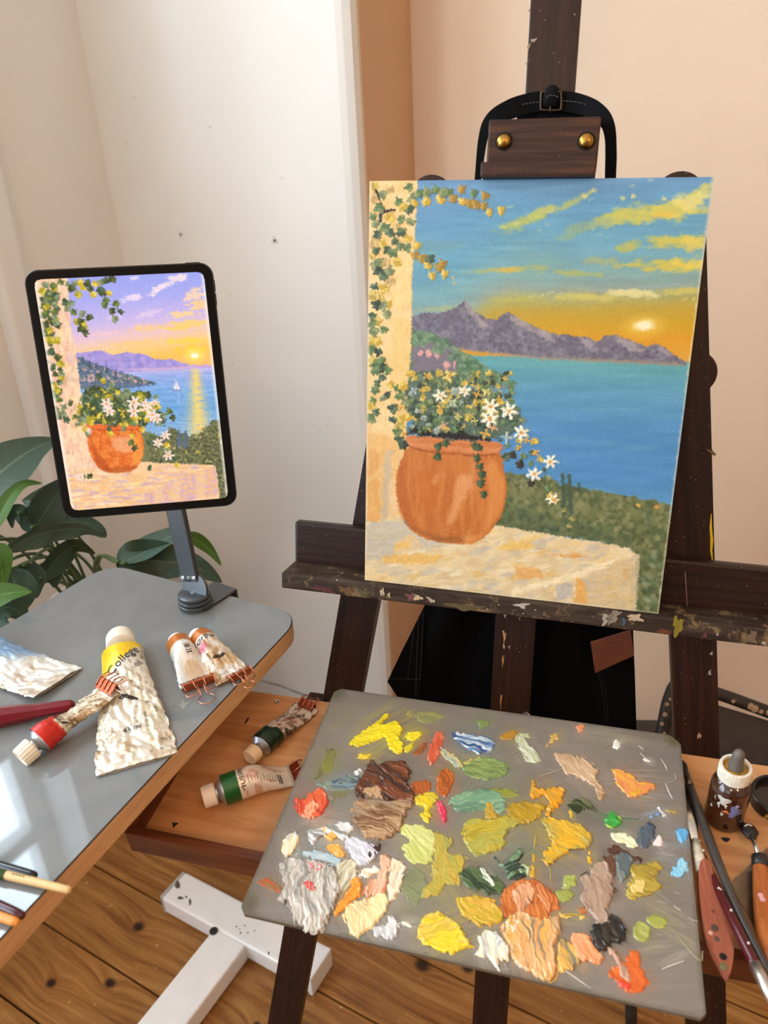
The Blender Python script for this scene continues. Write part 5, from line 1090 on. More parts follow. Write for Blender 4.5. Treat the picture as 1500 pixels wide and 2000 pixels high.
# --- red-band tube
def col_red(Q, x, up, T):
    c = np.broadcast_to(np.array([222, 212, 190.0]), Q.shape + (3,)).copy(); c = grime(c, Q, x, 33, (176, 146, 104), 0.52, (12, 3)); c = grime(c, Q, x, 37, (124, 100, 72), 0.62, (24, 6))
    lim = 0.24 + 0.10 * sstep(0.1, -0.3, x); r = sstep(0.01, -0.01, Q - lim); return mixc(c, (204, 38, 22), r) + ((fbm(Q * 30, x * 9, 4) - 0.5) * 26)[..., None]
TR = Tube(tzh(86, 1444, 0.0118), at_z(214, 1344, TZ + 0.021) - np.array([0, 0, 0.0025]), Zu, 0.0118, 0.026, 14, 0.0020, thick=0.0016, squeeze=0.0035)
paint_tube('paint_tube', 'small squeezed paint tube with a red band and ribbed cream cap', TR, col_red, CAPM, 0.0096, 0.0135, GT, texts=[('Norma', 0.0105, 0.305, 0.30, math.pi / 2, 0.3, INK)])
wire_clip('wire_clip', 'rose-gold wire clip on the end of the red-banded tube', TR, 'rose-gold wire clips', span=0.9, wires=5, ring=False, scale=1.05, lift=0.001)
# --- two ochre tubes
def col_ochre(sd, dirty):
    def f(Q, x, up, T):
        c = np.broadcast_to(np.array([224, 219, 210.0]), Q.shape + (3,)).copy()
        if dirty: c = grime(c, Q, x, sd, (196, 162, 116), 0.44, (6, 2), 0.85); c = grime(c, Q, x, sd + 3, (150, 118, 80), 0.60, (14, 5), 0.8); c = mixc(c, (206, 96, 116), sstep(0.10, 0.04, np.hypot((Q - 0.34), (x - 0.62) * 0.25)) * 0.8)
        else:
            c = mixc(c, (206, 182, 152), sstep(0.02, -0.02, np.hypot((Q - 0.80) * 1.5, (x + 0.05) * 0.5) - 0.30) * (Q < 0.9)); c = mixc(c, (206, 204, 196), sstep(0.3, 0.5, x))
        return mixc(c, (184, 106, 34), sstep(0.02, 0, Q - (0.22 if not dirty else 0.15))) + ((fbm(Q * 26, x * 8, sd) - 0.5) * 18)[..., None]
    return f
TB1 = Tube(tzh(350, 1262, 0.0128), tz(386, 1337), Zu, 0.0128, 0.0335, 41, 0.0007, thick=0.0012, flat0=0.3)
t1 = paint_tube('paint_tube', 'clean white paint tube with an ochre band and barcode, left of the ochre pair', TB1, col_ochre(41, False), CAPW, 0.0092, 0.0105, GT, shoulder=False, ridged=False)
for k in range(7):   # barcode
    q0 = 0.36 + 0.030 * k; tubes('barcode_line', [dict(path=TB1.S(np.array([q0, q0]), np.arccos(np.array([-0.05, -0.45]))) + TB1.n * 0.0002, rad=0.0002 + 0.0003 * (k % 3), seg=4)], INK, t1)
for k in range(6): tubes('printed_line', [dict(path=TB1.S(np.array([0.905, 0.905]), np.arccos(np.array([0.85 - 0.3 * k, 0.65 - 0.3 * k]))) + TB1.n * 0.0003, rad=0.0007, seg=4)], INK, t1)
TB2 = Tube(tzh(393, 1252, 0.0128), tz(459, 1326), Zu, 0.0128, 0.0385, 47, 0.0024, thick=0.0012)
paint_tube('paint_tube', 'stained crumpled paint tube with an ochre band, right of the ochre pair', TB2, col_ochre(47, True), CAPW, 0.0092, 0.0105, GT, shoulder=False, ridged=False, texts=[('Norma', 0.0095, 0.225, 0.05, math.pi / 2, 0.3, INK)])
qq = np.linspace(0, 2 * np.pi, 24); tubes('printed_logo', [dict(path=TB2.S(0.56 + 0.018 * np.sin(qq), np.arccos(-0.02 + 0.42 * np.cos(qq))) + TB2.n * 0.0003, rad=0.0004, seg=5), dict(path=TB2.S(np.full(6, 0.56), np.arccos(np.linspace(-0.36, 0.32, 6))) + TB2.n * 0.0003, rad=0.0006, seg=5)], INK, bpy.data.objects['paint_tube.003'])
wire_clip('wire_clip', 'rose-gold wire clip with a round handle on the barcode tube', TB1, 'rose-gold wire clips', span=0.95, wires=4, scale=1.25)
wire_clip('wire_clip', 'rose-gold wire clip overhanging the table edge on the stained ochre tube', TB2, 'rose-gold wire clips', span=0.62, wires=4, scale=1.0, x0=-0.22, tail=0.010)
# --- blue tube, mostly out of frame
def col_blue(Q, x, up, T):
    c = np.broadcast_to(np.array([226, 222, 214.0]), Q.shape + (3,)).copy(); c = grime(c, Q, x, 63, (196, 176, 156), 0.54, (9, 3)); c = grime(c, Q, x, 66, (206, 188, 130), 0.66, (13, 4))
    b = sstep(0.66, 0.50, Q + 0.10 * x + 0.10 * (fbm(Q * 7, x * 3, 8) - 0.5)); c = mixc(c, (120, 158, 198), b * 0.9); return c + ((fbm(Q * 24, x * 8, 61) - 0.5) * 34)[..., None]
tt = tz(117, 1340); hh = tz(0, 1302); dd = (hh - tt) / np.linalg.norm(hh - tt)
TBl = Tube(tt + dd * 0.165, tt, Zu, 0.019, 0.060, 61, 0.0034, thick=0.0016, curl=0.006, flat0=0.02)
paint_tube('paint_tube', 'large crumpled white and pale blue paint tube at the left picture edge', TBl, col_blue, CAPW, 0.0135, 0.015, GT, ridged=False)
tubes('printed_line', [dict(path=TBl.S(np.linspace(q0, q0 + 0.05, 5), np.arccos(np.linspace(x1, x1 + 0.22, 5))) + TBl.n * 0.0003, rad=0.0006, seg=5) for q0, x1 in ((0.33, 0.30), (0.36, 0.22), (0.39, 0.16), (0.42, 0.10), (0.45, 0.02))], plain('ink_blue', (52, 84, 140), 0.6), bpy.data.objects['paint_tube.004'])

# ================================================================== handles and brushes on the grey table
def brush(name, label, pts, radii, mat, cat='brush', group=None, ferrule=None, bristle=None, flat=1.0, parts=()):
    """pts from the handle's end to the ferrule"""
    pts = np.asarray(pts, float); ob = thing(name, pts.mean(0) - np.array([0, 0, float(np.mean(radii))]), label, cat, group)
    P = smooth_poly(pts, 6, False); R = np.interp(np.linspace(0, 1, len(P)), np.linspace(0, 1, len(radii)), radii)
    # rounded end
    d = (P[0] - P[1]); d /= np.linalg.norm(d); P = np.concatenate([[P[0] + d * R[0] * 0.85], [P[0] + d * R[0] * 0.55], P]); R = np.concatenate([[R[0] * 0.35], [R[0] * 0.8], R])
    tubes('handle', [dict(path=P, rad=R, seg=14, flat=flat, up=(0, 0, 1.0))], mat, ob)
    d = (P[-1] - P[-2]); d /= np.linalg.norm(d); e = P[-1]
    if ferrule:
        lf_, fm = ferrule; tubes('ferrule', [dict(path=[e - d * 0.001, e + d * lf_ * 0.3, e + d * lf_], rad=[R[-1] * 1.08, R[-1] * 1.08, R[-1] * 0.95], seg=14, up=(0, 0, 1.0))], fm, ob); e = e + d * lf_
    if bristle:
        lb_, bmx = bristle; tubes('bristles', [dict(path=[e - d * 0.001, e + d * lb_ * 0.5, e + d * lb_], rad=[R[-1] * 0.95, R[-1] * 1.1, R[-1] * 0.4], seg=14, up=(0, 0, 1.0))], bmx, ob)
    return ob
ALU = plain('ferrule_metal', (190, 186, 178), 0.3, 0.95)
def tp(x, y, h): return at_z(x, y, TZ + h)
def ext(a, b, l):
    a, b = np.asarray(a), np.asarray(b); d = (b - a) / np.linalg.norm(b - a); return b + d * l
GB = 'brushes lying on the grey table'
a, b = tp(66, 1710, 0.0045), tp(0, 1692, 0.0045)
brush('paintbrush', 'glossy black brush handle end on the grey table, above the wooden one', [a, b, ext(a, b, 0.10)], [0.0030, 0.0036, 0.0036], plain('gloss_black', (14, 14, 16), 0.12), group=GB, ferrule=(0.02, ALU))
a, b = tp(133, 1738, 0.0042), tp(0, 1706, 0.0042)
wb_ = brush('paintbrush', 'pale wooden brush handle jutting over the table edge, green printed end', [a, b, ext(a, b, 0.08)], [0.0026, 0.0033, 0.0035], plain('bare_wood', (214, 180, 124), 0.5, vary=0.08, vscale=120), group=GB, ferrule=(0.02, ALU))
g_ = ext(tp(133, 1738, 0.0042), tp(12, 1710, 0.0042), 0); d_ = (b - a) / np.linalg.norm(b - a)
tubes('green_band', [dict(path=[g_, g_ + d_ * 0.03], rad=[0.0035, 0.0036], seg=14, up=(0, 0, 1.0))], plain('band_green', (58, 96, 62), 0.4), wb_)
tubes('printed_line', [dict(path=[a + (b - a) * t + np.array([0, 0, 0.0029]), a + (b - a) * (t + 0.035) + np.array([0, 0, 0.0029])], rad=0.0006, seg=5) for t in (0.62, 0.67, 0.72, 0.77)], plain('print_olive', (96, 92, 66), 0.6), wb_)
a, b = tp(42, 1788, 0.0042), tp(0, 1770, 0.0042)
brush('paintbrush', 'dark wine-red brush handle end at the lower left table edge', [a, b, ext(a, b, 0.10)], [0.0028, 0.0036, 0.0036], plain('wine_gloss', (66, 14, 24), 0.15), group=GB, ferrule=(0.02, ALU))
a, b = tp(32, 1801, 0.0040), tp(0, 1790, 0.0040)
brush('paintbrush', 'orange wooden brush handle end, lowest on the grey table', [a, b, ext(a, b, 0.10)], [0.0026, 0.0032, 0.0033], plain('orange_wood', (222, 142, 60), 0.4), group=GB, ferrule=(0.02, ALU))
RED = plain('deep_red_plastic', (112, 10, 26), 0.3)
a, b = tp(140, 1378, 0.0075), tp(0, 1400, 0.010)
rh = thing('palette_knife', (a + b) / 2 - np.array([0, 0, 0.009]), 'deep red plastic tool handle lying between the blue and red tubes', 'palette knife')
P = smooth_poly([a, a * 0.6 + b * 0.4, b, ext(a, b, 0.05)], 6, False); R_ = np.interp(np.linspace(0, 1, len(P)), [0, 0.1, 0.4, 0.7, 1], [0.0055, 0.0062, 0.0070, 0.0105, 0.0095])
dd = (P[0] - P[1]) / np.linalg.norm(P[0] - P[1]); P = np.concatenate([[P[0] + dd * 0.003], P]); R_ = np.concatenate([[0.0030], R_])
tubes('handle', [dict(path=P, rad=R_, seg=8, up=(0, 0, 1.0), flat=0.95)], RED, rh, smooth=False)
tubes('blade', [dict(path=[P[-1] - np.array([0, 0, 0.004]), ext(P[-2], P[-1], 0.03) - np.array([0, 0, 0.005]), ext(P[-2], P[-1], 0.11) - np.array([0, 0, 0.0085])], rad=[0.003, 0.008, 0.004], seg=10, flat=0.08, up=(0, 0, 1.0))], STEEL, rh)
# ================================================================== wooden tray hung on the front of the easel
TF = -0.024                                    # tray floor below the palette plane
TRAYW = wood('tray_beech', (172, 114, 70), (218, 166, 116), along=7, across=55, rough=0.42, mid=(198, 142, 92), coat=0.15, bump=0.2)
LIPW = wood('tray_lip_wood', (70, 32, 15), (122, 66, 34), along=6, across=90, rough=0.4, mid=(94, 48, 24))
tray = thing('wooden_tray', TRAY.p(0.17, 0.1, TF - 0.012), 'shallow brown wooden tray on the easel front, carrying the grey palette', 'tray')
tfl = box('tray_floor', TRAY, -0.133, 0.500, -0.001, 0.195, TF - 0.006, TF, TRAYW, tray, 0.0008)
box('front_lip', TRAY, -0.139, 0.506, 0.194, 0.203, TF - 0.012, -0.0088, LIPW, tray, 0.0012)
box('side_lip', TRAY, -0.1395, -0.1315, 0.0, 0.1945, TF - 0.012, -0.0090, LIPW, tray, 0.0012, gdir=1)
box('side_lip', TRAY, 0.4985, 0.5065, 0.0, 0.1945, TF - 0.012, -0.0090, LIPW, tray, 0.0012, gdir=1)
box('palette_batten', TRAY, 0.02, 0.33, 0.012, 0.024, TF, -0.0046, LIPW, tray, 0.0008)
for u in (-0.030, 0.352):                       # bearers that carry the tray back to the easel legs
    box('bearer', TRAY, u - 0.010, u + 0.010, -0.018, 0.19, TF - 0.024, TF - 0.006, EW, tray, 0.001, gdir=1)
q = TRAY.uv(541, 1371, TF); lathe('screw', TRAY.p(q[0], q[1], TF - 0.001), TRAY.R[2], [(0.0030, 0), (0.0030, 0.0016), (0.0022, 0.0019), (0.0012, 0.0012)], STEEL, tray, seg=14)
NAIL = plain('nail_black', (24, 18, 15), 0.8)
q = TRAY.uv(341, 1611, TF); prism('torn_hole', [TRAY.p(q[0] + x, q[1] + y, TF) for x, y in ((-0.0035, -0.002), (0.003, -0.0025), (0.0002, 0.0035))], TRAY.R[2], 0.0003, NAIL, tray)
q = TRAY.uv(482, 1408, TF); prism('scratch', [TRAY.p(q[0] + x, q[1] + y, TF) for x, y in ((-0.001, -0.004), (0.001, -0.005), (0.0008, 0.003), (-0.0012, 0.004))], TRAY.R[2], 0.0003, NAIL, tray)
q = TRAY.uv(1418, 1640, TF); prism('stain', [TRAY.p(q[0] + x, q[1] + y, TF) for x, y in smooth_poly(((-0.004, -0.001), (0.003, -0.002), (0.002, 0.001), (-0.001, 0.0025)), 4)], TRAY.R[2], 0.0003, NAIL, tray)
# tubes in the tray
trp = lambda x, y: TRAY.hit(x, y, TF + 0.0004)
def trh(x, y, r):
    return TRAY.hit(x, y, TF + r) - TRAY.R[2] * (r - 0.0004)
GTT = 'paint tubes in the wooden tray'
def col_dgreen(Q, x, up, T):
    c = np.broadcast_to(np.array([214, 200, 180.0]), Q.shape + (3,)).copy(); c = grime(c, Q, x, 73, (140, 112, 86), 0.46, (9, 3)); c = grime(c, Q, x, 76, (66, 52, 44), 0.58, (14, 5)); c = grime(c, Q, x, 79, (150, 70, 44), 0.66, (8, 3))
    return mixc(c, (14, 44, 30), sstep(0.02, 0, Q - 0.20 - 0.08 * sstep(0, 0.4, x)))
TG1 = Tube(trh(511, 1458, 0.0122), trp(601, 1381), _pn, 0.0122, 0.0300, 71, 0.0012, thick=0.0013)
paint_tube('paint_tube', 'stained paint tube with a dark green band, further back in the tray', TG1, col_dgreen, plain('cap_tan', (220, 190, 150), 0.5), 0.0088, 0.0115, GTT, ridged=False)
def col_green(Q, x, up, T):
    c = np.broadcast_to(np.array([232, 216, 198.0]), Q.shape + (3,)).copy(); c = mixc(c, (184, 168, 150), sstep(0.86, 0.90, Q)); c = grime(c, Q, x, 83, (196, 132, 112), 0.60, (7, 3), 0.6 * 1.0)
    return mixc(c, (22, 92, 34), sstep(0.01, 0, Q - 0.20))
TG2 = Tube(trh(437, 1546, 0.0138), trp(582, 1512), _pn, 0.0138, 0.0270, 81, 0.0006, thick=0.0013, flat0=0.35)
mt = paint_tube('paint_tube', 'paint tube with a bright green band and printed label, nearer in the tray', TG2, col_green, plain('cap_pink_white', (236, 214, 194), 0.5), 0.0105, 0.0125, GTT, ridged=False, texts=[('MUSSINI', 0.0060, 0.262, 0.36, math.pi / 2, 0.0, INK), ('Schmincke', 0.0042, 0.735, 0.45, math.pi / 2, 0.0, plain('ink_white', (230, 226, 220), 0.6))])
for k in range(9): tubes('printed_line', [dict(path=TG2.S(np.full(5, 0.34 + 0.037 * k + (0.05 if k > 1 else 0)), np.arccos(np.linspace(0.78 - 0.05 * (k % 3), 0.30 + 0.1 * (k % 2), 5))) + TG2.n * 0.0002, rad=0.00028, seg=4)], plain('ink_greygreen', (110, 116, 100), 0.6), mt)
qs = np.linspace(0.715, 0.765, 5); xs = np.linspace(0.10, 0.80, 9); Qm, Xm = np.meshgrid(qs, xs, indexing='ij'); grid('logo_badge', TG2.S(Qm, np.arccos(Xm)) + TG2.n * 0.00015, INK, mt)
wire_clip('wire_clip', 'rose-gold wire clip on the dark green banded tube in the tray', TG1, 'rose-gold wire clips', span=0.6, wires=4, scale=0.9, tail=0.008, ring=False)
wire_clip('wire_clip', 'rose-gold wire clip on the bright green banded tube in the tray', TG2, 'rose-gold wire clips', span=0.75, wires=3, scale=0.8, tail=0.006, ring=False)

# ================================================================== palette
PLW, PLH = 0.3500, 0.2545
pal = thing('paint_palette', TRAY.p(0.17, 0.12, -0.0045), 'grey rectangular palette covered with dabs of oil paint', 'palette')
nu, nv = 440, 320
u_ = np.linspace(0, PLW, nu); v_ = np.linspace(0, PLH, nv)
shr = np.linspace(0, 1, nv)
PP = TRAY.o + u_[None, :, None] * TRAY.R[0] + v_[:, None, None] * TRAY.R[1] + 0.0001 * TRAY.R[2]
pc = Canvas(PP, 4); X, Y = pc.X, pc.Y
pc.C[:] = np.array([122, 114, 105.0]); pc.C += ((fbm(X * 0.006, Y * 0.006, 2, 4) - 0.5) * 22)[..., None]; pc.C += ((fbm(X * 0.02 + Y * 0.01, Y * 0.10, 6, 4) - 0.5) * 12)[..., None]
Q1, Q2, Q4 = crop(460, 1330, 3.0), crop(900, 1330, 3.0), crop(800, 1600, 3.0)
def smear(x, y, rx, ry, a, col, al, seed):
    m_ = max(rx, ry) * 1.5; sl = pc.win(x - m_, x + m_, y - m_, y + m_)
    if sl is None: return
    Xs, Ys = pc.X[sl] - x, pc.Y[sl] - y; c, n = math.cos(a), math.sin(a); p_, q_ = Xs * c + Ys * n, -Xs * n + Ys * c
    r = np.sqrt((p_ / rx) ** 2 + (q_ / ry) ** 2); tex = fbm(p_ * 0.02, q_ * 0.35, seed, 4)
    pc.put(sl, np.clip(1.1 - r, 0, 1) * sstep(0.30, 0.62, tex) * al, col)
for k, (x, y, rx, ry, a, c, al) in enumerate([(640, 1490, 50, 30, -0.9, (118, 122, 66), .9), (665, 1400, 60, 26, -0.5, (128, 124, 86), .7), (620, 1560, 40, 50, 0, (120, 118, 96), .5), (790, 1440, 60, 14, -0.3, (150, 146, 66), .7), (690, 1580, 50, 30, -0.2, (126, 130, 110), .7), (620, 1600, 50, 20, -0.5, (170, 166, 140), .6), (800, 1760, 60, 50, 0.2, (130, 132, 92), .8), (880, 1500, 70, 20, -0.3, (110, 124, 78), .7), (1000, 1600, 130, 40, -0.1, (128, 130, 96), .5), (1060, 1650, 70, 60, 0.1, (146, 138, 70), .55), (1000, 1660, 60, 60, 0.3, (122, 140, 118), .6), (930, 1410, 60, 20, -0.4, (112, 122, 84), .6), (1000, 1440, 50, 20, -0.4, (140, 134, 90), .6), (1200, 1440, 110, 16, 0.08, (150, 142, 110), .6), (1240, 1520, 90, 10, 0.05, (176, 172, 160), .6), (1270, 1560, 60, 24, 0.1, (150, 156, 160), .5), (1300, 1660, 30, 70, 0.1, (140, 152, 160), .45), (1200, 1600, 60, 12, 0.2, (92, 128, 80), .6), (1270, 1590, 40, 8, -0.25, (140, 160, 180), .7), (1300, 1780, 90, 20, 0.5, (160, 150, 116), .6), (1330, 1830, 60, 20, 0.55, (168, 160, 128), .6), (1280, 1850, 60, 14, -0.1, (172, 162, 130), .55), (1320, 1870, 40, 10, -0.4, (184, 176, 150), .7), (1100, 1790, 60, 20, -0.2, (156, 138, 80), .5), (980, 1745, 30, 20, 0, (80, 96, 76), .6), (860, 1720, 60, 40, 0.9, (150, 146, 84), .5), (1080, 1560, 90, 16, -0.15, (140, 128, 112), .5), (740, 1850, 90, 16, 0.25, (94, 120, 120), .8), (860, 1885, 110, 12, 0.25, (130, 150, 152), .8), (1090, 1930, 70, 10, 0.25, (180, 178, 168), .8), (640, 1820, 60, 8, 0.2, (120, 118, 108), .6), (1250, 1755, 60, 40, 0.6, (134, 126, 100), .5), (560, 1700, 30, 60, 0.3, (130, 124, 116), .4), (760, 1380, 90, 20, -0.2, (140, 132, 116), .5), (1190, 1690, 30, 50, 0.2, (104, 84, 70), .5)]):
    smear(x, y, rx, ry, a, c, al, k)
for i in range(70):   # fine dry scratches of colour
    x = 560 + 780 * pc.rs.random(); y = 1400 + 520 * pc.rs.random(); l = 10 + 40 * pc.rs.random(); a = -0.5 + 1.0 * pc.rs.random()
    pc.line([(x, y), (x + l * math.cos(a), y + l * math.sin(a))], 0.9, [(186, 180, 166), (170, 160, 90), (150, 146, 140), (200, 196, 184)][i % 4], 0.8, 0.5)
# rounded, worn corners
cut = np.ones((nv - 1, nu - 1), bool)
uc, vc = np.meshgrid((u_[:-1] + u_[1:]) / 2, (v_[:-1] + v_[1:]) / 2)
for (cu_, cv_, r) in ((0, 0, 0.006), (PLW, 0, 0.010), (0, PLH, 0.006), (PLW, PLH, 0.004)):
    du, dv = r - np.abs(uc - cu_), r - np.abs(vc - cv_); cut &= ~((du > 0) & (dv > 0) & (du + dv > r * 0.9))
ed = np.minimum.reduce([np.broadcast_to(u_[None, :], (nv, nu)), np.broadcast_to(PLW - u_[None, :], (nv, nu)), np.broadcast_to(v_[:, None], (nv, nu)), np.broadcast_to(PLH - v_[:, None], (nv, nu))])
em = sstep(0.0035, 0.0005, ed + 0.004 * (fbm(X * 0.08, Y * 0.08, 3) - 0.5))[..., None] * 0.55; pc.C = pc.C * (1 - em) + np.array([92, 84, 68]) * em
for (x, y, r, c) in ((1318, 1440, 16, (86, 84, 52)), (480, 1765, 24, (92, 84, 62)), (660, 1352, 14, (96, 96, 76))): pc.ell(x, y, r, r, 0, c, 1.0, 0.8, 0.5)
cp = [TRAY.p(u, v, -0.0045) for u, v in ((0.0052, 0.0003), (PLW - 0.0085, 0.0003), (PLW - 0.0003, 0.0085), (PLW - 0.0003, PLH - 0.0035), (PLW - 0.0035, PLH - 0.0003), (0.0052, PLH - 0.0003), (0.0003, PLH - 0.0052), (0.0003, 0.0052))]
prism('palette_board', cp, TRAY.R[2], 0.0045, plain('palette_edge', (98, 88, 74), 0.5, vary=0.15, vscale=60), pal, 0.0006)

PAINT = vcol('wet_oil', 0.28, spec=0.5, coat=0.2)
DABS = []
DN = [0]
def dab(*a, **k): DABS.append((a, k))
def build_dab(pts, cols, ang=0.0, th=0.0016, ridge=0.8, rag=3.0, streak=0.35, cell=0.0006, fr=0.0, label=None, thin=False):
    """a dab of paint with its own relief; pts traced outline, cols mixed along the strokes"""
    k = DN[0]; DN[0] += 1
    W = np.array([TRAY.uv(x, y, 0.0)[:2] for x, y in pts]); W = smooth_poly(W, 4)
    mn, mx = W.min(0) - 0.003, W.max(0) + 0.003
    us = np.arange(mn[0], mx[0], cell); vs = np.arange(mn[1], mx[1], cell); U, V = np.meshgrid(us, vs)
    d = poly_sdf(U, V, W); mm = 1000.0
    ca, sa = math.cos(ang), math.sin(ang); p_, q_ = (U * ca + V * sa) * mm, (-U * sa + V * ca) * mm
    wx, wy = (fbm(p_ * 0.07, q_ * 0.07, k + 40, 3) - 0.5), (fbm(p_ * 0.07 + 7, q_ * 0.07, k + 50, 3) - 0.5)
    p_, q_ = p_ + 14 * wx, q_ + 12 * wy
    d = d + (fbm(p_ * 0.22, q_ * 0.42, k, 4) - 0.5) * 2 * rag * 0.0011
    strk = 0.55 * fbm(p_ * 0.05, q_ * 0.42, k + 3, 4) + 0.45 * fbm(p_ * 0.16, q_ * 0.2, k + 4, 3); fine = fbm(p_ * 0.14, q_ * 1.3, k + 7, 3)
    prof = np.clip(-d / 0.0022, 0, 1) ** 0.6; rimr = np.exp(-((d + 0.0012) / 0.0010) ** 2)
    h = th * prof * (0.35 + ridge * (0.85 * np.abs(strk - 0.5) * 2 + 0.30 * strk + 0.25 * fine) + 0.42 * rimr * (0.4 + strk)) + 0.00010 + 0.00004 * (k % 5)
    h = np.where(d > 0, -0.0002, h)
    cols = [np.asarray(c, float) for c in cols]; C = np.broadcast_to(cols[0], U.shape + (3,)).copy()
    for i, c in enumerate(cols[1:]):
        n = 0.6 * fbm(p_ * 0.035, q_ * 0.5, k + 11 + i * 5, 4) + 0.4 * fbm(p_ * 0.06 + 9, q_ * 0.08, k + 31 + i, 3); t = sstep(0.50, 0.50 + streak * 0.3 + 0.02, n + 0.02 * i)[..., None]; C = C * (1 - t) + c * t
    C = C + ((fine - 0.5) * 22 + (strk - 0.5) * 16)[..., None]
    m = d < 0.0007; kq = m[:-1, :-1] & m[1:, 1:] & m[1:, :-1] & m[:-1, 1:]
    if kq.sum() < 4: return
    grid('paint_dab', TRAY.o + U[..., None] * TRAY.R[0] + V[..., None] * TRAY.R[1] + h[..., None] * TRAY.R[2], PAINT, pal, col=lin(np.clip(C, 3, 252)), keep=kq, label=label)
D1 = lambda pts, *a, **k: dab(Q1(pts), *a, **k)
D2 = lambda pts, *a, **k: dab(Q2(pts), *a, **k)
# thin films first
D1([(1060, 190), (1130, 178), (1215, 200), (1180, 235), (1120, 252), (1065, 228)], [(150, 148, 84), (128, 130, 84)], 0.2, 0.0006)
D1([(530, 400), (590, 410), (560, 520), (470, 580), (460, 560), (510, 470)], [(126, 128, 56), (100, 100, 60)], -1.0, 0.0003)
D1([(990, 1130), (1080, 1100), (1130, 1180), (1090, 1280), (1030, 1310), (975, 1230)], [(126, 132, 92), (112, 116, 88)], 0.4, 0.0004)
D1([(1330, 500), (1420, 460), (1500, 448), (1570, 480), (1600, 520), (1570, 562), (1450, 582), (1360, 560)], [(126, 150, 86), (146, 160, 96), (104, 126, 74)], 0.1, 0.0010)
D1([(1260, 695), (1340, 650), (1420, 640), (1500, 636), (1580, 700), (1560, 782), (1480, 752), (1350, 772), (1270, 740)], [(112, 154, 122), (140, 170, 134), (92, 132, 104)], -0.4, 0.0010)
D1([(475, 600), (560, 585), (700, 545), (745, 556), (700, 632), (560, 645), (500, 622)], [(112, 138, 150), (66, 78, 90), (128, 140, 120)], -0.15, 0.0008)
D1([(560, 650), (640, 640), (690, 650), (600, 690), (560, 720)], [(118, 112, 78)], -0.3, 0.0004)
# yellow, top left
D1([(668, 372), (690, 345), (790, 265), (880, 196), (905, 215), (850, 262), (940, 234), (975, 290), (955, 330), (988, 382), (950, 435), (905, 398), (865, 335), (800, 362), (720, 388)], [(238, 214, 14), (222, 204, 30), (206, 190, 24)], -0.5, 0.0024)
D1([(985, 332), (1030, 298), (1095, 305), (1046, 362), (1012, 345)], [(232, 212, 40)], -0.3, 0.0014); D1([(720, 432), (800, 422), (810, 436), (745, 462)], [(226, 196, 40)], 0, 0.001); D1([(1008, 175), (1026, 168), (1024, 205), (1010, 200)], [(176, 160, 60)], 1.4, 0.001)
D1([(980, 400), (1030, 360), (1045, 380), (1010, 425)], [(206, 188, 30)], -0.6, 0.001)
D1([(1185, 296), (1222, 336), (1205, 420), (1150, 492), (1122, 440), (1150, 350)], [(204, 92, 62), (186, 76, 46), (214, 120, 92)], 1.3, 0.0012)
D1([(1122, 362), (1092, 425), (1038, 436), (1060, 402)], [(150, 84, 38), (120, 62, 26)], -0.7, 0.0007)
D1([(1270, 318), (1300, 298), (1345, 312), (1505, 346), (1500, 420), (1400, 424), (1335, 380)], [(88, 124, 164), (30, 58, 110), (206, 216, 222)], 0.18, 0.0018, streak=0.6)
D1([(1198, 390), (1262, 418), (1332, 488), (1312, 512), (1228, 462)], [(196, 186, 126), (150, 160, 150)], 0.75, 0.0014)
D1([(1335, 470), (1420, 450), (1440, 480), (1360, 500)], [(190, 176, 90)], -0.2, 0.0008)
D1([(1420, 230), (1490, 240), (1470, 270), (1430, 290)], [(120, 136, 80)], 0.3, 0.0008); D1([(1600, 300), (1640, 290), (1650, 330), (1600, 340)], [(168, 124, 50)], 0.3, 0.0008)
# browns
D1([(735, 560), (770, 510), (800, 458), (832, 490), (900, 470), (1000, 488), (1026, 540), (1010, 600), (1052, 660), (1045, 722), (950, 700), (870, 700), (840, 640), (770, 628), (740, 700), (702, 652), (715, 590)], [(74, 40, 20), (54, 26, 12), (116, 58, 24)], 0.5, 0.0026)
D1([(750, 630), (850, 622), (866, 690), (840, 690), (760, 660), (735, 700), (728, 670)], [(190, 152, 112)], 0.9, 0.0022)
D1([(682, 730), (760, 692), (900, 704), (1000, 690), (1052, 716), (1005, 770), (972, 860), (920, 912), (820, 936), (740, 902), (690, 820)], [(184, 148, 108), (164, 128, 90), (150, 126, 100), (122, 84, 50)], 0.1, 0.0028)
D1([(1036, 600), (1130, 588), (1142, 640), (1092, 672), (1028, 652)], [(166, 84, 28), (134, 60, 20)], 0.3, 0.0009)
D1([(1188, 552), (1240, 516), (1282, 570), (1262, 622), (1220, 682), (1178, 642)], [(188, 98, 36), (150, 74, 28)], 1.2, 0.0010)
D1([(348, 690), (400, 690), (480, 628), (532, 660), (542, 730), (500, 782), (440, 802), (368, 782)], [(206, 66, 32), (186, 52, 24), (222, 96, 50)], 1.0, 0.0018)
D1([(408, 726), (460, 698), (486, 740), (452, 806), (398, 796)], [(238, 164, 124), (226, 142, 100)], 1.4, 0.0022)
D1([(1054, 682), (1150, 654), (1188, 690), (1152, 742), (1132, 828), (1080, 792), (1110, 740), (1060, 724)], [(220, 196, 30), (196, 176, 40)], 0.5, 0.0018)
D1([(1174, 708), (1216, 716), (1238, 760), (1226, 834), (1194, 782)], [(216, 58, 88), (240, 200, 206)], 1.2, 0.0018)
D1([(700, 530), (722, 515), (730, 540), (705, 556)], [(226, 224, 220)], 0.3, 0.001)
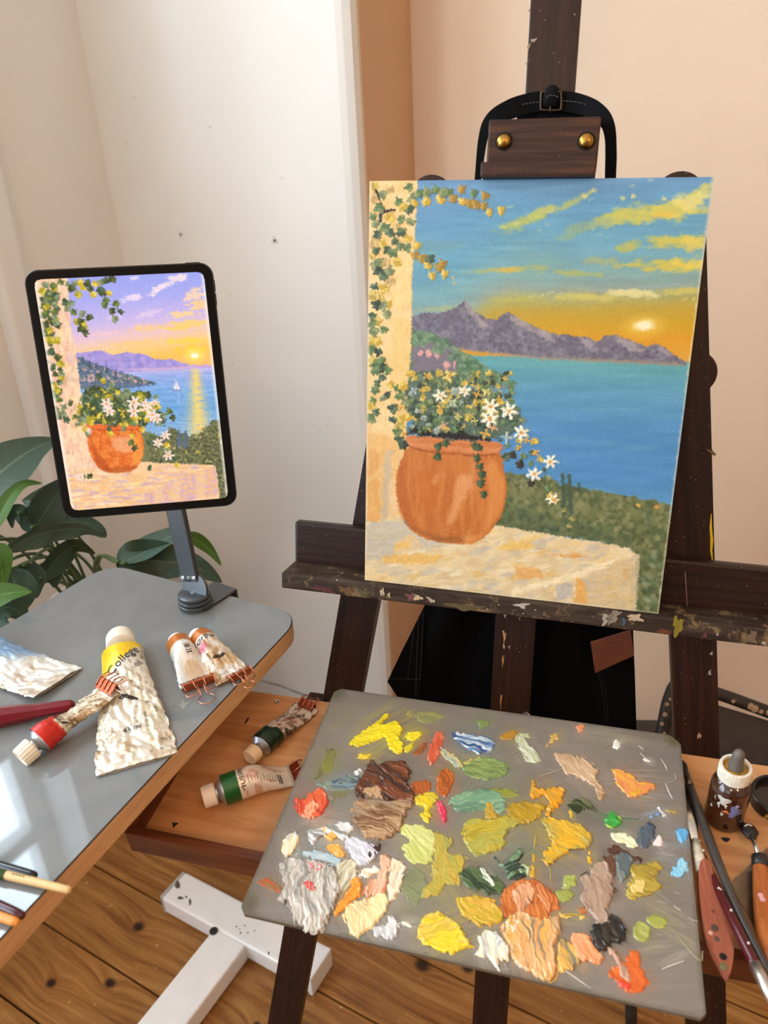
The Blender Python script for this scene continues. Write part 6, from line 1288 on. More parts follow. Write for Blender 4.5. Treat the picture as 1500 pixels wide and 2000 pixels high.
# greens in the middle
D1([(980, 846), (1100, 848), (1160, 890), (1174, 970), (1142, 1062), (1080, 1082), (1010, 1042), (972, 980), (1022, 930), (968, 900)], [(194, 198, 108), (176, 184, 96), (206, 208, 130)], 0.6, 0.0014)
D1([(1168, 888), (1274, 930), (1252, 1000), (1354, 1030), (1322, 1120), (1312, 1200), (1240, 1190), (1180, 1262), (1082, 1268), (1150, 1150), (1160, 1000)], [(180, 162, 64), (160, 156, 76), (192, 156, 60)], 1.1, 0.0014)
D2([(8, 866), (60, 808), (170, 810), (262, 796), (345, 826), (272, 880), (252, 970), (150, 1012), (60, 1002), (18, 930)], [(184, 164, 50), (160, 140, 40), (170, 164, 70)], -0.5, 0.0020)
D2([(130, 720), (172, 716), (210, 800), (160, 806)], [(186, 150, 50)], 1.3, 0.0012); D2([(70, 1000), (130, 1005), (110, 1040), (80, 1035)], [(150, 150, 72)], 0, 0.0008)
D2([(262, 752), (340, 714), (432, 718), (494, 740), (442, 812), (330, 834)], [(178, 142, 28), (150, 122, 26), (196, 160, 50)], 0.3, 0.0014)
D2([(180, 636), (262, 628), (336, 660), (302, 694), (200, 672)], [(136, 142, 58), (120, 128, 60)], 0.3, 0.0008)
D2([(416, 580), (440, 622), (500, 640), (582, 628), (606, 680), (562, 742), (500, 796), (512, 720), (480, 670), (414, 694)], [(226, 154, 20), (240, 140, 14), (196, 150, 50)], 0.9, 0.0022)
D2([(474, 804), (600, 818), (700, 848), (764, 910), (742, 982), (650, 992), (562, 1052), (500, 1084), (478, 1012), (540, 960), (500, 880)], [(222, 168, 34), (198, 160, 44), (178, 158, 70)], 0.5, 0.0022)
D2([(740, 1010), (766, 1005), (764, 1060), (745, 1060)], [(216, 170, 40)], 1.5, 0.001); D2([(418, 1030), (432, 1030), (430, 1140), (410, 1150)], [(206, 160, 40)], 1.5, 0.0007)
D2([(700, 690), (760, 712), (806, 772), (732, 762), (672, 782), (630, 752), (636, 704)], [(70, 80, 42), (104, 108, 72), (44, 54, 28)], 0.5, 0.0012)
D2([(866, 766), (922, 786), (932, 842), (872, 864), (850, 832)], [(56, 156, 62), (190, 200, 60), (30, 110, 50)], 0.8, 0.0018)
D2([(640, 760), (655, 758), (652, 800), (644, 800)], [(206, 170, 40)], 1.5, 0.0006)
# tan, peach, cream at the upper right
D2([(548, 430), (585, 418), (640, 430), (740, 470), (802, 530), (792, 570), (845, 650), (806, 694), (770, 622), (700, 572), (620, 542), (575, 482)], [(196, 164, 128), (180, 148, 114), (206, 178, 146)], 0.75, 0.0018)
D2([(886, 518), (980, 538), (1042, 590), (1132, 608), (1102, 652), (1000, 684), (930, 622), (900, 572)], [(218, 138, 82), (206, 120, 62), (228, 164, 70)], 0.55, 0.0014)
D2([(985, 622), (1062, 616), (1050, 664), (996, 672)], [(222, 170, 40)], 0.2, 0.0016); D2([(326, 330), (352, 322), (402, 370), (462, 462), (402, 484), (350, 412)], [(184, 190, 156), (150, 156, 110), (210, 212, 190)], 0.95, 0.0014)
D2([(346, 312), (400, 310), (396, 335), (350, 335)], [(176, 180, 140)], 0, 0.0008); D2([(230, 320), (310, 290), (326, 315), (250, 345)], [(176, 128, 44)], -0.3, 0.0008); D2([(530, 330), (550, 300), (576, 340), (545, 355), (500, 392)], [(196, 160, 90)], -0.6, 0.0007); D2([(680, 265), (728, 258), (702, 300), (686, 304)], [(214, 140, 96)], 1, 0.0008); D2([(890, 395), (918, 345), (940, 385), (910, 402)], [(222, 218, 206)], -0.9, 0.0012)
D2([(1070, 448), (1112, 470), (1080, 475)], [(222, 216, 200)], 0.4, 0.001); D2([(886, 898), (960, 896), (1042, 958), (1012, 978), (920, 942)], [(222, 222, 182), (206, 206, 160)], 0.5, 0.0014)
D2([(1028, 912), (1080, 838), (1132, 836), (1134, 920), (1080, 984), (1018, 942)], [(96, 104, 104), (36, 50, 84), (76, 90, 104)], 1.2, 0.0014); D2([(1132, 932), (1180, 908), (1162, 972), (1140, 968)], [(228, 214, 208)], 1.1, 0.0014)
D2([(1264, 882), (1322, 862), (1326, 912), (1286, 964)], [(92, 164, 216), (120, 184, 226)], 1.2, 0.0012); D2([(1243, 1122), (1290, 1038), (1322, 1068), (1324, 1122), (1290, 1148)], [(124, 188, 218), (150, 204, 226)], 1.2, 0.0012)
D2([(1115, 790), (1160, 770), (1180, 780), (1120, 800)], [(110, 140, 180)], -0.3, 0.0008); D2([(1160, 740), (1205, 785), (1190, 790)], [(224, 220, 214)], 0.7, 0.001); D2([(1215, 758), (1262, 758), (1258, 770), (1220, 768)], [(176, 152, 70)], 0, 0.0007)
# dark greens
D1([(1312, 1110), (1400, 1092), (1500, 1130), (1570, 1180), (1540, 1252), (1430, 1242), (1340, 1202)], [(42, 62, 42), (58, 78, 50), (84, 104, 62)], 0.4, 0.0016)
D2([(103, 1100), (150, 1108), (208, 1192), (190, 1214), (130, 1162)], [(216, 222, 202), (150, 166, 140)], 0.9, 0.0020)
D2([(203, 1042), (270, 1072), (330, 978), (362, 1020), (340, 1062), (394, 1090), (384, 1150), (300, 1172), (260, 1112)], [(46, 66, 48), (30, 46, 36), (120, 150, 110)], -0.6, 0.0018)
D2([(345, 1085), (395, 1092), (385, 1145), (340, 1130)], [(176, 190, 150)], 0.3, 0.0016)
D2([(598, 1150), (660, 1144), (682, 1180), (640, 1222), (600, 1202)], [(156, 166, 80), (170, 178, 96)], 0.4, 0.0014); D2([(564, 1232), (630, 1220), (654, 1260), (610, 1294), (568, 1272)], [(150, 158, 72)], 0.4, 0.0013)
D2([(1088, 1382), (1160, 1374), (1212, 1410), (1180, 1452), (1110, 1432)], [(154, 160, 72)], 0.4, 0.0012, 0.3, 1.0); D2([(1012, 1442), (1060, 1408), (1112, 1450), (1100, 1512), (1060, 1534), (1014, 1502)], [(150, 154, 74), (164, 168, 90)], 0.4, 0.0014, 0.3, 1.0)
# ochres lower centre
D1([(1288, 1296), (1330, 1268), (1420, 1262), (1520, 1300), (1564, 1360), (1540, 1422), (1440, 1434), (1350, 1392)], [(220, 174, 70), (206, 160, 54), (190, 160, 40)], 0.3, 0.0024)
dab([(816, 1815), (842, 1782), (882, 1796), (900, 1812), (918, 1840), (928, 1852), (880, 1862), (842, 1852), (822, 1834)], [(226, 202, 40), (232, 190, 90), (206, 176, 50)], -0.4, 0.0026)
D2([(98, 1502), (160, 1468), (232, 1488), (284, 1560), (274, 1640), (222, 1642), (228, 1702), (190, 1662), (150, 1622), (82, 1602), (112, 1570)], [(238, 228, 198), (240, 224, 168), (200, 200, 196)], 1.3, 0.0026)
D2([(246, 1224), (330, 1180), (420, 1158), (500, 1210), (574, 1260), (576, 1332), (510, 1352), (546, 1440), (480, 1422), (380, 1392), (248, 1372)], [(190, 104, 42), (172, 88, 30), (206, 124, 60)], 1.3, 0.0016)
D2([(316, 1206), (410, 1176), (434, 1260), (404, 1330), (340, 1372), (306, 1282)], [(228, 166, 122), (206, 140, 96), (150, 110, 84)], 1.2, 0.0024); D2([(440, 1190), (500, 1210), (536, 1330), (500, 1340), (456, 1280)], [(214, 140, 84), (190, 106, 50)], 1.35, 0.0020)
D2([(246, 1424), (300, 1372), (372, 1352), (470, 1402), (572, 1380), (574, 1500), (544, 1560), (562, 1680), (524, 1764), (440, 1722), (330, 1664), (268, 1540), (240, 1472)], [(224, 160, 96), (128, 118, 96), (214, 166, 74), (232, 182, 130)], 1.35, 0.0026, 1.0, 3.0, 0.5)
D2([(262, 1430), (300, 1402), (338, 1425), (300, 1490)], [(244, 222, 196)], 0.8, 0.0026); D2([(330, 1640), (372, 1630), (366, 1680), (338, 1676)], [(240, 220, 200)], 0.3, 0.0022)
D2([(566, 1602), (590, 1500), (640, 1542), (692, 1560), (708, 1652), (620, 1704), (572, 1692)], [(216, 166, 74), (126, 118, 98), (232, 184, 90)], 1.0, 0.0020)
D2([(648, 1490), (722, 1482), (792, 1550), (824, 1610), (802, 1668), (760, 1650), (700, 1632), (660, 1562)], [(234, 160, 112), (222, 142, 90)], 0.9, 0.0024)
D2([(575, 1365), (640, 1372), (718, 1376), (700, 1386), (600, 1384)], [(212, 180, 90)], 0.1, 0.0012)
# grey-brown, black
D2([(846, 998), (910, 968), (940, 990), (1062, 1048), (1050, 1068), (1000, 1052), (880, 1015)], [(82, 50, 34), (60, 36, 24)], 0.3, 0.0012); D2([(820, 1040), (880, 1030), (910, 1110), (900, 1160), (870, 1100)], [(96, 62, 42)], 1.2, 0.0010)
D2([(906, 1022), (970, 998), (1004, 1040), (984, 1122), (944, 1176), (912, 1102)], [(84, 98, 98), (44, 62, 70), (120, 128, 122)], 1.3, 0.0016)
D2([(700, 1150), (746, 1130), (792, 1068), (852, 1068), (884, 1140), (888, 1262), (856, 1330), (884, 1422), (822, 1444), (760, 1372), (698, 1282), (724, 1220)], [(170, 144, 124), (152, 124, 104), (186, 164, 148)], 1.25, 0.0024); D2([(880, 1200), (905, 1215), (905, 1245), (880, 1270)], [(84, 54, 38)], 1.2, 0.0014)
D2([(690, 1345), (730, 1335), (740, 1360), (700, 1370)], [(176, 108, 60)], 0, 0.0008)
D2([(768, 1442), (830, 1430), (882, 1376), (952, 1420), (964, 1500), (930, 1560), (890, 1540), (842, 1594), (780, 1542)], [(34, 29, 25), (20, 18, 16), (58, 48, 40)], 0.6, 0.0030)
D2([(1000, 1082), (1080, 1072), (1164, 1066), (1172, 1112), (1132, 1152), (1178, 1200), (1122, 1252), (1000, 1274), (962, 1222), (1002, 1152)], [(168, 146, 50), (150, 128, 42), (186, 162, 70)], 0.2, 0.0014); D2([(1000, 1190), (1060, 1160), (1090, 1200), (1060, 1245), (1000, 1240)], [(220, 194, 116), (200, 170, 80)], 0.2, 0.0020)
D2([(868, 1692), (960, 1640), (996, 1588), (1052, 1598), (1044, 1660), (1092, 1730), (1082, 1792), (1010, 1836), (930, 1782), (878, 1742)], [(208, 96, 32), (190, 80, 24), (226, 116, 44)], 0.8, 0.0012)
D2([(846, 1548), (882, 1570), (1002, 1730), (1014, 1772), (960, 1764), (900, 1642)], [(194, 154, 130), (176, 136, 112)], 0.95, 0.0020); D2([(930, 1768), (990, 1760), (1010, 1778), (990, 1822), (950, 1800)], [(226, 66, 44), (240, 140, 120)], 0.3, 0.0022)
# big whites lower left
D1([(270, 1080), (330, 1040), (450, 1056), (560, 1080), (604, 1160), (592, 1282), (544, 1400), (490, 1484), (400, 1462), (340, 1402), (290, 1302), (250, 1282), (282, 1200)], [(186, 178, 164), (170, 162, 148), (204, 198, 186), (150, 144, 134)], 1.25, 0.0030, 1.1, 3.5, 0.5)
D1([(428, 884), (500, 858), (640, 828), (694, 860), (664, 900), (704, 930), (620, 934), (560, 900), (480, 932), (450, 974)], [(226, 226, 226), (206, 208, 210), (140, 140, 130)], 0.2, 0.0022); D1([(628, 940), (700, 918), (782, 950), (834, 1000), (782, 1062), (722, 1084), (680, 1020)], [(204, 204, 214), (226, 226, 230)], 0.5, 0.0022)
D1([(298, 912), (350, 886), (374, 930), (342, 1000), (288, 1034), (268, 990)], [(242, 228, 184), (226, 206, 160), (200, 204, 210)], 1.3, 0.0022); D1([(478, 872), (560, 866), (626, 910), (560, 936)], [(228, 174, 84), (240, 206, 140)], 0.4, 0.0020); D1([(538, 962), (590, 958), (646, 1010), (602, 1034), (550, 1002)], [(236, 164, 56), (240, 200, 130)], 0.5, 0.0022)
D1([(358, 1012), (480, 998), (624, 1040), (594, 1084), (480, 1052)], [(168, 192, 202), (190, 204, 206), (140, 150, 150)], 0.2, 0.0016); D1([(600, 1060), (700, 1050), (720, 1130), (660, 1220), (610, 1230), (600, 1150)], [(196, 186, 154), (150, 142, 120), (220, 212, 186)], 1.8, 0.0018)
D1([(690, 1158), (742, 1180), (722, 1262), (652, 1330), (590, 1384), (586, 1340), (650, 1250)], [(238, 152, 44), (226, 132, 30)], -1.0, 0.0022)
D1([(740, 1110), (800, 1090), (850, 1110), (800, 1150), (730, 1150)], [(236, 230, 214), (226, 206, 170)], 0.0, 0.0020); D1([(800, 980), (840, 960), (850, 985), (790, 1040), (740, 1080), (770, 1030)], [(56, 28, 24)], -0.9, 0.0014)
D1([(858, 1030), (908, 1040), (902, 1130), (874, 1252), (800, 1272), (748, 1242), (780, 1180), (840, 1140)], [(212, 152, 116), (196, 120, 70), (228, 182, 150)], 1.5, 0.0020); D1([(918, 1048), (1004, 1080), (984, 1160), (944, 1262), (888, 1284), (900, 1130)], [(228, 208, 174), (132, 124, 108), (236, 222, 196)], 1.6, 0.0022)
D1([(636, 1342), (690, 1300), (762, 1280), (872, 1240), (896, 1300), (852, 1392), (742, 1494), (680, 1482), (640, 1402)], [(238, 218, 162), (226, 200, 146), (214, 186, 136)], 0.9, 0.0024); D1([(798, 1442), (870, 1430), (905, 1380), (954, 1420), (934, 1500), (884, 1504), (820, 1490)], [(192, 192, 194), (168, 168, 168), (214, 214, 212)], 1.0, 0.0018)
D1([(398, 1196), (440, 1178), (478, 1220), (452, 1254), (410, 1232)], [(218, 68, 58), (226, 110, 96)], 0.9, 0.0036); D1([(428, 1082), (490, 1068), (518, 1100), (480, 1134)], [(216, 142, 142)], 0.7, 0.0034); D1([(385, 1125), (446, 1128), (430, 1165), (405, 1150)], [(96, 98, 104)], 0.4, 0.0032)
D1([(128, 1172), (210, 1158), (268, 1210), (252, 1244), (180, 1222)], [(168, 106, 44), (140, 110, 70), (186, 80, 30)], 0.5, 0.0008); D1([(945, 1415), (1015, 1416), (1032, 1438), (1000, 1426)], [(236, 228, 204)], 0.1, 0.0016)

for i_, (a_, k_) in enumerate(DABS):          # thin stained film dragged out around every dab
    pp_ = np.asarray(a_[0]); c_ = pp_.mean(0); an_ = a_[2] if len(a_) > 2 else 0.0; ex_ = np.ptp(pp_, axis=0).max() * 0.5
    smear(c_[0] + 6 * math.cos(an_), c_[1] + 6 * math.sin(an_), ex_ * 1.45 + 6, ex_ * 1.0 + 5, an_, np.asarray(a_[1][0], float) * 0.75 + 28, 0.5, 200 + i_)
grid('palette_surface', PP, vcol('palette_film', 0.30, spec=0.45), pal, col=lin(np.clip(pc.C, 3, 250)), keep=cut)
for a_, k_ in DABS: build_dab(*a_, **k_)

def streak(pts, r, c):
    P = smooth_poly([TRAY.hit(x, y, 0.0004) for x, y in Q2(pts)], 6, False); n = len(P)
    tubes('paint_streak', [dict(path=P, rad=0.72 * r * (0.35 + 0.65 * np.sin(np.linspace(0.25, 2.9, n))) * (0.7 + 0.6 * vnoise(np.arange(n) * 0.9, pts[0][0])), seg=6, flat=0.55, up=TRAY.R[2])], plain('streak_%d_%d_%d' % c, c, 0.35), pal)
WHT, GRYW, OLV, YLW = (206, 200, 188), (160, 154, 144), (152, 144, 108), (196, 166, 60)
for p_, r_, c_ in [([(1170, 455), (1195, 490), (1210, 525)], .0007, WHT), ([(850, 540), (1000, 524), (1230, 528)], .0005, GRYW), ([(1250, 540), (1258, 580), (1200, 598)], .0006, GRYW), ([(1200, 600), (1215, 640), (1240, 690)], .0008, WHT), ([(450, 560), (520, 540), (590, 515)], .0006, (186, 172, 140)), ([(500, 515), (560, 530)], .0005, GRYW), ([(650, 582), (580, 600), (520, 622)], .0004, GRYW), ([(840, 602), (905, 606)], .0007, GRYW), ([(1040, 378), (1072, 402)], .0008, WHT), ([(1050, 420), (1080, 450), (1110, 472)], .0007, WHT), ([(830, 474), (905, 450)], .0005, OLV), ([(740, 410), (890, 372)], .0006, OLV), ([(522, 1085), (530, 1190)], .0005, YLW), ([(442, 892), (430, 985)], .0007, YLW), ([(590, 1370), (660, 1366), (716, 1380)], .0008, YLW), ([(1245, 1318), (1292, 1346)], .0006, WHT), ([(1330, 1385), (1360, 1402), (1392, 1408)], .0008, GRYW), ([(1200, 1400), (1300, 1530), (1380, 1620), (1412, 1640)], .0007, OLV), ([(1416, 1580), (1414, 1640)], .0006, OLV), ([(1180, 1688), (1240, 1664), (1310, 1640)], .0008, WHT), ([(800, 772), (900, 796), (1040, 812)], .0009, (76, 122, 70)), ([(1145, 742), (1180, 768), (1206, 788)], .0008, WHT), ([(560, 1660), (680, 1744), (760, 1800)], .0006, WHT), ([(60, 590), (20, 640)], .0006, OLV), ([(280, 440), (360, 400)], .0006, OLV), ([(1060, 1180), (1180, 1260), (1290, 1340)], .0004, GRYW), ([(960, 1300), (1080, 1340)], .0004, OLV), ([(120, 600), (230, 470), (290, 545)], .0007, (120, 150, 170)), ([(650, 270), (730, 262)], .0005, (206, 140, 96)), ([(570, 1650), (560, 1740), (520, 1770)], .0007, (226, 176, 90)), ([(470, 1700), (450, 1730)], .0007, (226, 190, 120)), ([(250, 1470), (330, 1640), (390, 1690)], .0009, (240, 206, 170)), ([(350, 1420), (480, 1400)], .0006, (246, 226, 190)), ([(700, 1140), (740, 1118), (752, 1140)], .0006, (70, 48, 36))]: streak(p_, r_, c_)

# ================================================================== dropper bottle, cup, knives and brushes at the right end of the tray
TN = TRAY.R[2]
bq = TRAY.uv(1412, 1598, TF); bo = TRAY.p(bq[0], bq[1], TF + 0.0002)
bot = thing('dropper_bottle', bo, 'amber glass dropper bottle with ribbed white cap and grey rubber bulb', 'bottle')
def amber():
    m, nt, b = new_mat('amber_glass'); b.inputs['Base Color'].default_value = (0.055, 0.016, 0.006, 1); b.inputs['Roughness'].default_value = 0.06; b.inputs['Coat Weight'].default_value = 0.6; b.inputs['Transmission Weight'].default_value = 0.25; return m
up_ = TN * 0.93 + np.array([0, 0, 1.0]) * 0.07; up_ /= np.linalg.norm(up_)
lathe('glass_body', bo, up_, [(0.0140, 0), (0.0158, 0.0012), (0.0164, 0.004), (0.0164, 0.042), (0.0157, 0.047), (0.0132, 0.0512), (0.0098, 0.0535), (0.0094, 0.058)], amber(), bot, seg=40)
lathe('cap', bo + up_ * 0.0545, up_, [(0.0122, 0), (0.0129, 0.0008), (0.0129, 0.0130), (0.0124, 0.0140), (0.0106, 0.0140), (0.0102, 0.0115), (0.0075, 0.0110)], plain('cap_ivory', (222, 214, 196), 0.5, vary=0.12, vscale=300), bot, seg=160, ridges=40, ramp=0.012, auto=25)
lathe('cap_residue', bo + up_ * 0.0655, up_, [(0.0101, 0), (0.0101, 0.0007), (0.0062, 0.0012)], plain('dried_oil', (150, 110, 28), 0.25, vary=0.4, vscale=200), bot, seg=28)
lathe('rubber_bulb', bo + up_ * 0.0658, up_, [(0.0066, 0), (0.0063, 0.0020), (0.0055, 0.0035), (0.0052, 0.010), (0.0051, 0.0140), (0.0045, 0.0175), (0.0030, 0.0200), (0.0010, 0.0212)], plain('grey_rubber', (96, 88, 80), 0.55), bot, seg=28)
cvw = EYE - bo; cvw = cvw - cvw.dot(up_) * up_; cvw /= np.linalg.norm(cvw); csd = np.cross(up_, cvw)
if csd.dot(AX) < 0: csd = -csd
for i, (a0, h0, da, dh, c) in enumerate(((-0.15, 0.040, 0.60, 0.0045, (196, 188, 176)), (0.50, 0.029, 0.62, 0.0065, (104, 112, 160)), (0.06, 0.0275, 0.36, 0.0016, (190, 104, 66)), (-0.35, 0.033, 0.14, 0.0035, (190, 184, 170)), (-0.10, 0.023, 0.14, 0.002, (196, 184, 170)), (-0.75, 0.025, 0.14, 0.0016, (190, 180, 160)), (-0.62, 0.038, 0.12, 0.003, (120, 118, 110)), (0.0, 0.034, 0.12, 0.002, (204, 196, 180)), (0.55, 0.036, 0.2, 0.002, (150, 150, 180)))):
    n_ = 14; pts = []
    for t in np.linspace(0, 2 * np.pi, n_, endpoint=False):
        rr = 1 + 0.35 * math.sin(3 * t + i * 1.7); a_ = a0 + da * 0.5 * rr * math.cos(t); h_ = h0 + dh * rr * math.sin(t)
        pts.append(bo + up_ * h_ + (cvw * math.cos(a_) + csd * math.sin(a_)) * 0.01642)
    cen = np.mean(pts, 0); cen = bo + up_ * (cen - bo).dot(up_) + ((cen - bo) - up_ * (cen - bo).dot(up_)) / np.linalg.norm((cen - bo) - up_ * (cen - bo).dot(up_)) * 0.0170
    mesh('paint_splash', [cen] + pts, [(0, 1 + k, 1 + (k + 1) % n_) for k in range(n_)], plain('splash_%d_%d_%d' % c, c, 0.5), bot)
cq = TRAY.uv(1506, 1568, TF); co = TRAY.p(cq[0] + 0.004, cq[1], TF + 0.0002)
cup = thing('palette_cup', co, 'round black palette cup of dark oil beside the dropper bottle', 'cup')
lathe('cup_body', co, TN, [(0.0215, 0), (0.0225, 0.001), (0.0225, 0.0115), (0.0215, 0.0125), (0.0195, 0.0125), (0.0190, 0.0115), (0.0188, 0.004)], plain('black_enamel', (20, 20, 20), 0.35), cup, seg=44)
lathe('oil', co + TN * 0.0045, TN, [(0.0186, 0), (0.0186, 0.0012), (0.001, 0.0013)], plain('dark_oil', (38, 30, 26), 0.12), cup, seg=36)
blob3('paint_spot', Frame(co + TN * 0.0058, TRAY.R[0], TRAY.R[1], TN), 0.0, [(1494, 1590), (1502, 1584), (1508, 1598), (1496, 1602)], (170, 140, 40), cup)
# knives
hw_ = lambda x, y, h: TRAY.hit(x, y, TF + h)
HW1 = wood('knife_handle_rosy', (120, 62, 44), (170, 100, 76), along=20, across=200, rough=0.45, mid=(146, 80, 58)); HW2 = wood('knife_handle_orange', (138, 70, 30), (190, 112, 56), along=20, across=160, rough=0.38, mid=(164, 90, 42))
def flat_handle(name, parent, left, right, h0, th, mat, axis_pts):
    pts = smooth_poly([TRAY.hit(x, y, h0) for x, y in left + right[::-1]], 5)
    ax_ = TRAY.hit(*axis_pts[1], h0) - TRAY.hit(*axis_pts[0], h0); ax_ /= np.linalg.norm(ax_)
    return prism(name, pts, TN, th, mat, parent, 0.0026, Frame(pts[0], ax_, np.cross(TN, ax_), TN), 0, seg=3)
GK = 'wooden-handled palette knives in the tray'
k1 = thing('palette_knife', TRAY.hit(1400, 1780, TF), 'palette knife with rosy wooden handle and hole, against the palette edge', 'palette knife', GK)
flat_handle('handle', k1, [(1364, 1698), (1362, 1740), (1368, 1800), (1378, 1845), (1398, 1885), (1416, 1916)], [(1380, 1690), (1396, 1740), (1412, 1800), (1424, 1840), (1429, 1875), (1422, 1914)], -0.0086, 0.0095, HW1, ((1370, 1700), (1418, 1900)))
hq = TRAY.hit(1412, 1868, 0.0012); lathe('hanging_hole', hq - TN * 0.001, TN, [(0.0026, 0), (0.0026, 0.0011), (0.0016, 0.0012)], plain('hole_black', (16, 9, 7), 0.9), k1, seg=16)
tubes('ferrule', [dict(path=[TRAY.hit(1372, 1702, -0.004), TRAY.hit(1364, 1668, -0.005), TRAY.hit(1358, 1640, -0.006)], rad=[0.0052, 0.0046, 0.0030], seg=12, flat=0.8)], plain('paint_crust', (196, 184, 162), 0.6, bump=0.8, bscale=260, vary=0.35, vscale=160), k1)
tubes('blade', [dict(path=[TRAY.hit(1358, 1644, -0.0075), TRAY.hit(1348, 1590, -0.012), TRAY.hit(1340, 1530, -0.016)], rad=[0.003, 0.006, 0.002], seg=10, flat=0.12, up=TN)], STEEL, k1)
for (x, y, r, c) in ((1396, 1812, 0.0030, (70, 56, 44)), (1388, 1822, 0.0018, (190, 150, 130)), (1400, 1834, 0.0022, (78, 60, 48)), (1392, 1780, 0.0014, (96, 58, 44)), (1414, 1888, 0.0030, (96, 92, 58))):
    p = TRAY.hit(x, y, 0.0010); lathe('stain', p - TN * 0.0004, TN, [(r, 0), (r * 0.9, 0.0006), (r * 0.2, 0.0008)], plain('kstain_%d_%d_%d' % c, c, 0.6), k1, seg=9)
k2 = thing('palette_knife', TRAY.hit(1490, 1740, TF), 'palette knife with orange wooden handle and dark blade, at the right edge', 'palette knife', GK)
pth = smooth_poly([TRAY.hit(1486, 1690, -0.010), TRAY.hit(1492, 1760, -0.009), TRAY.hit(1502, 1830, -0.003), TRAY.hit(1516, 1900, 0.001)], 6, False)
tubes('handle', [dict(path=pth, rad=np.interp(np.linspace(0, 1, len(pth)), [0, .3, .7, .9, 1], [0.0060, 0.0078, 0.0095, 0.0085, 0.003]), seg=16, up=TN, flat=0.8)], HW2, k2, gcf=Frame(pth[0], (pth[-1] - pth[0]) / np.linalg.norm(pth[-1] - pth[0]), TRAY.R[0], TN))
tubes('collar', [dict(path=[TRAY.hit(1486, 1694, -0.010), TRAY.hit(1485, 1686, -0.010), TRAY.hit(1483, 1674, -0.010), TRAY.hit(1482.5, 1671, -0.010)], rad=[0.0064, 0.0068, 0.0064, 0.0045], seg=16, up=TN)], plain('collar_black', (28, 26, 26), 0.4), k2)
tubes('shank', [dict(path=[TRAY.hit(1483, 1674, -0.010), TRAY.hit(1475, 1650, -0.012), TRAY.hit(1467, 1634, -0.016)], rad=[0.0022, 0.0020, 0.0022], seg=10)], STEEL, k2)
tubes('blade', [dict(path=[TRAY.hit(1468, 1638, -0.016), TRAY.hit(1464, 1624, -0.018), TRAY.hit(1460, 1612, -0.021)], rad=[0.0035, 0.0075, 0.0055], seg=12, flat=0.45, up=TN)], plain('crusted_dark', (34, 30, 30), 0.5, bump=0.8, bscale=300), k2)
tubes('paint_crust', [dict(path=[TRAY.hit(1454, 1614, -0.0165), TRAY.hit(1460, 1610, -0.016), TRAY.hit(1469, 1613, -0.0165)], rad=0.0008, seg=6)], plain('crust_white', (206, 200, 192), 0.6), k2)
tubes('printed_line', [dict(path=[TRAY.hit(x, y, 0.0), TRAY.hit(x + 5, y + 2, 0.0)], rad=0.0004, seg=5) for x, y in ((1494, 1786), (1494, 1793), (1496, 1800), (1497, 1807))], plain('ink_burn', (70, 34, 18), 0.7), k2)
for (x, y) in ((1486, 1748), (1490, 1756)): 
    p = TRAY.hit(x, y, -0.0018); lathe('stain', p - TN * 0.001, TN, [(0.0024, 0), (0.0020, 0.0012), (0.0006, 0.0016)], plain('kstain_pink', (206, 150, 150), 0.5), k2, seg=9)
k3 = thing('painting_knife', TRAY.hit(1465, 1740, TF), 'diamond-shaped steel painting knife blade lying beneath the orange handle', 'painting knife', GK)
pts = [TRAY.hit(x, y, TF + 0.0012) for x, y in smooth_poly(((1430, 1730), (1450, 1704), (1478, 1676), (1510, 1652), (1530, 1690), (1512, 1750), (1494, 1800), (1480, 1822), (1462, 1790)), 4)]
prism('blade', pts, TN, 0.0007, plain('dull_steel', (120, 104, 88), 0.28, 0.9, vary=0.25, vscale=90), k3)
tubes('shank', [dict(path=[TRAY.hit(1482, 1818, TF + 0.002), TRAY.hit(1490, 1838, TF + 0.012), TRAY.hit(1506, 1885, TF + 0.023)], rad=0.0018, seg=8)], STEEL, k3)
tubes('handle', [dict(path=[TRAY.hit(1506, 1885, TF + 0.023), TRAY.hit(1520, 1920, TF + 0.025), TRAY.hit(1540, 1980, TF + 0.026)], rad=[0.004, 0.007, 0.006], seg=14)], HW2, k3, gcf=TRAY)
# two long brushes
GBR = 'long brushes in the tray'
GRY = plain('grey_brush_paint', (62, 56, 52), 0.3, vary=0.12, vscale=90)
p0, p1, p2, p3 = TRAY.hit(1348, 1534, -0.012), TRAY.hit(1385, 1640, -0.004), TRAY.hit(1440, 1775, 0.003), TRAY.hit(1500, 1896, 0.006)
brush('paintbrush', 'long dark grey brush leaning over the tray, ferrule towards the easel', [ext(p2, p3, 0.03), p3, p2, p1, p0], [0.0022, 0.0030, 0.0034, 0.0042, 0.0030], GRY, group=GBR, ferrule=(0.020, plain('ferrule_dirty', (110, 100, 88), 0.35, 0.9)), bristle=(0.012, plain('dark_bristle', (30, 24, 20), 0.8)))
WIN = plain('wine_brush', (74, 8, 16), 0.22)
p0, p1, p2, p3 = TRAY.hit(1342, 1614, -0.016), TRAY.hit(1385, 1700, -0.004), TRAY.hit(1428, 1790, 0.005), TRAY.hit(1476, 1886, 0.008)
rb = brush('paintbrush', 'dark red brush beside the palette edge with silver ferrule at the front', [p0, p1, p2, p3], [0.0022, 0.0034, 0.0040, 0.0042], WIN, group=GBR, ferrule=(0.030, ALU), bristle=(0.02, plain('dark_bristle', (30, 24, 20), 0.8)))
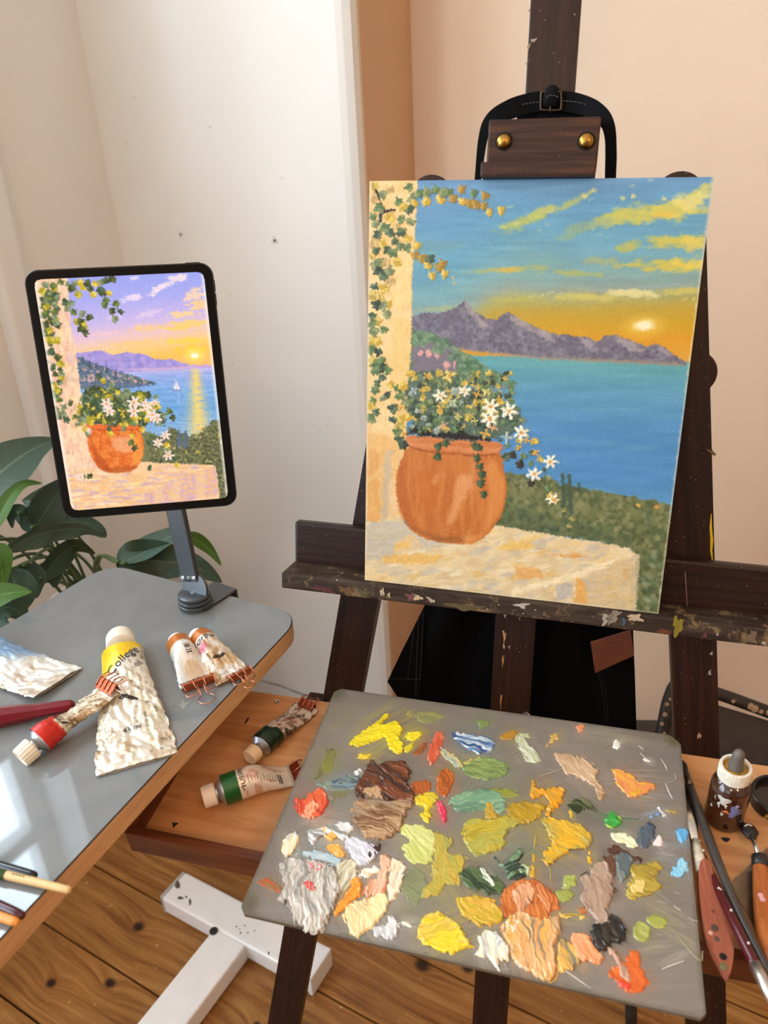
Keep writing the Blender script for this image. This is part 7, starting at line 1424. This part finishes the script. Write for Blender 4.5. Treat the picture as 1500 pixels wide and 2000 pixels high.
for (x, y, h) in ((1366, 1642, -0.007), (1374, 1661, -0.003), (1404, 1735, 0.004), (1408, 1738, 0.004), (1428, 1778, 0.009), (1462, 1842, 0.012)):
    p = TRAY.hit(x, y, h); lathe('paint_speck', p, TN, [(0.0010, 0), (0.0008, 0.0006), (0.0002, 0.0008)], plain('speck_white', (216, 206, 196), 0.5), rb, seg=8)
# ================================================================== apron hung on the easel
BLKC = plain('black_denim', (7, 7, 9), 0.95, bump=0.3, bscale=900, spec=0.1)
apron = thing('apron', EASEL.p(0.165, 0.62, -0.10), 'black denim apron hung by its buckled neck strap over the easel', 'apron')
AW = -0.088
lv = [(1080, 860), (1182, 830), (1230, 806), (1280, 781), (1330, 757), (1362, 778), (1450, 800), (1560, 810)]
rv = [(1080, 1226), (1182, 1234), (1240, 1238), (1330, 1242), (1425, 1245), (1500, 1248), (1560, 1250)]
nr, ncn = 60, 80; Pg = np.zeros((nr, ncn, 3))
ysr = np.linspace(1085, 1555, nr)
for i, y in enumerate(ysr):
    xl = np.interp(y - 20, [k[0] for k in lv], [k[1] for k in lv]); xr = np.interp(y + 22, [k[0] for k in rv], [k[1] for k in rv])
    for j in range(ncn):
        t = j / (ncn - 1); x = xl + (xr - xl) * t; yy = y + (xr - xl) * t * 0.10 - 20
        q = EASEL.uv(x, yy, AW)
        fold = 0.010 * math.sin(t * 11 + 0.6) * sstep(1050, 1250, y) + 0.006 * math.sin(t * 23 + y * 0.004) + 0.012 * (1 - t) ** 3 * math.sin(y * 0.012)
        Pg[i, j] = EASEL.p(q[0], q[1], AW - 0.012 + fold)
ab = grid('apron_body', Pg, BLKC, apron)
sm = ab.modifiers.new('cloth_thickness', 'SOLIDIFY'); sm.thickness = 0.0015; sm.offset = 0
# folded side panel with seams
def stitch(pts, w, name='stitching', rgb=(74, 72, 72), dash=True):
    P = smooth_poly([EASEL.hit(x, y, w) for x, y in pts], 10, False); sp = []
    L = np.concatenate([[0], np.cumsum(np.linalg.norm(np.diff(P, axis=0), axis=1))]); n = max(2, int(L[-1] / 0.0030))
    for k in range(n):
        a = [np.interp((k + 0.1) / n * L[-1], L, P[:, i]) for i in range(3)]; b = [np.interp((k + 0.72) / n * L[-1], L, P[:, i]) for i in range(3)]
        sp.append(dict(path=[np.array(a), np.array(b)], rad=0.00028, seg=4))
    return tubes(name, sp, plain('thread_%d' % rgb[0], rgb, 0.8), apron)
fl_ = [(832, 1178), (822, 1330), (823, 1372), (778, 1362), (757, 1330), (792, 1260)]
prism('side_fold', [EASEL.hit(x, y, AW + 0.010) for x, y in fl_], EASEL.R[2], 0.002, BLKC, apron, 0.0006)
stitch([(826, 1195), (824, 1260), (821, 1328)], AW + 0.0123); stitch([(810, 1215), (803, 1270), (796, 1326)], AW + 0.0123); stitch([(762, 1326), (792, 1326), (822, 1328)], AW + 0.0123); stitch([(818, 1200), (814, 1280), (812, 1360)], AW + 0.0123)
LTH = plain('brown_leather', (92, 42, 18), 0.5, bump=0.3, bscale=400, vary=0.15, vscale=60)
lp = prism('leather_patch', [EASEL.hit(x, y, AW + 0.006) for x, y in ((1153, 1252), (1232, 1228), (1238, 1279), (1162, 1313))], EASEL.R[2], 0.003, LTH, apron, 0.001)
for a in ([(1160, 1258), (1228, 1237)], [(1168, 1303), (1233, 1275)], [(1162, 1256), (1168, 1306)]): stitch(a, AW + 0.0093, 'leather_stitching', (132, 74, 40))
stitch([(1168, 1314), (1178, 1360), (1182, 1412)], AW + 0.006, rgb=(40, 36, 36)); stitch([(1174, 1314), (1184, 1360), (1188, 1412)], AW + 0.006, rgb=(40, 36, 36))
# neck strap
STR = plain('black_webbing', (10, 10, 12), 0.9, bump=0.4, bscale=1200, spec=0.15)
def strap(name, pxs, width, wv, th=0.0028):
    P = smooth_poly([EASEL.hit(x, y, w) for (x, y), w in zip(pxs, wv)], 8, False); n = len(P); T = np.gradient(P, axis=0); T /= np.linalg.norm(T, axis=1)[:, None]
    S = np.cross(T, EASEL.R[2]); S /= np.linalg.norm(S, axis=1)[:, None]; N_ = np.cross(S, T); wd = np.interp(np.linspace(0, 1, n), np.linspace(0, 1, len(width)), width)
    V = []; F = []
    for i in range(n):
        for a, b in ((-1, -1), (1, -1), (1, 1), (-1, 1)): V.append(P[i] + S[i] * a * wd[i] / 2 + N_[i] * b * th / 2)
    for i in range(n - 1):
        for k in range(4): F.append((4 * i + k, 4 * i + (k + 1) % 4, 4 * i + 4 + (k + 1) % 4, 4 * i + 4 + k))
    F += [(0, 1, 2, 3), tuple(4 * (n - 1) + k for k in (3, 2, 1, 0))]
    o = mesh(name, V, F, STR, apron); return o
strap('neck_strap', [(925, 420), (934, 345), (944, 268), (962, 232), (1000, 212), (1040, 201), (1078, 198), (1120, 201), (1160, 215), (1186, 240), (1194, 290), (1193, 350), (1192, 420)], [0.006, 0.0060, 0.0085, 0.0125, 0.0165, 0.0170, 0.0165, 0.0165, 0.0150, 0.0110, 0.0090, 0.0090, 0.009], [-0.030, -0.028, -0.022, -0.020, -0.026, -0.034, -0.036, -0.034, -0.026, -0.020, -0.022, -0.028, -0.030])
strap('strap_tail', [(1010, 228), (1060, 226), (1120, 226), (1165, 232), (1187, 262), (1188, 350), (1187, 420)], [0.006, 0.006, 0.006, 0.006, 0.006, 0.006, 0.006], [-0.040, -0.040, -0.040, -0.036, -0.030, -0.034, -0.034])
P = smooth_poly([EASEL.hit(x, y, -0.031) for x, y in ((1060, 180), (1094, 180), (1096, 184), (1096, 210), (1092, 215), (1060, 215), (1056, 211), (1057, 184))], 5)
tubes('buckle', [dict(path=P, rad=0.0011, seg=8, closed=True, cap=False)], plain('gunmetal', (70, 58, 48), 0.35, 0.9), apron)
tubes('strap_loop', [dict(path=[EASEL.hit(1078, 168, -0.034), EASEL.hit(1078, 176, -0.0325), EASEL.hit(1077, 195, -0.031), EASEL.hit(1076, 206, -0.0325), EASEL.hit(1076, 210, -0.034)], rad=[0.0035, 0.0068, 0.0078, 0.0070, 0.0035], seg=14, flat=0.5, up=EASEL.R[2])], STR, apron)
tubes('buckle_pin', [dict(path=[EASEL.hit(1075, 208, -0.029), EASEL.hit(1075, 222, -0.030)], rad=0.0009, seg=7)], plain('gunmetal', (70, 58, 48), 0.35, 0.9), apron)
stitch([(985, 214), (1020, 204), (1054, 199)], -0.0285, rgb=(104, 96, 90)); stitch([(1099, 197), (1130, 200), (1158, 210)], -0.0285, rgb=(104, 96, 90)); stitch([(1066, 190), (1078, 186), (1092, 190)], -0.026, rgb=(104, 96, 90))

# ================================================================== leafy plant between the table and the wall
LEAFM = []
for nm, c1, c2 in (('leaf_deep', (30, 58, 40), (62, 98, 72)), ('leaf_grey', (62, 90, 78), (112, 140, 126)), ('leaf_bright', (56, 100, 30), (110, 152, 60))):
    m, nt, b = new_mat(nm); N, L = nt.nodes, nt.links; at = N.new('ShaderNodeAttribute'); at.attribute_name = 'gc'
    sp = N.new('ShaderNodeSeparateXYZ'); L.new(at.outputs['Vector'], sp.inputs[0])
    w = N.new('ShaderNodeTexWave'); w.bands_direction = 'X'; w.inputs['Scale'].default_value = 3.2; w.inputs['Distortion'].default_value = 0.6
    cb = N.new('ShaderNodeCombineXYZ'); ab_ = N.new('ShaderNodeMath'); ab_.operation = 'ABSOLUTE'; L.new(sp.outputs['Y'], ab_.inputs[0])
    sl = N.new('ShaderNodeMath'); sl.operation = 'MULTIPLY_ADD'; L.new(ab_.outputs[0], sl.inputs[0]); sl.inputs[1].default_value = -0.9; L.new(sp.outputs['X'], sl.inputs[2]); L.new(sl.outputs[0], cb.inputs['X'])
    L.new(cb.outputs[0], w.inputs['Vector']); mr = N.new('ShaderNodeMapRange'); mr.inputs['From Min'].default_value = 0.05; mr.inputs['From Max'].default_value = 0.0; L.new(ab_.outputs[0], mr.inputs['Value'])
    mx = N.new('ShaderNodeMath'); mx.operation = 'MULTIPLY_ADD'; L.new(w.outputs['Fac'], mx.inputs[0]); mx.inputs[1].default_value = 0.22; L.new(mr.outputs[0], mx.inputs[2]); mx.use_clamp = True
    mi = N.new('ShaderNodeMix'); mi.data_type = 'RGBA'; L.new(mx.outputs[0], mi.inputs['Factor']); mi.inputs['A'].default_value = C4(c1); mi.inputs['B'].default_value = C4(c2); L.new(mi.outputs['Result'], b.inputs['Base Color'])
    b.inputs['Roughness'].default_value = 0.35; bp = N.new('ShaderNodeBump'); bp.inputs['Strength'].default_value = 0.3; bp.inputs['Distance'].default_value = 0.002; L.new(w.outputs['Fac'], bp.inputs['Height']); L.new(bp.outputs[0], b.inputs['Normal']); LEAFM.append(m)
pot_c = AX * -1.17 + NB * 0.83
plant = thing('potted_plant', (pot_c[0], pot_c[1], 0.0), 'broad-leaved green houseplant in a tall white planter behind the grey table', 'plant')
lathe('planter', np.array([pot_c[0], pot_c[1], 0.0]), (0, 0, 1.0), [(0.075, 0), (0.08, 0.004), (0.095, 0.50), (0.098, 0.53), (0.098, 0.545), (0.090, 0.545), (0.088, 0.50)], plain('planter_white', (214, 212, 206), 0.4), plant, seg=40)
lathe('soil', np.array([pot_c[0], pot_c[1], 0.500]), (0, 0, 1.0), [(0.0885, 0), (0.087, 0.012), (0.02, 0.018)], plain('soil', (40, 28, 20), 0.95, bump=1.0, bscale=90), plant, seg=28)
def leaf3(pts, dist, width, k, roll=0.0, cup=0.25, lean=None, stem=True, wav=0.0):
    """pts: traced midrib from stalk to tip; dist: distance from the eye along it"""
    M_ = smooth_poly([at_dist(x, y, d) for (x, y), d in zip(pts, dist)], 8, False); n = len(M_); T = np.gradient(M_, axis=0); T /= np.linalg.norm(T, axis=1)[:, None]
    V = EYE - M_; V /= np.linalg.norm(V, axis=1)[:, None]; S = np.cross(T, V); S /= np.linalg.norm(S, axis=1)[:, None]; N_ = np.cross(S, T)
    c, s_ = math.cos(roll), math.sin(roll); S2 = S * c + N_ * s_; N2 = -S * s_ + N_ * c
    t = np.linspace(0, 1, n); wd = width * np.sin(np.pi * np.clip(t, 0, 1) ** 0.72) ** 0.85 * (1 - 0.25 * t) + 0.0004; m_ = 13; x = np.linspace(-1, 1, m_)
    G = M_[:, None] + S2[:, None] * (wd[:, None] * x[None])[..., None] + N2[:, None] * (cup * wd[:, None] * (np.abs(x)[None] ** 1.5) + wav * np.sin(t[:, None] * 19 + x[None] * 2) * np.abs(x)[None])[..., None]
    o = grid('leaf', G, LEAFM[k], plant)
    gx, gy = np.meshgrid(t, x, indexing='ij'); set_gc(o.data, np.stack([gx * 6, gy * 0.8, gx * 0], -1).reshape(-1, 3))
    if stem:
        b0 = np.array([pot_c[0], pot_c[1], 0.505]) + np.array([random.uniform(-.04, .04), random.uniform(-.04, .04), 0]); e = M_[0]; mid = (b0 + e) / 2; mid[2] = b0[2] * 0.35 + e[2] * 0.65 + 0.02
        tubes('stalk', [dict(path=smooth_poly([b0, mid, e, M_[2]], 7, False), rad=np.linspace(0.0032, 0.0016, 22), seg=8)], plain('stalk_green', (66, 98, 48), 0.45), plant)
    return o
random.seed(4)
leaf3([(-140, 1030), (-60, 975), (10, 915), (60, 880), (110, 858)], [1.16, 1.17, 1.18, 1.20, 1.22], 0.042, 1, 0.3)
leaf3([(40, 1005), (62, 1010), (90, 985), (130, 950), (165, 930)], [1.14, 1.15, 1.17, 1.20, 1.22], 0.028, 1, 0.2)
leaf3([(52, 1030), (40, 1000), (22, 1005), (24, 1032)], [1.16, 1.17, 1.18, 1.18], 0.012, 0, 0.3)
leaf3([(68, 1032), (88, 1000), (112, 965), (150, 925)], [1.12, 1.13, 1.15, 1.18], 0.030, 0, -0.4)
leaf3([(14, 1072), (60, 1050), (110, 1036), (165, 1034), (208, 1048)], [1.08, 1.09, 1.10, 1.11, 1.12], 0.019, 1, -0.7, 0.3, wav=0.002)
leaf3([(95, 1040), (130, 1022), (165, 1022), (195, 1034), (208, 1048)], [1.13, 1.14, 1.15, 1.15, 1.15], 0.016, 0, 0.8)
leaf3([(80, 1130), (105, 1100), (130, 1075), (155, 1066), (186, 1082)], [1.10, 1.11, 1.12, 1.13, 1.14], 0.020, 0, -0.6)
leaf3([(52, 1100), (58, 1130), (64, 1150), (72, 1168)], [1.09, 1.09, 1.09, 1.09], 0.022, 0, 0.2)
leaf3([(76, 1105), (92, 1120), (104, 1130), (106, 1148)], [1.12, 1.12, 1.12, 1.12], 0.018, 0, 0.4)
leaf3([(20, 1112), (32, 1150), (36, 1175), (30, 1200)], [1.07, 1.06, 1.06, 1.06], 0.026, 0, 0.2)
leaf3([(-30, 1120), (-8, 1085), (2, 1110), (6, 1150)], [1.03, 1.02, 1.02, 1.02], 0.018, 2, 0.3)
leaf3([(-60, 1190), (-20, 1170), (20, 1158), (62, 1156)], [1.0, 1.0, 1.0, 1.0], 0.019, 2, 0.5)
leaf3([(-60, 1060), (-10, 1020), (20, 970), (48, 945), (82, 944)], [1.06, 1.06, 1.07, 1.08, 1.09], 0.010, 2, 0.3)
leaf3([(-40, 1230), (0, 1190), (30, 1190), (50, 1215)], [1.02, 1.02, 1.02, 1.02], 0.024, 0, 0.3)
leaf3([(238, 1100), (275, 1082), (310, 1060), (350, 1040), (372, 1042)], [1.06, 1.08, 1.10, 1.12, 1.12], 0.024, 1, 0.8)
leaf3([(226, 1097), (262, 1096), (312, 1096), (380, 1106), (434, 1138)], [1.08, 1.08, 1.09, 1.09, 1.09], 0.033, 0, 0.2, 0.15, wav=0.002)
leaf3([(362, 1046), (385, 1055), (410, 1075), (432, 1105)], [1.12, 1.13, 1.14, 1.14], 0.011, 2, 0.3, stem=False)

# ================================================================== folding chair behind the easel
FAB = plain('chair_mesh', (74, 64, 60), 0.85, bump=0.6, bscale=600, vary=0.25, vscale=14)
FRM = plain('chair_tube', (58, 54, 50), 0.4, 0.5, vary=0.35, vscale=70)
CD = 1.24
p_l0, p_l1 = at_dist(1287, 1440, CD), at_dist(1312, 1345, CD)
chn = np.array([-0.10, -0.93, 0.35]); chn /= np.linalg.norm(chn)
pt = lambda x, y: at_plane(x, y, p_l1, chn)
A0 = pt(1240, 1640); A1 = pt(1290, 1438); A2 = pt(1308, 1362); A3 = pt(1330, 1336); A4 = pt(1400, 1354); A5 = pt(1500, 1390); A6 = pt(1640, 1440); A7 = pt(1690, 1470); A8 = pt(1690, 1640)
chair = thing('folding_chair', np.array([*((A0 + A8) / 2)[:2], 0.0]) + np.array([0.0, 0.0, 0]), 'folding chair with paint-spotted dark tube frame and mesh back, behind the easel', 'chair')
back = smooth_poly([A0, A1, A2, A3, A4, A5, A6, A7, A8], 7, False)
tubes('back_frame', [dict(path=back, rad=0.0095, seg=14)], FRM, chair)
fe = lambda p, dx: np.array([p[0], p[1] + dx, 0.005])
for p in (A0, A8):
    tubes('leg', [dict(path=smooth_poly([p, p * 0.5 + fe(p, -0.05) * 0.5, fe(p, -0.08)], 6, False), rad=0.0095, seg=12)], FRM, chair)
    q = p.copy(); q[2] = 0.42; tubes('leg', [dict(path=[q + np.array([0, -0.02, 0]), fe(q, 0.20)], rad=0.0095, seg=12)], FRM, chair)
gx = np.zeros((24, 30, 3))
tl, tr, bl, br = pt(1316, 1352), pt(1672, 1462), pt(1262, 1560), pt(1680, 1600)
for i in range(24):
    for j in range(30):
        s_, t_ = j / 29, i / 23; gx[i, j] = (tl * (1 - s_) + tr * s_) * (1 - t_) + (bl * (1 - s_) + br * s_) * t_ - chn * 0.012 * math.sin(math.pi * s_) * (0.3 + 0.7 * t_)
mo = grid('mesh_back', gx, FAB, chair); sm = mo.modifiers.new('cloth_thickness', 'SOLIDIFY'); sm.thickness = 0.002
# seat
sv_ = np.array([0.0, -0.02, 0]); s0 = np.array([A0[0], A0[1], 0.43]); s1 = np.array([A8[0], A8[1], 0.43])
dirb = np.array([-(s1 - s0)[1], (s1 - s0)[0], 0]); dirb /= np.linalg.norm(dirb); dirb = dirb if dirb[1] < 0 else -dirb
prism('seat', [s0 + dirb * 0.02, s1 + dirb * 0.02, s1 - dirb * 0.16, s0 - dirb * 0.16], (0, 0, 1.0), 0.012, FAB, chair, 0.004)
for i, (x, y, r) in enumerate(((1300, 1372, 0.0035), (1296, 1392, 0.004), (1306, 1362, 0.003), (1290, 1410, 0.0032), (1294, 1428, 0.003), (1428, 1366, 0.0035), (1462, 1376, 0.0055), (1470, 1381, 0.006), (1482, 1386, 0.004), (1496, 1388, 0.0045))):
    p = pt(x, y); lathe('paint_speck', p + chn * 0.0085, chn, [(r, 0), (r * 0.8, 0.0012), (r * 0.2, 0.0018)], plain('speck_tan', (160, 136, 110), 0.7), chair, seg=9)
